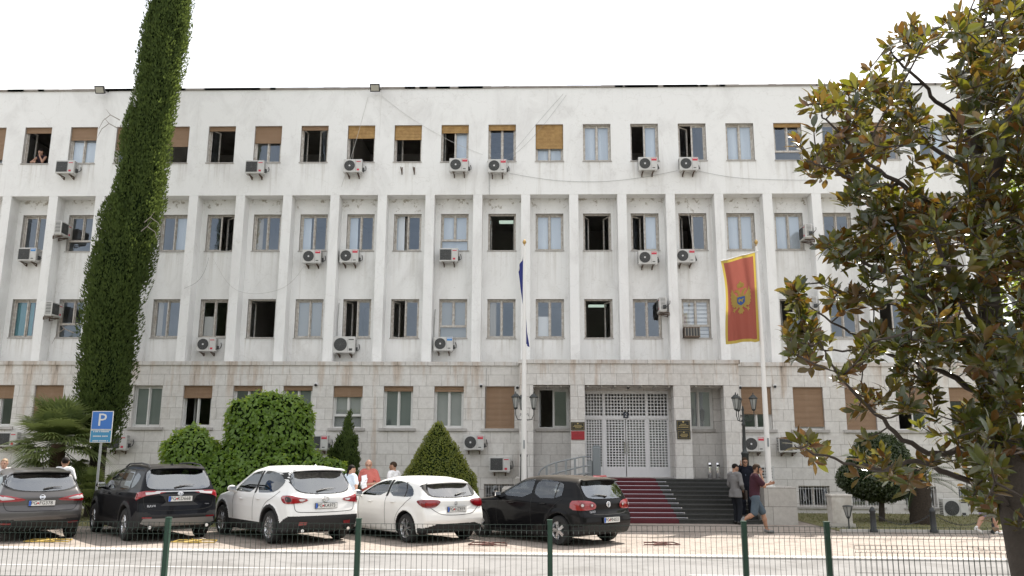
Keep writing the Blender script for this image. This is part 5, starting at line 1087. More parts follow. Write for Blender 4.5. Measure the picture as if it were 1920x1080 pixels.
    for a in 'rl':
        an = J[a+'an']; toe = J.get(a+'toe'); toe = V3((0, .15, -.045)) if toe is None else toe; tl = toe/np.linalg.norm(toe)
        Vb, Fb = blob([('c', an-V3((0, .03, .02))*1, an+toe*.95, .047, .042), ('c', an-V3((0, .0, .0)), an+V3((0, 0, .03)), .046, .044), ('c', an-tl*.05-V3((0, 0, .03)), an+toe-V3((0, 0, .004)), .036, .036)], .012, .02); obj('shoe', Vb, Fb, shoes, t, True, world=False)
    return t, J, hp
def held(name, label, cat, t, pos, fn, rz=None):
    """something in a hand: its own thing, at the hand"""
    M = wm(t) @ Matrix.Translation(Vector([float(q) for q in pos])); o = thing(name, label, cat, M.translation, t.rotation_euler.z if rz is None else rz); fn(o); return o
def phone(o): q = MB(); q.box(-.006, .006, -.038, .038, -.075, .075, bev=.004); q.obj('case', PHN, o, world=False); q = MB(); q.box(-.0075, -.0062, -.033, .033, -.066, .066); q.obj('screen', PHG, o, world=False)
BLKSHOE = mat('black_leather', (.012, .011, .010), .35); NAVY = cloth('navy_suit', (.012, .014, .022)); GREYJ = cloth('grey_jacket', (.20, .195, .195)); DKTR = cloth('dark_trousers', (.018, .020, .025))
WSH = cloth('white_shirt', (.78, .78, .79), .08); LBSH = cloth('light_blue_shirt', (.50, .58, .72), .1); RSH = cloth('coral_shirt', (.55, .165, .14)); BLSH = cloth('pale_blue_blouse', (.62, .70, .80), .1); PUR = cloth('plum_tshirt', (.055, .022, .032)); DEN = cloth('denim', (.10, .135, .17), .4); KHK = cloth('khaki_trousers', (.22, .18, .12)); ORG = cloth('ochre_trousers', (.45, .25, .06))
SNK = mat('grey_trainers', (.10, .10, .105), .7, var=(12, .4, (.28, .27, .26)))
wc = WSH
# man in grey jacket, seen from behind, at the foot of the steps
t, J, hp = person('man in grey jacket and dark trousers, seen from behind, at the foot of the steps', (5.80, 24.72, 0), math.radians(-52), 1.70,
    dict(rel=(.27, -.04, 1.16), rwr=(.15, .16, 1.02), lel=(-.24, .02, 1.15), lwr=(-.16, .16, .98), look=-.35, nod=-.25, head=(0, .05, 1.63), rkn=(.1, .06, .5), ran=(.11, -.02, .085), lkn=(-.1, .12, .5), lan=(-.1, .1, .085)), H_DK, GREYJ, DKTR, BLKSHOE, SKIN2, long=.13, sleeve='long', collar=WSH, jacket=True)
def bag(o):
    q = MB(); q.box(-.14, .14, -.05, .05, -.26, .0, bev=.025); q.obj('body', mat('brown_leather', (.035, .022, .016), .5, var=(8, .5, (.02, .013, .01))), o, world=False)
    q = MB(); q.tube([(-.08, 0, -.01), (-.07, 0, .07), (.07, 0, .07), (.08, 0, -.01)], .009, 6); q.obj('handle', BLKSHOE, o, True, world=False)
held('shoulder_bag', 'dark brown bag held by the man in the grey jacket', 'bag', t, (.06, .26, .98), bag)
# man in navy suit on the phone, facing the street
t, J, hp = person('man in dark navy suit coming down the steps with a phone at his ear', (6.26, 25.32, RI), math.radians(168), 1.76,
    dict(rel=(.30, .10, 1.22), rwr=(.135, .13, 1.52), rhand=(-.25, -.15, .9), lel=(-.25, .0, 1.14), lwr=(-.22, .16, .92), look=.25, nod=-.12, rkn=(.1, .05, .5), lkn=(-.1, .02, .5)), H_BR, NAVY, NAVY, BLKSHOE, SKIN2, long=.12, sleeve='long', collar=LBSH, jacket=True, glasses=True)
held('phone', 'phone held to the ear of the man in the navy suit', 'phone', t, hp(.095, .02, -.01), phone)
# young man striding past, phone at the ear, other hand stretched out
t, J, hp = person('man in plum t-shirt and denim shorts striding past the steps, phone at ear', (5.62, 21.9, 0), math.radians(-88), 1.72,
    dict(chest=(0, .03, 1.30), neck=(0, .05, 1.48), head=(0, .10, 1.635), rsh=(.185, .02, 1.42), lsh=(-.185, .04, 1.42), rel=(.22, .20, 1.20), rwr=(.14, .15, 1.50), rhand=(-.2, -.05, .9), lel=(-.22, .18, 1.18), lwr=(-.16, .44, 1.24), lhand=(.1, .9, .3),
         rkn=(.09, -.06, .50), ran=(.09, -.34, .36), rtoe=(0, .02, -.15), lkn=(-.09, .22, .52), lan=(-.09, .30, .085), nod=-.08), H_BR, PUR, DEN, SNK, SKIN2, shorts=True, hairstyle='short')
held('phone', 'phone held to the ear of the man in shorts', 'phone', t, hp(.10, .03, -.02), phone)
# three people talking between the white cars
t, J, hp = person('balding man in coral short sleeved shirt holding white papers between the white cars', (-4.42, 22.5, 0), math.radians(170), 1.78,
    dict(rel=(.26, -.02, 1.16), rwr=(.06, .24, 1.18), rhand=(-.8, .3, .3), lel=(-.27, -.02, 1.15), lwr=(-.05, .25, 1.13), lhand=(.8, .3, .2), look=.35, nod=-.3), H_GR, RSH, DKTR, BLKSHOE, SKIN, collar=RSH, belly=.06, hairstyle='bald', glasses=True)
def papers(o):
    q = MB(); W_ = mat('paper', (.80, .80, .82), .8)
    for k, (a, dz) in enumerate(((.25, .07), (-.12, .0), (.4, -.08))): q.box(-.075, .075, .008*k, .008*k+.003, -.10, .10, M=Matrix.Translation((0, 0, dz)) @ Matrix.Rotation(a, 4, 'Y') @ Matrix.Rotation(.35, 4, 'X'))
    q.obj('sheets', W_, o, world=False)
held('papers', 'white papers in the hands of the man in the coral shirt', 'papers', t, (.0, .30, 1.20), papers)
person('dark haired woman in pale blue blouse, hand on hip, facing the man in coral', (-4.80, 22.05, 0), math.radians(-38), 1.64,
    dict(rel=(.36, -.10, 1.20), rwr=(.20, .06, 1.02), rhand=(-.6, .4, -.3), lel=(-.26, .05, 1.15), lwr=(-.16, .2, 1.0), look=-.35, nod=-.1), H_DK, BLSH, ORG, BLKSHOE, SKIN, hairstyle='pony', long=.02)
person('man in white shirt with brown hair standing behind the white hatchback, facing left', (-3.84, 23.0, 0), math.radians(62), 1.72, dict(look=.3, nod=-.1), H_BR, WSH, DKTR, BLKSHOE, SKIN2, collar=WSH)
person('man in white shirt seen from behind, beyond the grey crossover', (-12.40, 22.0, 0), math.radians(8), 1.80, dict(look=.25, rel=(.25, .04, 1.15), rwr=(.2, .2, .98)), H_DK, WSH, DKTR, BLKSHOE, SKIN2, collar=WSH)
person('fair haired person at the left edge, half cut off behind the grey crossover', (-14.02, 22.0, 0), math.radians(200), 1.76, {}, mat('fair_hair', (.30, .20, .12), .6), WSH, KHK, BLKSHOE, SKIN)
# passer-by behind the branches on the right
person('passer-by in white top and shorts walking behind the magnolia branches', (11.45, 22.0, 0), math.radians(-80), 1.68,
    dict(rkn=(.09, .16, .52), ran=(.09, .22, .085), lkn=(-.09, -.02, .5), lan=(-.09, -.24, .16), ltoe=(0, .12, -.10), lel=(-.24, .12, 1.15), lwr=(-.2, .32, 1.08), rel=(.24, -.14, 1.16), rwr=(.2, -.08, .92)), H_BR, WSH, cloth('lilac_shorts', (.30, .27, .40)), mat('white_trainers', (.7, .69, .67), .7), SKIN, shorts=True)
# people at the windows
wx0 = wx(0)
person('dark haired woman leaning out on the sill of the top floor window, far left', (wx0+.05, 30.42, 11.98), math.radians(176), 1.68,
    dict(chest=(0, .06, 1.27), neck=(0, .12, 1.43), head=(0, .19, 1.56), rsh=(.18, .1, 1.37), lsh=(-.18, .1, 1.37), rel=(.26, .32, 1.09), rwr=(.06, .42, 1.07), rhand=(-.8, .4, 0.), lel=(-.2, .30, 1.1), lwr=(-.05, .30, 1.37), lhand=(.2, -.1, .9), nod=-.35, look=-.2), H_DK, cloth('dark_vest', (.03, .02, .03)), DKTR, BLKSHOE, SKIN, sleeve='none', hairstyle='pony')
person('person in blue shirt sitting inside the open third row window above the door', (wx(12)-.02, 31.3, 5.05), math.radians(-60), 1.72,
    dict(hip=(0, 0, .50), chest=(0, .08, .88), neck=(0, .12, 1.06), head=(0, .18, 1.20), rsh=(.185, .1, 1.0), lsh=(-.185, .1, 1.0), rel=(.24, .26, .78), rwr=(.1, .36, 1.08), rhand=(-.2, -.1, .9), lel=(-.24, .25, .75), lwr=(-.1, .5, .78), rkn=(.1, .45, .52), lkn=(-.1, .45, .52), ran=(.1, .42, .085), lan=(-.1, .42, .085), nod=-.2), H_DK, LBSH, DKTR, BLKSHOE, SKIN)
# ================================================================ plants
BARK = mat('bark', (.045, .036, .030), .95, var=(9, .6, (.085, .07, .058)), bump=(30, .02))
BARK2 = mat('dark_twig_bark', (.036, .027, .021), .9, var=(12, .6, (.065, .05, .04)))
def leafmat(name, a, b, back, tr, rough=.45, spec=.5, k=.32): return mat(name, a, rough, spec=spec, island=b, back=back, transl=(k, tr))
L_MAG = mat('magnolia_leaves', (.014, .032, .012), .20, spec=.7, island=(.030, .050, .013), back=(.085, .06, .016), transl=(.26, (.26, .24, .022)))
n, l = nodes(L_MAG)   # undersides run from olive to rust, leaf by leaf
bk_ = [q for q in n if q.type == 'MIX_RGB' and q.inputs[0].links and q.inputs[0].links[0].from_socket.name == 'Backfacing'][0]
g_ = n.new('ShaderNodeNewGeometry'); rr_ = n.new('ShaderNodeValToRGB'); e_ = rr_.color_ramp.elements; e_[0].position = .15; e_[0].color = (.075, .078, .018, 1); e_[1].position = .95; e_[1].color = (.115, .045, .014, 1)
l.new(g_.outputs['Random Per Island'], rr_.inputs[0]); l.new(rr_.outputs[0], bk_.inputs[2])
tb_ = [q for q in n if q.type == 'BSDF_TRANSLUCENT'][0]; r2_ = n.new('ShaderNodeValToRGB'); e_ = r2_.color_ramp.elements; e_[0].position = .2; e_[0].color = (.27, .27, .022, 1); e_[1].position = .9; e_[1].color = (.26, .13, .02, 1); l.new(g_.outputs['Random Per Island'], r2_.inputs[0]); l.new(r2_.outputs[0], tb_.inputs['Color'])
L_CYP = leafmat('cypress_sprays', (.028, .050, .018), (.070, .098, .030), (.065, .098, .028), (.20, .26, .055), .75, .2)
L_IVY = leafmat('climber_leaves', (.095, .17, .025), (.19, .28, .045), (.12, .20, .035), (.50, .64, .08), .35, .5, .45)
L_CON = leafmat('clipped_leaves', (.085, .115, .022), (.23, .235, .045), (.12, .15, .03), (.48, .50, .08), .45, .4, .45)
L_PLM = leafmat('palm_leaflets', (.085, .125, .045), (.18, .21, .08), (.11, .15, .055), (.36, .42, .12), .4, .5)
L_CYC = leafmat('cycad_leaflets', (.016, .035, .014), (.03, .055, .02), (.025, .045, .018), (.05, .08, .02), .4, .5)
L_BAL = leafmat('ball_tree_leaves', (.035, .055, .022), (.065, .085, .035), (.05, .07, .03), (.10, .14, .03), .35, .6)
L_BRT = leafmat('bright_leaves', (.09, .14, .02), (.17, .22, .03), (.1, .15, .03), (.42, .5, .05), .5, .3)
CORE = mat('dark_core', (.012, .020, .007), 1., spec=0.)  # solid dark core added inside the crowns for opacity, not real twigs
def nz3(P, s, seed=0.): return np.array([mnoise.noise(Vector((p[0]*s+seed, p[1]*s, p[2]*s))) for p in P])
# ---- tall cypress, leaning a little, in front of the left wing
CYP = [(2.2, -13.56, .30), (2.9, -13.62, .62), (4.1, -13.66, .86), (5.3, -13.69, .86), (6.5, -13.64, .85), (7.9, -13.56, .83), (9.3, -13.28, .92), (11., -13.12, .78), (12.9, -13.03, .74), (14.4, -12.85, .72), (16.2, -12.78, .72), (17.4, -12.70, .74), (19, -12.66, .64), (21, -12.64, .42), (22.6, -12.62, .08)]
cz, cxx, crr = (np.array(q) for q in zip(*CYP))
def cyp_r(z, a):
    n1 = np.array([mnoise.noise(Vector((math.cos(q)*1.7, math.sin(q)*1.7, w*.33))) for q, w in zip(a, z)]); n2 = np.array([mnoise.noise(Vector((math.cos(q)*4.5, math.sin(q)*4.5, w*1.3+9))) for q, w in zip(a, z)])
    n3 = np.array([mnoise.noise(Vector((math.cos(q)*8., math.sin(q)*8., w*.8+3))) for q, w in zip(a, z)])
    return np.interp(z, cz, crr)*(1+.20*n1+.17*n2+.15*n3)
t = thing('cypress_tree', 'very tall dark green columnar cypress rising above the roof line', 'tree', (-13.6, 26, 0))
q = MB(); q.tube([(-13.6, 26, -.1), (-13.62, 26, 1.5), (-13.6, 26, 8), (-12.9, 26, 15), (-12.65, 26, 21.5)], [.28, .24, .2, .12, .02], 10); q.obj('trunk', BARK, t, True)
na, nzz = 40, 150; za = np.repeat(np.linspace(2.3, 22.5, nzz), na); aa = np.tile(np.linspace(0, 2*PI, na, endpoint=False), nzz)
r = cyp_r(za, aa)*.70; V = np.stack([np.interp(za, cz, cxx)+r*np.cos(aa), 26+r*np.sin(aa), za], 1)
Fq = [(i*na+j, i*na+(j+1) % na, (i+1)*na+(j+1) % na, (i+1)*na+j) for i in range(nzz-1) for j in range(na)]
obj('dark_core', V, Fq, CORE, t)
n = 42000; z = 2.3+20.1*RNG.random(n)**.95; a = RNG.uniform(0, 2*PI, n); r = cyp_r(z, a)*RNG.uniform(.64, .76, n); out = np.stack([np.cos(a), np.sin(a), np.zeros(n)], 1)
PP = [np.stack([np.interp(z, cz, cxx)+r*np.cos(a), 26+r*np.sin(a), z], 1)]; DD_ = [out*RNG.uniform(.2, .8, n)[:, None]+np.array([0, 0, .9])+rnd_dirs(n)*.5]; NN_ = [out+rnd_dirs(n)*.7]; SS = [RNG.uniform(.08, .15, n)]
#   flame-shaped sprays overlapping up the column
for k in range(400):
    z = np.array([2.6+18.8*(k+RNG.random())/400]); a = RNG.uniform(0, 2*PI, 1); zz_ = float(z[0]); R_ = float(np.interp(zz_, cz, crr)); rr_ = float(cyp_r(z, a)[0])*.66; a = float(a[0])
    w_, h_ = R_*RNG.uniform(.20, .40), RNG.uniform(.55, 1.15); c_ = np.array([np.interp(zz_, cz, cxx)+rr_*math.cos(a), 26+rr_*math.sin(a), zz_]); m_ = int(330*(w_/.3)*(h_/.9)+60); d = rnd_dirs(m_)
    o_ = np.array([math.cos(a), math.sin(a), 0]); t_ = (d[:, 2:]+1)/2; tap = np.where(t_ > .5, 1-(t_-.5)*1.1, 1)
    p_ = c_+d*np.array([1, 1, 0])*w_*tap+np.array([0, 0, 1.])*d[:, 2:]*h_+o_*(t_*.10); p_ += rnd_dirs(m_)*.025
    PP.append(p_); DD_.append(d*np.array([.5, .5, 0])+np.array([0, 0, 1.])+o_*.25+rnd_dirs(m_)*.35); NN_.append(d*np.array([1, 1, .2])+rnd_dirs(m_)*.6); SS.append(RNG.uniform(.06, .13, m_))
V, F_ = leaf_cards(np.concatenate(PP), np.concatenate(DD_), np.concatenate(NN_), np.concatenate(SS), .45); obj('crown', V, F_, L_CYP, t)
for i in range(5):   # a few dead twigs poking out
    z_ = (12.7, 12.4, 8.9, 9.2, 5.6)[i]; sg = (-1, -1, 1, 1, -1)[i]; b0 = Vector((np.interp(z_, cz, cxx)+sg*np.interp(z_, cz, crr)*.85, 25.3, z_)); q = MB()
    q.tube([b0, b0+Vector((sg*.25, -.15, .12)), b0+Vector((sg*.5, -.1, -.05)), b0+Vector((sg*.62, -.1, -.35))], [.018, .014, .01, .005], 5); q.tube([b0+Vector((sg*.25, -.15, .12)), b0+Vector((sg*.4, -.2, .3))], [.01, .004], 5); q.obj('dead_branch', mat('dead_wood', (.30, .27, .24), .9) if i == 0 else MATS['dead_wood'], t, True)
# ---- surfaces covered with leaves
def surface_pts(V, F_, n):
    F3 = np.array(F_); A, B, C_, D_ = (V[F3[:, i]] for i in range(4)); nr = np.cross(C_-A, D_-B); ar = np.linalg.norm(nr, axis=1); nr /= np.maximum(ar, 1e-9)[:, None]
    k = RNG.choice(len(F3), n, p=ar/ar.sum()); u, v = RNG.random((2, n, 1)); return A[k]*(1-u)*(1-v)+B[k]*u*(1-v)+C_[k]*u*v+D_[k]*(1-u)*v, nr[k]
def leafy(name, label, cat, prims, n, size, m, loc, h=.12, k=.3, lump=(1.6, .16), ratio=.7, droop=.7, jit=.6, clip0=True, shell=.10, core=.1, group=None):
    t = thing(name, label, cat, loc, group=group); V, F_ = blob(prims, h, k)
    c = V.mean(0)
    def bump(P, N, s=1): return P+N*(lump[1]*nz3(P, lump[0])+lump[1]*.5*nz3(P, lump[0]*2.7, 5.))[:, None]*s
    F3 = np.array(F_); fn = np.cross(V[F3[:, 2]]-V[F3[:, 0]], V[F3[:, 3]]-V[F3[:, 1]]); vn = np.zeros_like(V)
    for i in range(4): np.add.at(vn, F3[:, i], fn)
    vn /= np.maximum(np.linalg.norm(vn, axis=1), 1e-9)[:, None]
    Vc = bump(V, vn)-vn*core; Vc[:, 2] = np.maximum(Vc[:, 2], .02); obj('dark_core', Vc, F_, CORE, t, True)
    P, N = surface_pts(V, F_, n); P = bump(P, N)+N*(RNG.random(n)[:, None]-.6)*shell*1.2
    ok = P[:, 2] > .03; P, N = P[ok], N[ok]; n = len(P)
    D = N*.35+np.array([0, 0, -1.])*droop+rnd_dirs(n)*jit
    Vl, Fl = leaf_cards(P, D, N+np.array([0, 0, .4])+rnd_dirs(n)*.55, RNG.uniform(.65, 1.3, n)*size, ratio, -.06); obj('crown', Vl, Fl, m, t); return t
IV = [('c', (-8.42, 24.6, .5), (-8.42, 24.6, 2.98), .70, .66), ('c', (-7.25, 24.6, .5), (-7.25, 24.6, 3.0), .72, .66), ('c', (-7.85, 24.4, .5), (-7.85, 24.5, 3.06), .75, .66), ('e', (-7.3, 24.2, 1.1), (1.3, .9, .9))]
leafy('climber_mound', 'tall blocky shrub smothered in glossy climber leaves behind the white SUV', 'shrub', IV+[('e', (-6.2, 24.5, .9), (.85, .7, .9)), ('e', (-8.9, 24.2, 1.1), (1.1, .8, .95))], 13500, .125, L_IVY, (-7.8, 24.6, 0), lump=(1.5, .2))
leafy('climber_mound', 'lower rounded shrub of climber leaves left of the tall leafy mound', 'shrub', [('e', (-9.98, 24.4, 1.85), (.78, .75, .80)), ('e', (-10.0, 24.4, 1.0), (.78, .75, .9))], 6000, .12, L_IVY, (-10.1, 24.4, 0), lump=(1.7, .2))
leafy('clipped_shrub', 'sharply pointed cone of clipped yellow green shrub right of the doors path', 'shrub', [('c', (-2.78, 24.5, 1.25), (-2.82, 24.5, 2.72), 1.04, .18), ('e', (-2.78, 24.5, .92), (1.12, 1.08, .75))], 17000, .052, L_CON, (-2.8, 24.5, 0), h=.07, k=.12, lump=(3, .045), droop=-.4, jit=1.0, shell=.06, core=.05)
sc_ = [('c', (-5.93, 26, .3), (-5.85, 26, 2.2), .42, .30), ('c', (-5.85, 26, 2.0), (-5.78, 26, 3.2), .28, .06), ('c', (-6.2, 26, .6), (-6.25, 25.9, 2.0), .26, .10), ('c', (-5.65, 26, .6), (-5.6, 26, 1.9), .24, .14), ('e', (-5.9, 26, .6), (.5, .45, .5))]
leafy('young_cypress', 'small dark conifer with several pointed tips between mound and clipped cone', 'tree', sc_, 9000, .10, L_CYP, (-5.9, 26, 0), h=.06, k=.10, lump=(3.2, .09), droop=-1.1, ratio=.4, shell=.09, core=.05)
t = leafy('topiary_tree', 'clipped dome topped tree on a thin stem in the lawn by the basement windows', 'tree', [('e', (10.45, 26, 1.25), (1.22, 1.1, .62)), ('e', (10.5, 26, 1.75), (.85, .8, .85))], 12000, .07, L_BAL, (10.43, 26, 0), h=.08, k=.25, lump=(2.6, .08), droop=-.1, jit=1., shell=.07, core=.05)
q = MB(); q.tube([(10.42, 26, -.05), (10.46, 26, .5), (10.42, 26, 1.1)], [.10, .085, .08], 8); q.obj('trunk', BARK, t, True)
# ---- fan palm
def frond_fan(mb, c, d, L, n, blade, width=.055):
    d = Vector(d).normalized(); side = d.cross(Vector((0, 0, 1))); side = side.normalized() if side.length > .05 else Vector((1, 0, 0)); up = side.cross(d)
    e = Vector(c)+d*L-Vector((0, 0, L*.12)); vs_ = []; fs_ = []
    for i in range(n):
        a = math.radians(-105+210*i/(n-1)); ld = (d*math.cos(a)+side*math.sin(a)+up*.18*abs(math.sin(a))).normalized(); l_ = blade*(.72+.28*math.cos(a))*RNG.uniform(.9, 1.1)
        w = ld.cross(up).normalized()*width*.5; m_ = e+ld*l_*.5+up*.03; tip = e+ld*l_+Vector((0, 0, -l_*.22))
        b = len(vs_); vs_ += [e-w*.3, e+w*.3, m_+w, m_-w, tip]; fs_ += [(b, b+1, b+2, b+3), (b+3, b+2, b+4)]
    mb.add(vs_, fs_); return e
t = thing('fan_palm', 'bushy fan palm with drooping fronds in front of the cypress foot', 'palm', (-14.3, 25, 0))
q = MB(); q.tube([(-14.3, 25, -.05), (-14.32, 25, 1.0), (-14.35, 25, 2.2)], [.22, .24, .20], 12); q.obj('trunk', mat('palm_fibre', (.07, .045, .028), .95, var=(18, .6, (.13, .09, .06)), bump=(40, .03)), t, True)
fr = MB(); st_ = MB()
for i in range(105):
    a = RNG.uniform(0, 2*PI); el = RNG.uniform(-.9, 1.35); d = (math.cos(a)*math.cos(el), math.sin(a)*math.cos(el), math.sin(el)); L = RNG.uniform(.55, 1.0)
    c = (-14.35, 25, 2.25 if el > -.3 else RNG.uniform(1.2, 2.2)); e = frond_fan(fr, c, d, L, 24, RNG.uniform(.72, 1.0), .062); st_.tube([c, (Vector(c)+e)/2+Vector((0, 0, .05)), e], .011, 4)
for i in range(44):
    a = RNG.uniform(PI, 2*PI) if i % 2 else RNG.uniform(0, 2*PI); cx_ = (-14.9, -13.3)[i % 2]+RNG.uniform(-.4, .5); el = RNG.uniform(-.1, 1.2); d = (math.cos(a)*math.cos(el), math.sin(a)*math.cos(el), math.sin(el)); c = (cx_, 25+RNG.uniform(-.3, .5), RNG.uniform(.3, .9)); e = frond_fan(fr, c, d, RNG.uniform(.4, .7), 18, RNG.uniform(.5, .7)); st_.tube([c, e], .010, 4)
fr.obj('fronds', L_PLM, t); st_.obj('stalks', mat('palm_stalk', (.10, .13, .05), .6), t)
# ---- cycads
def cycad(label, c, n, L, trunk=0., elr=(.3, 1.35), tr=.2, group=None):
    t = thing('cycad', label, 'plant', (c[0], c[1], 0), group=group); P = []; D = []; N = []; Sz = []; rb = MB()
    if trunk: q = MB(); q.tube([(c[0], c[1], -.05)]+[(c[0], c[1], trunk*k/9) for k in range(1, 10)], [tr*(1+.1*(k % 2)) for k in range(10)], 14); q.obj('trunk', mat('scaly_trunk', (.022, .016, .012), .95, var=(22, .5, (.06, .045, .033)), bump=(35, .04)), t, True)
    for i in range(n):
        a = 2*PI*i/n*2.4+RNG.uniform(-.2, .2); el = RNG.uniform(*elr); h = np.array([math.cos(a), math.sin(a), 0]); pts = []
        for k in range(13):
            s_ = k/12; ang = el-s_*s_*1.0; pts.append(s_)
        p = np.array([c[0], c[1], c[2]], float); prev = p.copy(); line_ = [p.copy()]
        for k in range(1, 26):
            s_ = k/25; ang = el-.9*s_**1.6; p = p+(h*math.cos(ang)+np.array([0, 0, math.sin(ang)]))*L/25; line_.append(p.copy())
            if k > 3:
                tg = (p-line_[-2]); tg /= np.linalg.norm(tg); sd = np.cross(tg, [0, 0, 1.]); sd /= max(np.linalg.norm(sd), .05); up = np.cross(sd, tg)
                for g_ in (1, -1): P.append(p); D.append(sd*g_+tg*.45+up*.3); N.append(up); Sz.append(.20*math.sin(PI*min(.97, s_*.85+.12))+.03)
        rb.tube(line_[::4], .008, 4)
    V, F_ = leaf_cards(np.array(P), np.array(D), np.array(N), np.array(Sz), .13); obj('fronds', V, F_, L_CYC, t); rb.obj('ribs', MATS['palm_stalk'], t)
cycad('dark feathery cycad behind the woman in the pale blue blouse', (-4.95, 25.6, .15), 26, 1.25)
cycad('dark feathery cycad behind the man in the white shirt, beside the clipped cone', (-3.75, 25.8, .15), 24, 1.25)
cycad('cycad with thick black trunk in the right hand lawn', (11.25, 25.2, 1.25), 30, 1.15, 1.25, (-.5, 1.1), .30)
# ---- bright leafy tree beyond the right end of the building
t = thing('background_tree', 'bright yellow green tree beyond the right end of the building', 'tree', (20.6, 31, 0))
q = MB(); q.tube([(20.6, 31, -.1), (20.5, 31, 4), (20.4, 31, 9)], [.35, .28, .1], 10)
for a, b in (((20.5, 31, 4), (18.6, 30.2, 8)), ((20.5, 31, 4.6), (22.3, 30.5, 9)), ((20.4, 31, 6), (19.2, 30, 11)), ((20.5, 31, 3.5), (18.8, 30, 5))): q.tube([a, ((a[0]+b[0])/2, a[1], (a[2]+b[2])/2+.3), b], [.16, .1, .03], 7)
q.obj('trunk', BARK, t, True)
cl_ = [(20.4+RNG.normal()*1.5, 31+RNG.normal()*1.2, 2.6+RNG.random()*11.5, RNG.uniform(.7, 1.3)) for _ in range(70)]
P = np.concatenate([np.array(c[:3])+rnd_dirs(240)*c[3]*RNG.random((240, 1))**.4 for c in cl_]); n = len(P)
V, F_ = leaf_cards(P, rnd_dirs(n)+np.array([0, 0, -.5]), rnd_dirs(n)+np.array([0, 0, .8]), RNG.uniform(.12, .22, n), .75); obj('crown', V, F_, L_BRT, t)
# ---- magnolia close to the camera, right
TB = np.array([4.84, 8.5, 0.])
mg = thing('magnolia_tree', 'large magnolia with glossy leaves and rusty undersides filling the right edge', 'tree', tuple(TB))
def pl(*pts): return [at(x, y, Y) for x, y, Y in pts]
trunk = [np.array([4.86, 8.5, -.1]), np.array([4.84, 8.5, .35])]+pl((1905, 960, 8.5), (1893, 860, 8.5), (1870, 740, 8.52), (1858, 620, 8.55), (1850, 500, 8.6), (1846, 385, 8.62))
LIMBS = [(trunk, [.24, .19, .16, .145, .13, .115, .10, .09]),
 (pl((1846, 385, 8.62), (1828, 280, 8.7), (1824, 180, 8.75), (1832, 80, 8.8), (1850, -40, 8.9), (1860, -150, 8.9)), [.085, .07, .06, .05, .04, .02]),
 (pl((1846, 390, 8.62), (1872, 290, 8.5), (1905, 200, 8.4), (1950, 90, 8.3), (1990, -40, 8.2)), [.085, .075, .06, .05, .025]),
 (pl((1826, 260, 8.7), (1770, 200, 8.5), (1735, 165, 8.4), (1700, 125, 8.35), (1660, 90, 8.3)), [.05, .04, .03, .022, .012]),
 (pl((1832, 330, 8.66), (1760, 280, 8.9), (1690, 240, 9.0), (1650, 200, 9.05), (1600, 180, 9.1)), [.05, .04, .03, .02, .01]),
 (pl((1850, 470, 8.6), (1780, 400, 8.2), (1700, 350, 8.0), (1640, 320, 7.9), (1590, 270, 7.85), (1540, 215, 7.8)), [.06, .05, .04, .03, .02, .011]),
 (pl((1690, 345, 8.0), (1620, 345, 7.8), (1560, 320, 7.7), (1510, 300, 7.65)), [.03, .022, .016, .009]),
 (pl((1868, 730, 8.52), (1815, 660, 8.3), (1770, 590, 8.1), (1725, 545, 8.0), (1695, 520, 7.95), (1640, 500, 7.9), (1580, 472, 7.85), (1520, 460, 7.85)), [.075, .065, .055, .045, .035, .026, .018, .010]),
 (pl((1725, 545, 8.0), (1700, 480, 8.2), (1675, 420, 8.3), (1640, 390, 8.35)), [.04, .032, .022, .012]),
 (pl((1880, 790, 8.5), (1840, 740, 8.8), (1770, 695, 9.0), (1700, 675, 9.05), (1640, 650, 9.1), (1570, 610, 9.1), (1510, 570, 9.1)), [.07, .06, .05, .038, .028, .018, .010]),
 (pl((1640, 650, 9.1), (1570, 660, 9.0), (1510, 650, 9.0)), [.025, .018, .009]),
 (pl((1890, 840, 8.5), (1820, 840, 8.2), (1760, 855, 8.0), (1701, 835, 7.9), (1645, 780, 7.85), (1600, 735, 7.8), (1560, 690, 7.8), (1535, 640, 7.8)), [.07, .055, .045, .038, .03, .022, .015, .009]),
 (pl((1895, 950, 8.5), (1830, 905, 8.0), (1770, 882, 7.8), (1710, 858, 7.7), (1650, 880, 7.6), (1590, 870, 7.55), (1530, 850, 7.5), (1490, 835, 7.5)), [.06, .05, .042, .034, .026, .02, .014, .008]),
 (pl((1845, 390, 8.6), (1900, 420, 8.0), (1960, 400, 7.7), (2040, 350, 7.6)), [.06, .05, .035, .02]),
 (pl((1870, 720, 8.5), (1930, 640, 8.2), (2000, 560, 8.0), (2080, 500, 7.9)), [.07, .05, .035, .02]),
 (pl((1890, 850, 8.5), (1950, 800, 8.8), (2040, 740, 9.0), (2130, 700, 9.1)), [.06, .045, .03, .015]),
 (pl((1850, 540, 8.6), (1860, 470, 9.1), (1830, 380, 9.5), (1790, 300, 9.7)), [.06, .045, .03, .015]),
 (pl((1858, 640, 8.5), (1800, 560, 7.9), (1760, 470, 7.6), (1745, 400, 7.5)), [.05, .04, .03, .015])]
tk = MB(); br_ = MB(); NP = []; ND = []; NW = []
for i, (pts, rr) in enumerate(LIMBS):
    sp = smooth_line(pts, 2); rs = np.interp(np.linspace(0, 1, len(sp)), np.linspace(0, 1, len(rr)), rr)
    sp = [p+(RNG.normal(size=3)*.012 if 0 < k < len(sp)-1 and i else 0) for k, p in enumerate(sp)]
    (tk if i == 0 else br_).tube(sp, list(rs*(1 if i < 3 else .62)), 12 if i == 0 else 7)
    for k in range(len(sp)-1):
        for s_ in np.linspace(0, 1, max(1, int(np.linalg.norm(sp[k+1]-sp[k])/.08)), endpoint=False):
            if i: NP.append(sp[k]+(sp[k+1]-sp[k])*s_)
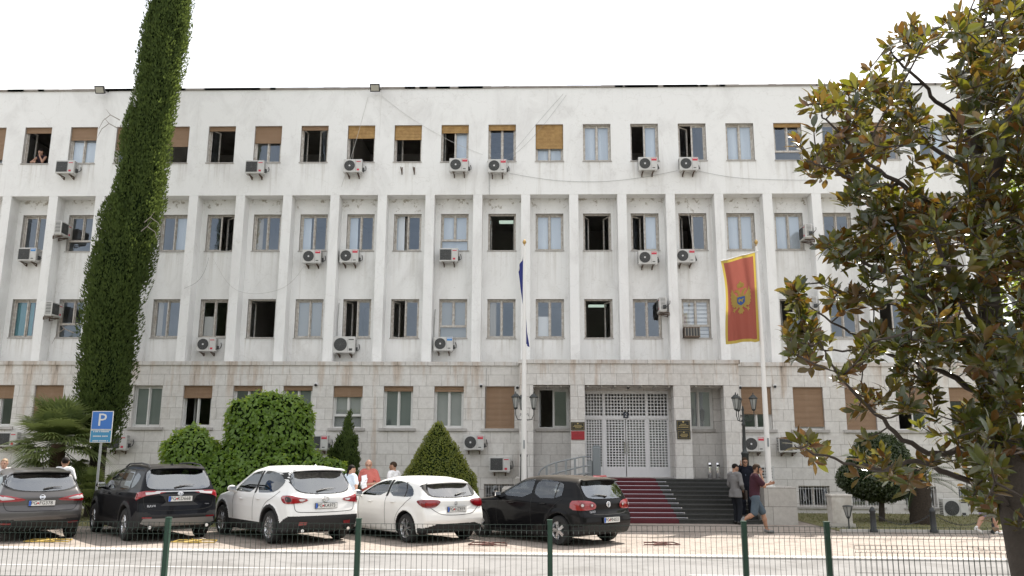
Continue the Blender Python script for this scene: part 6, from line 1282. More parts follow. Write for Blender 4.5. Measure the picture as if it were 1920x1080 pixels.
tk.obj('trunk', BARK, mg, True); br_.obj('limbs', BARK2, mg, True)
ENV = np.array([(2150, -150), (1850, -60), (1838, 25), (1800, 22), (1770, 45), (1700, 35), (1680, 55), (1612, 78), (1628, 118), (1575, 165), (1520, 160), (1500, 190), (1512, 225), (1480, 250), (1500, 275), (1482, 292), (1520, 330), (1560, 365), (1600, 400), (1625, 440), (1570, 445), (1492, 450), (1540, 480), (1620, 505), (1640, 540), (1590, 545), (1545, 520), (1475, 528), (1472, 560), (1505, 590), (1470, 622), (1472, 680), (1530, 700), (1560, 690), (1590, 745), (1590, 790), (1560, 815), (1485, 825), (1500, 870), (1560, 905), (1620, 890), (1680, 900), (1740, 920), (1800, 925), (1850, 960), (1880, 985), (2150, 960)], float)
def inside(x, y):
    c = False; j = len(ENV)-1
    for i in range(len(ENV)):
        if (ENV[i][1] > y) != (ENV[j][1] > y) and x < (ENV[j][0]-ENV[i][0])*(y-ENV[i][1])/(ENV[j][1]-ENV[i][1])+ENV[i][0]: c = not c
        j = i
    return c
def tpx(P): v = P-np.array([0, 0, CAMH]); d = v@FW; return 960+FPX*(v@CR)/d, 540-FPX*(v@CU)/d
NP = list(NP); tips = []
cand = []
while len(cand) < 1300:
    x, y = RNG.uniform(1465, 2120), RNG.uniform(-140, 985)
    if not inside(x, y): continue
    if x > 1925 and RNG.random() < .45: continue
    if mnoise.noise(Vector((x*.011, y*.011, 3.3))) < -.12 and RNG.random() < .92: continue
    spread = np.interp(x, [1470, 1600, 1800, 2100], [.25, .6, 1.05, 1.1])
    if y > 640 and x < 1780 and RNG.random() < .38: continue
    if y < 250 and x < 1700 and RNG.random() < .35: continue
    cand.append(at(x, y, 8.45+RNG.normal()*spread*.75+np.interp(x, [1470, 1850], [-.35, 0])))
for _ in range(330):
    x, y = RNG.uniform(1835, 2010), RNG.uniform(-90, 800); cand.append(at(x, y, 8.6+RNG.normal()*.8))
NPa = np.array(NP); cand.sort(key=lambda p: np.min(np.linalg.norm(NPa-p, axis=1)))
tw = MB(); LP, LD, LN, LS = [], [], [], []
def whorl(P, ax, n, s0):
    ax = ax/np.linalg.norm(ax); u = np.cross(ax, [.3, .9, .1]); u /= np.linalg.norm(u); w = np.cross(ax, u); ph = RNG.uniform(0, 6.28)
    for k in range(n):
        a = ph+k*2.4; o = u*math.cos(a)+w*math.sin(a); e = RNG.uniform(.2, .75)+.05*k
        LP.append(P-ax*.012*k+o*.01); LD.append(ax*math.cos(e)+o*math.sin(e)-np.array([0, 0, .10*e])); LN.append(ax*math.sin(e)-o*math.cos(e)+RNG.normal(size=3)*.12); LS.append(s0*RNG.uniform(.75, 1.12))
for P in cand:
    d = np.linalg.norm(NPa-P, axis=1); k = np.argmin(d+.15*np.maximum(NPa[:, 2]-P[2], 0)); Q = NPa[k]; L = np.linalg.norm(P-Q)
    if L > 1.1:
        P = Q+(P-Q)*(1.1/L)
        x, y = tpx(P)
        if x < 1860 and not inside(x, y): continue
    mid = (P+Q)/2+np.array([0, 0, -.06*L])+RNG.normal(size=3)*.05*L; sp = smooth_line([Q, mid, P], 2); r0 = .006+.010*min(L, 1)
    tw.tube(sp, list(np.linspace(r0, .0045, len(sp))), 5); NPa = np.concatenate([NPa, np.array(sp[1:])])
    ax = (sp[-1]-sp[-3]); ax = ax/max(np.linalg.norm(ax), 1e-6)*.8+np.array([0, 0, .75])+RNG.normal(size=3)*.3
    whorl(np.array(P), ax, int(RNG.integers(7, 12)), RNG.uniform(.125, .172))
    for s_ in (.45, .7):
        if L > .3 and RNG.random() < .8:
            B = np.array(sp[int(s_*(len(sp)-1))])
            for _ in range(2): LP.append(B); dd_ = rnd_dirs(1)[0]+ax*.5+np.array([0, 0, -.15]); LD.append(dd_/np.linalg.norm(dd_)); LN.append(np.array([0, 0, 1.])+RNG.normal(size=3)*.35); LS.append(RNG.uniform(.10, .155))
tw.obj('twigs', BARK2, mg, True)
LP, LD, LN, LS = np.array(LP), np.array(LD), np.array(LN), np.array(LS); LD /= np.linalg.norm(LD, axis=1)[:, None]
# each leaf: folded, curved blade with a pointed tip
prof_ = [(0, .02), (.10, .10), (.30, .33), (.55, .41), (.80, .27), (1., .0)]
Sd = np.cross(LD, LN); Sd /= np.maximum(np.linalg.norm(Sd, axis=1), 1e-6)[:, None]; Nn = np.cross(Sd, LD); ncv = RNG.uniform(-.05, .42, len(LP)); V = []
for s_, w in prof_:
    c = LP+(LD*s_-Nn*(ncv*s_*s_)[:, None])*LS[:, None]
    V += [c-Sd*(w*.5*LS)[:, None]+Nn*(w*.10*LS)[:, None], c, c+Sd*(w*.5*LS)[:, None]+Nn*(w*.10*LS)[:, None]]
V = np.stack(V, 1).reshape(-1, 3); nv = len(prof_)*3; F_ = []
base = np.arange(len(LP))[:, None]*nv
for k in range(len(prof_)-1):
    a = 3*k; F_ += [base+np.array([a+1, a+4, a+3, a]), base+np.array([a+2, a+5, a+4, a+1])]
obj('crown', V, np.concatenate(F_), L_MAG, mg, True)
print('magnolia leaves', len(LP))
# ================================================================ things on the walls
GA = 'air conditioner units on the facade'
M_ACW = mat('ac_white', (.62, .62, .605), .5, var=(5, .5, (.52, .51, .49))); M_ACG = mat('ac_grille', (.05, .052, .052), .6); M_STR = mat('sticker_red', (.55, .03, .06), .5); M_STB = mat('sticker_blue', (.06, .25, .60), .5); M_HUB = mat('fan_hub', (.66, .66, .66), .5); M_WT = mat('lettering_white', (.75, .75, .75), .6)
def ac_unit(kind, sticker):
    """back against y=0, front towards -y, origin under the middle of the casing"""
    w, h, d = {'big': (.82, .60, .30), 'sq': (.71, .51, .27), 'fan': (.71, .51, .27)}[kind]
    t = thing('air_conditioner', '-', 'air conditioner', (0, 0, 0), 0, GA); y0, y1 = -.12-d, -.12
    q = MB(); q.box(-w/2, w/2, y0, y1, 0, h, bev=.018); q.box(-w/2+.04, -w/2+.1, y0+.02, y1-.04, -.03, .001); q.box(w/2-.1, w/2-.04, y0+.02, y1-.04, -.03, .001); q.obj('casing', M_ACW, t, world=False)
    cx, cz_, r = -w*.16, h*.5, h*.40
    q = MB()
    if kind == 'sq': q.box(cx-r*1.05, cx+r*1.05, y0-.006, y0+.004, cz_-r, cz_+r, bev=.004)
    else: q.lathe([(.001, y0-.008), (r, y0-.006), (r, y0+.006), (.001, y0+.006)], 28, (cx, 0, cz_), 'y')
    g = q.obj('fan_grille', M_ACG, t, world=False)
    q = MB()
    for rr in np.linspace(.18, 1., 6): q.tube([(cx+r*rr*math.cos(a), y0-.011, cz_+r*rr*math.sin(a)) for a in np.linspace(0, 2*PI, 21)[:-1]], .0028, 4, closed=True)
    for a in np.linspace(0, PI, 7)[:-1]: q.tube([(cx-r*math.cos(a), y0-.010, cz_-r*math.sin(a)), (cx+r*math.cos(a), y0-.010, cz_+r*math.sin(a))], .0025, 4)
    q.obj('guard_wires', mat('guard_grey', (.14, .14, .14), .5) if 'guard_grey' not in MATS else MATS['guard_grey'], g, world=False)
    if kind == 'fan': q = MB(); q.lathe([(.001, y0-.018), (r*.16, y0-.016), (r*.16, y0-.006), (.001, y0-.006)], 16, (cx, 0, cz_), 'y'); q.obj('hub_cap', M_HUB, g, world=False)
    q = MB(); xs = cx+r*1.12
    q.box(xs, xs+.005, y0-.0035, y0+.0, .02, h-.02); 
    for k in range(9): q.box(w/2-.0, w/2+.004, y0+.05, y1-.05, .06+k*.05, .075+k*.05)
    for k in range(8): q.box(-w/2-.004, -w/2+.0, y0+.04, y1-.04, .06+k*.055, .085+k*.055)
    q.obj('louvre_slots', M_ACG, t, world=False)
    if sticker:
        q = MB(); q.box(xs+.02, w/2-.03, y0-.004, y0+.002, h*.72, h*.93); s_ = q.obj('sticker', M_STR if sticker == 'r' else M_STB, t, world=False)
        q = MB()
        for k in range(5): q.box(xs+.03+k*(w/2-.05-xs)/5.5, xs+.03+(k+.7)*(w/2-.05-xs)/5.5, y0-.0055, y0-.003, h*.85, h*.90)
        q.obj('print', M_WT, s_, world=False)
        q = MB(); q.box(xs+.05, w/2-.09, y0-.003, y0+.001, h*.14, h*.2); q.obj('badge', M_ACG, t, world=False)
    else:
        q = MB(); q.box(xs+.03, w/2-.05, y0-.003, y0+.001, h*.78, h*.84); q.box(xs+.05, w/2-.1, y0-.003, y0+.001, h*.12, h*.26); q.obj('badge', M_ACG if kind == 'big' else M_STR, t, world=False)
    for x in (-w*.27, w*.27):
        q = MB(); q.box(x-.018, x+.018, y0+.02, -.002, -.065, -.032); q.box(x-.018, x+.018, -.03, -.002, -.15, -.066); q.add([(x-.01, -.03, -.145), (x+.01, -.03, -.145), (x+.01, y0+.08, -.066), (x-.01, y0+.08, -.066), (x-.01, -.03, -.12), (x+.01, -.03, -.12), (x+.01, y0+.12, -.066), (x-.01, y0+.12, -.066)], [(0, 1, 2, 3), (7, 6, 5, 4), (0, 3, 7, 4), (1, 5, 6, 2)]); q.obj('bracket', M_RUST, t, world=False)
    q = MB(); x = w/2
    q.box(x, x+.05, y1-.14, y1-.02, .08, .22, bev=.01)
    q.tube([(x+.04, y1-.08, .15), (x+.07, y1-.07, .11), (x+.10, y1, .15), (x+.09, -.02, .26), (x+.06, -.01, .36)], .013, 6); q.obj('pipe', M_ACG, t, True, world=False)
    return t
proto = {}
def AC(px, py, Y, kind, sticker, label, rz=0, off=None):
    """px,py: middle of the front in the photo; Y: wall plane"""
    key = (kind, sticker); p = at(px, py, Y-.4 if off is None else off); loc = (p[0], Y if off is None else off, p[2]-.28)
    if key not in proto: o = ac_unit(kind, sticker); proto[key] = o; o['label'] = label; o.location = loc; o.rotation_euler.z = rz
    else: o = dup(proto[key], label, loc, rz)
    return o
AC(121, 311, YA, 'sq', None, 'plain white air conditioner under the top floor windows, left of the tall cypress')
AC(477, 311, YA, 'sq', None, 'plain white air conditioner beneath the half lowered brown shutter, top floor', 0)
AC(661, 309, YA, 'fan', None, 'round fan air conditioner under the bamboo blind nearest the middle floodlight')
AC(860, 307, YA, 'fan', 'r', 'red stickered air conditioner with rust runs, left of the top floor pair')
AC(932, 309, YA, 'fan', 'r', 'red stickered air conditioner with a cable hanging straight down, top floor')
AC(1215, 305, YA, 'fan', 'r', 'red stickered air conditioner with a bent pipe on its right, top floor')
AC(1292, 305, YA, 'fan', 'r', 'rightmost red stickered air conditioner of the top floor, sagging cables below')
AC(50, 475, YB, 'sq', 'b', 'blue stickered air conditioner at the left edge, second row of windows')
AC(584, 479, YB, 'fan', 'r', 'red stickered air conditioner with a looping white cable, second row')
AC(654, 478, YB, 'fan', 'r', 'red stickered air conditioner against a pillar with mould below, second row')
AC(841, 476, YB, 'sq', None, 'square grille air conditioner under a window with a low cross bar, second row')
AC(1215, 481, YB, 'fan', 'r', 'red stickered air conditioner below folded pale curtains, second row')
AC(1286, 478, YB, 'fan', 'r', 'red stickered air conditioner left of the raised flag, second row')
AC(386, 644, YB, 'fan', None, 'small air conditioner with a weed growing beneath, third row')
AC(645, 647, YB, 'big', None, 'largest whitest air conditioner, standing on the cornice line between two pillars')
AC(831, 643, YB, 'fan', 'b', 'blue stickered air conditioner with a long black pipe, third row')
AC(12, 822, YC, 'sq', None, 'grey air conditioner low on the stone wall at the left edge, beside the palm')
AC(595, 828, YC, 'sq', 'r', 'air conditioner on the stone wall partly hidden by the tall leafy mound')
AC(888, 828, YC, 'fan', 'r', 'red stickered air conditioner on the stone wall above the clipped cone')
AC(937, 869, YC, 'sq', None, 'square grille air conditioner low on the stone wall beside the left flag pole')
AC(1415, 831, YC, 'fan', 'r', 'air conditioner on the stone wall right behind the right lamp post')
AC(1480, 832, YC, 'sq', 'r', 'air conditioner on the stone wall to the right of the right flag pole')
AC(1792, 954, 29.1, 'big', None, 'big white air conditioner standing low in the lawn behind the magnolia')
AC(408, 925, YC, 'sq', None, 'air conditioner low on the stone wall behind the front of the white SUV')
for px, py, lab in ((113, 430, 'air conditioner fixed sideways to a pillar, second row, far left'), (97, 580, 'air conditioner fixed sideways to a pillar, third row, far left')):
    p = at(px+2, py, 30.2); i_ = round((p[0]-X0)/PX-.5); AC(px, py, 0, 'sq', None, lab, PI/2, 30.2); o = [q for q in bpy.data.objects if q.get('label') == lab][0]; o.location = (wx(i_+.5)+.172, 30.16, p[2]-.28)
for px, py, lab in ((1244, 572, 'air conditioner fixed sideways to the pillar above the brown window box'), (1556, 436, 'air conditioner on a pillar side seen through the magnolia, second row'), (1582, 570, 'air conditioner on a pillar side seen through the magnolia, third row')):
    p = at(px, py, 30.2); i_ = round((p[0]-X0)/PX-.5); AC(px, py, 0, 'sq', None, lab, -PI/2, 30.2); o = [q for q in bpy.data.objects if q.get('label') == lab][0]; o.location = (wx(i_+.5)-.172, 30.16, p[2]-.28)
AC(218, 828, YC, 'sq', None, 'air conditioner on the stone wall right behind the parking sign')
# old box unit in the transom
x = wx(14); t = thing('window_air_conditioner', 'brown rusty box air conditioner set into the low pane, third row', 'air conditioner', (x-.22, 30.5, 6.22))
q = MB(); q.box(x-.50, x+.06, 30.25, 30.9, 6.2, 6.58, bev=.015); q.obj('casing', mat('box_brown', (.15, .11, .08), .6, var=(8, .5, (.10, .07, .05))), t)
q = MB()
for k in range(5): q.box(x-.47+k*.105, x-.39+k*.105, 30.244, 30.252, 6.25, 6.52)
q.obj('louvre_slots', M_ACG, t); q = MB()
for k in range(6): q.box(x-.492+k*.105, x-.472+k*.105, 30.232, 30.25, 6.23, 6.55)
q.obj('grille_bars', mat('box_bars', (.34, .31, .27), .6), t)
# slatted white outdoor unit behind the right flag pole
p = at(1436, 896, 28.6); t = thing('air_conditioner', 'white unit with square vents standing behind the right flag pole foot', 'air conditioner', (p[0], 28.6, 1.12)); q = MB(); q.box(p[0]-.25, p[0]+.25, 28.45, 28.75, 1.12, 1.60, bev=.01); q.obj('casing', M_ACW, t)
q = MB()
for a in range(3):
    for b in range(4): q.box(p[0]-.18+a*.13, p[0]-.08+a*.13, 28.443, 28.452, 1.2+b*.095, 1.265+b*.095)
q.obj('vents', M_ACG, t)
for k, px in enumerate((754, 777)):
    p = at(px, 320, YA); t = thing('wall_bracket', ('left', 'right')[k]+' rusty empty bracket sticking out of the wall under the bamboo blind', 'bracket', (p[0], YA, p[2]-.15), group='empty wall brackets')
    q = MB(); q.box(p[0]-.018, p[0]+.018, YA-.03, YA-.001, p[2]-.16, p[2]+.13); q.add([(p[0]-.014, YA-.03, p[2]-.14), (p[0]+.014, YA-.03, p[2]-.14), (p[0]+.014, YA-.36, p[2]+.0), (p[0]-.014, YA-.36, p[2]+.0), (p[0]-.014, YA-.03, p[2]-.10), (p[0]+.014, YA-.03, p[2]-.10), (p[0]+.014, YA-.36, p[2]+.03), (p[0]-.014, YA-.36, p[2]+.03)], [(0, 1, 2, 3), (7, 6, 5, 4), (0, 3, 7, 4), (1, 5, 6, 2), (3, 2, 6, 7)]); q.obj('arm', M_RUST, t)
for px, lab in ((190, 'floodlight on the roof edge left of the cypress'), (704, 'floodlight on the middle of the roof edge'), (1612, 'floodlight on the roof edge behind the magnolia leaves')):
    p = at(px, 175, 29.75); t = thing('floodlight', 'black '+lab, 'floodlight', (p[0], YA, 15.9), group='floodlights along the roof edge')
    M = Matrix.Translation((p[0], 29.62, 15.80)) @ Matrix.Rotation(math.radians(33), 4, 'X'); q = MB(); q.box(-.19, .19, -.03, .05, -.15, .15, M=M, bev=.012); q.obj('housing', M_BLK, t)
    q = MB(); q.box(-.15, .15, -.034, -.029, -.11, .11, M=M); q.obj('lens', mat('lamp_lens_grey', (.45, .44, .38), .3) if 'lamp_lens_grey' not in MATS else MATS['lamp_lens_grey'], t)
    q = MB(); q.tube([(p[0]+.1, 29.66, 15.76), (p[0]+.14, 29.9, 15.84), (p[0]+.14, 30, 15.9)], .02, 6); q.obj('arm', M_BLK, t)
for px, py, Y, lab in ((592, 722, YC, 'between the tall mound and the shutter, over the stone wall'), (902, 724, YC, 'at the top left corner of the fully shuttered window'), (970, 727, YC, 'beside the left flag pole, next to the portico'), (1388, 727, YC, 'at the right corner of the portico'), (1453, 725, YC, 'right of the right flag pole'), (1178, 727, 29.3, 'under the portico ceiling above the doors')):
    p = at(px, py, Y-.08); t = thing('security_camera', 'small dome camera '+lab, 'camera', (p[0], Y, p[2]), group='dome cameras'); q = MB(); q.box(p[0]-.05, p[0]+.05, Y-.1, Y-.002, p[2]+.01, p[2]+.09, bev=.008); q.obj('housing', M_WHM, t)
    V, F_ = blob([('e', (p[0], Y-.09, p[2]), (.052, .052, .05))], .012, .01); obj('dome', V, F_, M_BLK, t, True)
# plaques on the two middle piers
def plaque(label, x, z, w, h, m, gold, lines, crest):
    t = thing('wall_plaque', label, 'plaque', (x, 29.05, z)); q = MB(); q.box(x-w/2, x+w/2, 29.018, 29.052, z-h/2, z+h/2, bev=.006); q.obj('plate', m, t)
    q = MB(); e = .03
    for r_ in ((x-w/2+e, x+w/2-e, z-h/2+e, z-h/2+e+.007), (x-w/2+e, x+w/2-e, z+h/2-e-.007, z+h/2-e), (x-w/2+e, x-w/2+e+.007, z-h/2+e+.008, z+h/2-e-.008), (x+w/2-e-.007, x+w/2-e, z-h/2+e+.008, z+h/2-e-.008)): q.box(r_[0], r_[1], 29.0135, 29.0185, r_[2], r_[3])
    q.obj('border', gold, t); q = MB()
    for k, L in enumerate(lines):
        zz = z+h*.10-k*h*.15; xx = x-L*w/2
        while xx < x+L*w/2: ww = RNG.uniform(.018, .04); q.box(xx, xx+ww, 29.0135, 29.0185, zz-.012, zz+.012); xx += ww+.009
    q.obj('lettering', gold, t)
    if crest: q = MB(); q.add([(x-.03, 29.014, z+h*.38), (x, 29.012, z+h*.42), (x+.03, 29.014, z+h*.38), (x+.025, 29.012, z+h*.28), (x, 29.01, z+h*.22), (x-.025, 29.012, z+h*.28)], [(0, 1, 2, 3, 4, 5)]); q.obj('crest', gold, t)
M_PK = mat('plaque_black', (.018, .017, .015), .3); M_PR = mat('plaque_red', (.36, .02, .03), .4); M_GD = mat('plaque_gold', (.42, .33, .15), .4, metal=.5); M_RD = mat('plaque_faint_red', (.26, .02, .025), .5)
zt = lambda y: at(1083, y, 29.05)[2]
plaque('black plaque with gold border on the left door pier, above the red one', 1.50, zt(799), .47, .28, M_PK, M_GD, (.55, .7, .4), True)
plaque('plain red plaque on the left door pier', 1.50, zt(816.5), .46, .29, M_PR, M_RD, (.5, .6), True)
plaque('upper black and gold plaque on the right door pier', 5.13, at(1280, 797.5, 29.05)[2], .47, .35, M_PK, M_GD, (.4, .62, .75), True)
plaque('lower black and gold plaque on the right door pier', 5.14, at(1281, 815.5, 29.05)[2], .46, .28, M_PK, M_GD, (.45, .6, .4), True)
# steel ash bins
for k, px in enumerate((1331, 1346)):
    p = at(px, 898, 29.55); t = thing('ash_bin', ('left', 'right')[k]+' steel cylinder bin beside the right end pier of the portico', 'bin', (p[0], 29.5, LZ), group='steel bins'); q = MB(); q.lathe([(.075, LZ), (.08, LZ+.01), (.08, LZ+.52), (.076, LZ+.53)], 18, (p[0], 29.5, 0)); q.obj('body', M_CHR, t, True); q = MB(); q.box(p[0]-.05, p[0]+.05, 29.405, 29.43, LZ+.40, LZ+.47); q.obj('slot', M_BLK, t)
# ---------------------------------------------------------------- lamp posts
def lamp_post(label, x, y, z0, z1):
    t = thing('lamp_post', label, 'street lamp', (x, y, z0), group='lamp posts at the steps'); H = z1-z0; q = MB()
    q.lathe([(.17, z0), (.17, z0+.05), (.12, z0+.1), (.105, z0+.9), (.12, z0+.92), (.12, z0+.97), (.07, z0+1.02), (.05, z0+1.1), (.045, z1-1.0), (.06, z1-.97), (.06, z1-.93), (.035, z1-.9), (.03, z1-.55), (.045, z1-.5), (.012, z1-.38)], 14, (x, y, 0)); q.obj('post', M_DKM, t, True)
    for k in range(3):
        a = math.radians(-20+120*k); d = Vector((math.cos(a), math.sin(a), 0)); c = Vector((x, y, 0)); h = c+d*.33; q = MB()
        q.tube([c+Vector((0, 0, z1-.78)), c+d*.12+Vector((0, 0, z1-.86)), c+d*.26+Vector((0, 0, z1-.84)), h+Vector((0, 0, z1-.7)), h+Vector((0, 0, z1-.52))], .014, 6); q.tube([c+d*.05+Vector((0, 0, z1-.70)), c+d*.14+Vector((0, 0, z1-.66)), c+d*.15+Vector((0, 0, z1-.74))], .010, 5); q.obj('bracket_arm', M_DKM, t, True)
        q = MB(); q.lathe([(.02, z1-.54), (.055, z1-.52), (.062, z1-.50), (.062, z1-.48)], 6, tuple(h)); q.lathe([(.14, z1-.17), (.145, z1-.15), (.06, z1-.06), (.02, z1-.04), (.02, z1-.01), (.005, z1+.03)], 6, tuple(h))
        for j in range(6): b = 2*PI*j/6; q.tube([h+Vector((.06*math.cos(b), .06*math.sin(b), z1-.49)), h+Vector((.115*math.cos(b), .115*math.sin(b), z1-.165))], .008, 4)
        ln = q.obj('lantern', M_DKM, t); q = MB(); q.lathe([(.052, z1-.485), (.105, z1-.172)], 6, tuple(h)); q.obj('lantern_glass', mat('lantern_glass', (.33, .34, .33), .25) if 'lantern_glass' not in MATS else MATS['lantern_glass'], ln)
lamp_post('black lamp post with three lanterns on the right stone block, by the navy suited man', 6.47, 26.1, 1.05, at(1400, 738, 26.1)[2]); lamp_post('black lamp post with three lanterns standing behind the left flag pole', -.33, 26.2, .96, at(984, 736, 26.2)[2])
# ---------------------------------------------------------------- flags
M_POLE = mat('pole_white', (.74, .73, .71), .4)
def flag_pole(label, x, y, z0, z1):
    t = thing('flag_pole', label, 'flag pole', (x, y, z0), group='white flag poles'); q = MB(); q.tube([(x, y, z0), (x, y, z0+2.6), (x, y, z1)], [.085, .075, .038], 16); q.lathe([(.16, z0), (.16, z0+.025), (.09, z0+.03)], 16, (x, y, 0)); q.obj('pole', M_POLE, t, True)
    q = MB(); q.lathe([(.012, z1), (.012, z1+.06), (.035, z1+.07), (.06, z1+.13), (.05, z1+.17), (.01, z1+.22)], 14, (x, y, 0)); q.obj('finial', mat('finial_gold', (.45, .30, .12), .3, metal=.9) if 'finial_gold' not in MATS else MATS['finial_gold'], t, True)
    q = MB(); q.box(x-.02, x+.02, y-.125, y-.08, z0+1.15, z0+1.4); q.obj('cleat', M_GRM, t); return t
z2 = at(1413, 462, 25.2)[2]; fx = 6.92
flag_pole('white flag pole carrying the red and gold flag, right of the steps', fx, 25.2, 1.05, z2); flag_pole('white flag pole carrying the dark blue flag, left of the steps', -.31, 25.2, .96, z2+.02)
def arm(t_, pts): pass
# red flag: a hanging banner, gold border, gold eagle with blue shield
FA, FB, FC, FD = (np.array(q, float) for q in ((6.86, 25.15, 8.13), (5.73, 24.95, 7.79), (6.86, 25.15, 5.36), (5.78, 24.85, 5.21)))
def FS(u, v, off=0.):   # u 0..1 from pole outward, v 0..1 downwards
    p = (FA*(1-u)+FB*u)*(1-v)+(FC*(1-u)+FD*u)*v
    w = (.05+.05*v)*math.sin(u*11+1.2*v)+.03*math.sin(u*23+2+v*3)*(.4+v*.6)-.12*u*math.sin(v*2.6)
    p = p+np.array([.25*w, 1., 0])*w*.9+np.array([.05*math.sin(v*5)*u, 0, -.02*math.sin(u*9)*v]); return p+np.array([0, -off, 0])
M_FR = mat('flag_red', (.37, .11, .085), .85, spec=.1, transl=(.35, (.38, .13, .10)), var=(1.2, .6, (.40, .11, .08))); M_FG = mat('flag_gold', (.47, .37, .11), .8, spec=.15, transl=(.4, (.75, .55, .08))); M_FBL = mat('flag_shield_blue', (.05, .12, .36), .8, transl=(.3, (.08, .18, .5))); M_FB = mat('flag_navy', (.018, .024, .16), .85, transl=(.35, (.03, .05, .3)))
t = thing('flag', 'red flag with gold border and gold two headed eagle hanging beside its pole', 'flag', tuple(FA)); nu, nv = 48, 90; V = []; Fq = []; mi = []
for j in range(nv+1):
    for i in range(nu+1): V.append(FS(i/nu, j/nv))
for j in range(nv):
    for i in range(nu):
        Fq.append((j*(nu+1)+i, j*(nu+1)+i+1, (j+1)*(nu+1)+i+1, (j+1)*(nu+1)+i)); u, v = (i+.5)/nu, (j+.5)/nv; mi.append(1 if u < .07 or u > .94 or v < .028 or v > .972 else 0)
obj('cloth', V, Fq, [M_FR, M_FG], t, True, mi=mi)
def emb(name, poly, m, off, mirror=False, h=.03):
    for s_ in ((1, -1) if mirror else (1,)):
        P2, T = fill_poly([(s_*a, b) for a, b in poly], h)
        for sg in (1, -1): V = [FS(.52-p[0]*.70, .52-p[1]*.31, off*sg) for p in P2]; obj(name, V, T, m, t, True)
wing = [(.07, .16), (.16, .20), (.28, .34), (.38, .52), (.40, .40), (.46, .36), (.43, .27), (.48, .20), (.43, .14), (.47, .05), (.41, .01), (.44, -.08), (.37, -.09), (.38, -.18), (.31, -.16), (.30, -.24), (.23, -.19), (.17, -.24), (.10, -.16)]
emb('eagle_wing', wing, M_FG, .006, True)
emb('eagle_body', [(-.11, .18), (.11, .18), (.14, 0), (.10, -.2), (.05, -.28), (-.05, -.28), (-.10, -.2), (-.14, 0)], M_FG, .008)
emb('eagle_head', [(.02, .16), (.10, .17), (.13, .30), (.18, .36), (.27, .39), (.20, .44), (.11, .44), (.05, .36), (.01, .26)], M_FG, .007, True)
emb('eagle_tail', [(-.04, -.27), (.04, -.27), (.13, -.42), (.08, -.43), (.05, -.52), (0, -.47), (-.05, -.52), (-.08, -.43), (-.13, -.42)], M_FG, .007)
emb('eagle_leg', [(.07, -.20), (.13, -.19), (.23, -.28), (.33, -.25), (.30, -.31), (.37, -.34), (.29, -.36), (.27, -.42), (.22, -.33), (.12, -.27)], M_FG, .006, True)
emb('crown', [(-.12, .49), (.12, .49), (.15, .60), (.10, .66), (.03, .68), (.03, .73), (-.03, .73), (-.03, .68), (-.10, .66), (-.15, .60)], M_FG, .006)
emb('shield', [(-.15, .14), (.15, .14), (.15, -.06), (.10, -.13), (0, -.18), (-.10, -.13), (-.15, -.06)], M_FBL, .012, h=.04)
emb('shield_lion', [(-.10, -.05), (-.11, .04), (-.06, .08), (.02, .03), (.08, .08), (.11, .05), (.06, .0), (.07, -.07), (.03, -.07), (.01, -.02), (-.05, -.02), (-.06, -.07)], M_FG, .016)
q = MB(); q.tube([FS(u/10, 0)+np.array([0, 0, .012]) for u in range(-1, 11)], .014, 8); q.obj('top_rod', M_POLE, t, True)
# blue flag, seen almost edge on
A0 = np.array([-.31, 25.3, 8.08]); t = thing('flag', 'dark blue flag seen edge on behind its white pole', 'flag', tuple(A0)); V = []; Fq = []
for j in range(31):
    for i in range(17):
        u, v = i/16, j/30; z = A0[2]-v*2.75-.35*u*(1-.5*v)*.0; x = A0[0]-.02+(-.20*(1-v)**1.3+.16*v)*u**.8*(1 if True else 0)+.03*math.sin(u*9+v*4); V.append((x, A0[1]+.06+u*1.25, z-.25*u*(1-v)+.02*u))
Fq = [(j*17+i, j*17+i+1, (j+1)*17+i+1, (j+1)*17+i) for j in range(30) for i in range(16)]; obj('cloth', V, Fq, M_FB, t, True)
q = MB(); q.tube([V[0], V[16]], .014, 6); q.obj('top_rod', M_POLE, t, True)
# ---------------------------------------------------------------- parking sign
t = thing('parking_sign', 'blue parking sign with white P and a small text panel on a grey post', 'sign', (-11.34, 21.5, 0)); lean = Matrix.Translation((-11.34, 21.5, 0)) @ Matrix.Rotation(math.radians(-.2), 4, 'Y')
z1 = at(194, 771, 21.5)[2]; z0 = at(192, 806, 21.5)[2]; zb = at(190, 830, 21.5)[2]; xs_ = at(193, 800, 21.5)[0]+11.34
q = MB(); q.tube([lean @ Vector((xs_-.0, 0, -.05)), lean @ Vector((xs_, 0, z1-.05))], .032, 10); q.obj('post', mat('galvanised', (.36, .37, .37), .45, metal=.4), t, True)
def panel(za_, zb_, m, m2, w=.56):
    q = MB(); q.box(xs_-w/2, xs_+w/2, -.052, -.035, za_, zb_, M=lean, bev=.006); q.obj('sign_border', m2, t); q = MB(); q.box(xs_-w/2+.016, xs_+w/2-.016, -.0535, -.05, za_+.016, zb_-.016, M=lean); q.obj('sign_panel', m, t)
M_SB = mat('sign_blue', (.035, .15, .46), .45); M_SB2 = mat('sign_pale_blue', (.05, .24, .42), .5); M_SW = mat('sign_white', (.62, .62, .60), .5)
panel(z0+.004, z1, M_SB, M_SW); panel(zb, z0-.002, M_SB2, M_SW)
text_mesh('P', .46, lean @ Matrix.Translation((xs_, -.055, (z0+z1)/2)) @ Matrix.Rotation(PI/2, 4, 'X') @ Matrix.Scale(1.06, 4, (1, 0, 0)), 'letter', M_SW, t, depth=.0015); pt = [o for o in t.children if o.name.startswith('letter')][0]
q = MB()
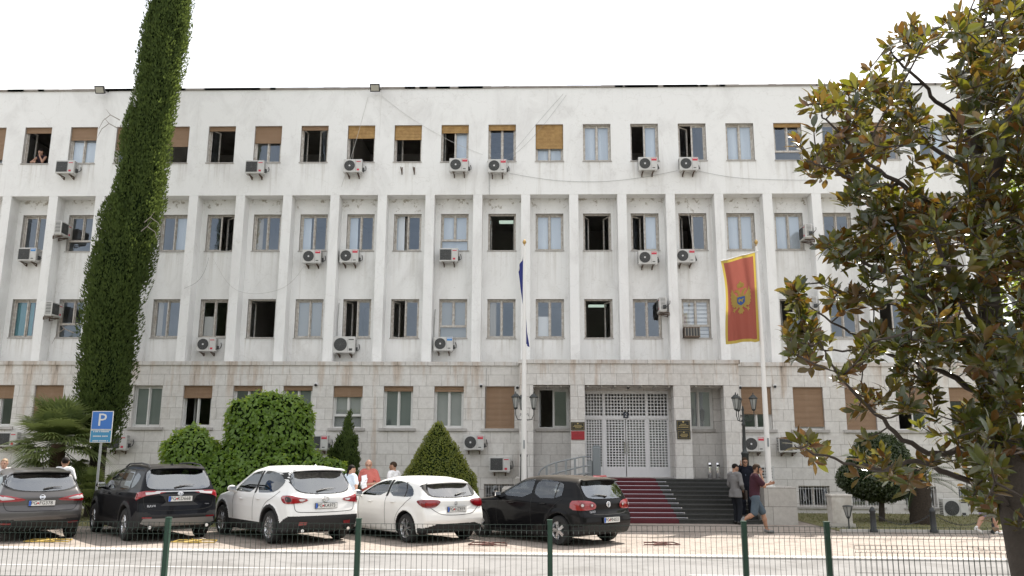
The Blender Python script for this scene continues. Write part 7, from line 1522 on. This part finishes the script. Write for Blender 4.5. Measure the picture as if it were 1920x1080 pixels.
for k in range(3):
    zz = zb+.045+k*(z0-zb-.09)/2; xx = xs_-.2
    while xx < xs_+.19: ww = RNG.uniform(.015, .03); q.box(xx, xx+ww, -.0555, -.0537, zz-.016, zz+.016, M=lean); xx += ww+.008+(.02 if RNG.random() < .15 else 0)
q.obj('small_print', M_SW, t)
# ---------------------------------------------------------------- ramp railing and lift post
t = thing('ramp_railing', 'grey curved metal railing of the wheelchair ramp left of the doors', 'railing', (1.2, 28.0, .6)); M_RL = mat('railing_grey', (.28, .30, .31), .5, metal=.2)
Yr = 27.4
def rp__(px, py): return at(px, py, Yr)
rails = [[(1009, 900), (1011, 884), (1020, 876), (1040, 867.5), (1062, 862.5), (1078, 859.5), (1092, 856), (1107, 856)], [(1018, 896), (1045, 886), (1075, 879), (1095, 873.5), (1107, 873)], [(1060, 895), (1080, 890.5), (1094, 887.5), (1107, 887.5)]]
for r_ in rails: q = MB(); q.tube(smooth_line([rp__(*p) for p in r_], 2), .024, 8); q.obj('rail', M_RL, t, True)
for px, ya in ((1025, 873), (1043, 867), (1061, 862.5), (1078, 859.5), (1094, 856)): p = rp__(px, ya); q = MB(); q.box(p[0]-.035, p[0]+.035, Yr-.02, Yr+.02, .0, p[2]); q.obj('upright', M_RL, t)
p = at(1118, 835, 27.9); t = thing('lift_column', 'grey metal lift column at the top of the wheelchair ramp', 'lift column', (p[0], 27.9, .5)); q = MB(); q.box(p[0]-.13, p[0]+.13, 27.75, 28.05, .4, p[2]-.05, bev=.03); q.box(p[0]-.11, p[0]+.11, 27.78, 28.02, p[2]-.052, p[2]+.0, bev=.02); q.obj('casing', M_GRM, t); q = MB(); q.box(p[0]-.30, p[0]-.135, 27.82, 28.0, .5, 1.75, bev=.02); q.obj('carriage', M_RL, t)
# ---------------------------------------------------------------- lawn furniture on the right
M_BOL = mat('bollard_black', (.022, .024, .026), .5); bols = [(8.83+.0, 22.58), (10.36, 22.55), (11.9, 22.5), (13.4, 22.45)]
for k, (x, y) in enumerate(bols):
    t = thing('bollard', ('bollard beside the small ground lantern', 'bollard in front of the thick trunked cycad', 'bollard beside the passer-by behind the magnolia', 'bollard behind the magnolia trunk')[k]+', black iron with round cap', 'bollard', (x, y, 0), group='chained bollards'); q = MB(); q.lathe([(.10, 0), (.10, .06), (.075, .09), (.068, .50), (.08, .52), (.08, .55), (.06, .58), (.05, .615), (.02, .64), (.002, .645)], 16, (x, y, 0)); q.obj('body', M_BOL, t, True)
    if k: xp, yp = bols[k-1]
    else: continue
    t = thing('chain', 'black chain sagging between '+('the first two bollards', 'the middle bollards', 'the last two bollards')[k-1], 'chain', ((x+xp)/2, (y+yp)/2, .3), group='bollard chains'); q = MB(); n_ = 26
    for j in range(n_):
        s_ = (j+.5)/n_; c = Vector((xp+(x-xp)*s_, yp+(y-yp)*s_, .50-.30*4*s_*(1-s_))); sl_ = math.atan2(-.30*4*(1-2*s_), abs(x-xp)); M = Matrix.Translation(c) @ Matrix.Rotation(-sl_, 4, 'Y') @ Matrix.Rotation(PI/2*(j % 2), 4, 'X')
        q.tube([M @ Vector((.040*math.cos(a), .018*math.sin(a), 0)) for a in np.linspace(0, 2*PI, 9)[:-1]], .0065, 4, closed=True)
    q.obj('links', M_BOL, t)
p = (8.35, 23.0); t = thing('garden_lantern', 'small black ground lantern left of the first bollard', 'lantern', (p[0], p[1], 0)); q = MB(); q.lathe([(.06, 0), (.06, .03), (.02, .06), (.02, .30), (.05, .33), (.055, .36)], 10, (p[0], p[1], 0)); q.lathe([(.15, .62), (.13, .64), (.03, .66)], 6, (p[0], p[1], 0))
for j in range(6): b = 2*PI*j/6; q.tube([(p[0]+.055*math.cos(b), p[1]+.055*math.sin(b), .36), (p[0]+.125*math.cos(b), p[1]+.125*math.sin(b), .62)], .009, 4)
q.obj('frame', M_DKM, t); q = MB(); q.lathe([(.045, .365), (.11, .615)], 6, (p[0], p[1], 0)); q.obj('lantern_glass', MATS['lantern_glass'], t)
p = (8.45, 23.9); t = thing('stone_plinth', 'pale weathered stone plinth standing in the lawn beside the paving', 'plinth', (p[0], p[1], 0)); q = MB(); q.box(p[0]-.33, p[0]+.33, p[1]-.25, p[1]+.25, 0, .12, bev=.015); q.obj('foot', M_PED, t); q = MB(); q.box(p[0]-.27, p[0]+.27, p[1]-.2, p[1]+.2, .121, .84, bev=.02); q.obj('shaft', mat('marble_weathered', (.58, .56, .52), .8, var=(4, .4, (.38, .35, .31))), t); q = MB(); q.box(p[0]-.30, p[0]+.30, p[1]-.22, p[1]+.22, .841, .90, bev=.012); q.obj('cap', MATS['marble_weathered'], t)
q = MB()
# ---------------------------------------------------------------- fold-down parking barriers on the paving
def barrier(label, x, y, rz, m, w=.95):
    t = thing('parking_barrier', label, 'parking barrier', (x, y, 0), rz, 'fold down parking barriers'); q = MB()
    q.tube([(-w/2, -.12, .03), (w/2, -.16, .03), (w/2-.05, .16,   .045), (-w/2+.08, .14, .05)], .014, 6, closed=True); q.obj('frame', m, t, True, world=False)
    q = MB(); q.tube([(-.2, -.13, .03), (.1, .15, .05)], .018, 6); q.tube([(.2, -.14, .03), (-.12, .15, .06)], .018, 6); q.obj('brace', m, t, True, world=False)
    q = MB(); q.box(-.12, .12, -.05, .05, .0, .04, bev=.006); q.obj('foot_plate', M_RUST, t, world=False)
M_YB = mat('barrier_yellow', (.55, .38, .06), .6, var=(9, .5, (.34, .24, .06))); M_RB = mat('barrier_red', (.13, .04, .03), .8, var=(9, .6, (.08, .035, .028)))
barrier('yellow folded parking barrier in front of the grey crossover', -10.66, 18.62, .1, M_YB); barrier('yellow folded parking barrier beside the first fence post, by the black SUV', -7.45, 18.70, .05, M_YB)
barrier('rusty red folded parking barrier between the white and black hatchbacks', -1.0, 18.62, -.05, M_RB, .85); barrier('rusty red folded parking barrier lying alone on the empty bay', 2.75, 18.95, .2, M_RB, .8)
# ---------------------------------------------------------------- cables on the facade
def cable(label, pts, Y, m, r=.007, off=.03):
    t = tag(MB().tube(smooth_line([at(x, y, Y-off) for x, y in pts], 2), r, 4).obj('cable', m, None, True), label, 'cable', 'loose cables on the facade'); return t
M_CW = mat('cable_white', (.55, .54, .52), .7); M_CK = mat('cable_dark', (.30, .30, .29), .7)
cable('pale cable slanting from the middle floodlight down past the bamboo blind', [(690, 182), (676, 235), (660, 290), (640, 350)], YA, M_CW)
cable('pale cable slanting from the right of the middle floodlight across three bays', [(716, 180), (760, 215), (800, 240), (850, 268), (905, 290)], YA, M_CW, .006)
cable('upper of two thin cables running down left from the parapet fixing', [(1056, 176), (1015, 222), (985, 258), (950, 300)], YA, M_CK, .0045); cable('lower of two thin cables running down left from the parapet fixing', [(1062, 178), (1025, 228), (990, 268), (962, 292)], YA, M_CK, .0045)
cable('thin cable sagging from the middle to the right pair of air conditioners', [(955, 325), (1030, 338), (1110, 342), (1190, 336), (1270, 320)], YA, M_CK, .006); cable('thin cable sagging right from the last air conditioner towards the magnolia', [(1305, 320), (1370, 333), (1440, 337), (1530, 338)], YA, M_CK, .006)
cable('dark cable hanging straight down from the top floor air conditioner past a pillar', [(917, 326), (917.5, 365)], YA, M_CK, .009); cable('grey cable running straight down the stone wall beside the full shutter', [(912, 690), (911, 760), (910, 800)], YC, M_CK, .008)
cable('white cable looping from the second row unit across two bays', [(576, 490), (550, 528), (520, 546), (470, 553), (430, 540), (398, 482)], YA, M_CW, .008, .03); cable('thin twig of cable looping left below the second row windows', [(392, 482), (384, 510), (370, 530), (345, 541)], YA, M_CK, .006)
cable('white cable falling across the second row window left of the raised flag', [(1286, 362), (1291, 400), (1296, 440), (1303, 470)], YA, M_CW, .007)
cable('black pipe rising beside the blue stickered unit, third row', [(815, 655), (813, 620), (816, 580)], YB, M_CK, .018, .06); cable('black pipe rising beside the largest air conditioner, third row', [(632, 630), (633, 600), (636, 568)], YB, M_CK, .014, .06)
# ---------------------------------------------------------------- wire mesh fence along the road
M_GF = mat('fence_green', (.012, .045, .028), .5, var=(14, .5, (.018, .06, .036))); M_GW = mat('fence_wire_green', (.008, .024, .017), .5)
YF = 10.73
def fence(name, label, posts, y, ztop, rows, dx, wr, skip=0):
    """posts: x positions; panels between; V-fold between the first two rows"""
    t = thing(name, label, 'fence', (posts[0], y, -.04))
    for x in posts[skip:]: q = MB(); q.box(x-.031, x+.031, y-.03, y+.03, -.3, ztop+.045, bev=.006); q.box(x-.035, x+.035, y-.034, y+.034, ztop+.046, ztop+.06, bev=.004); q.obj('post', M_GF, t)
    for k in range(len(posts)-1):
        a, b = posts[k]+.03, posts[k+1]-.03; q = MB(); n_ = int(round((b-a)/dx))
        for i in range(n_+1): x = a+(b-a)*i/n_; q.tube([(x, y-.045, ztop), (x, y-.045, rows[0]+.0), (x, y-.08, (rows[0]+rows[1])/2), (x, y-.045, rows[1]), (x, y-.045, .0)], wr, 4, cap=False)
        for z in [ztop]+list(rows): q.tube([(a, y-.048, z), (b, y-.048, z)], wr*1.15, 4, cap=False)
        q.obj('mesh_panel', M_GW, t)
    return t
zz = lambda y: 1.93-(y-852.6)*YF/1550
px0 = [-11.85, -9.45, -7.05, -4.635, -2.21, .192, 2.60, 3.62]
fence('mesh_fence', 'low green welded mesh fence on green posts between the road and the camera', px0+[6.05, 8.45], YF, zz(976), [zz(986), zz(996), zz(1071), zz(1130)], .0655, .0031)
fence('mesh_fence', 'second green mesh fence overlapping the first on the right, slightly lower', [3.72, 6.2, 8.7], 10.25, .905, [.865, .825, .60, .47, .2], .062, .0028, 1)
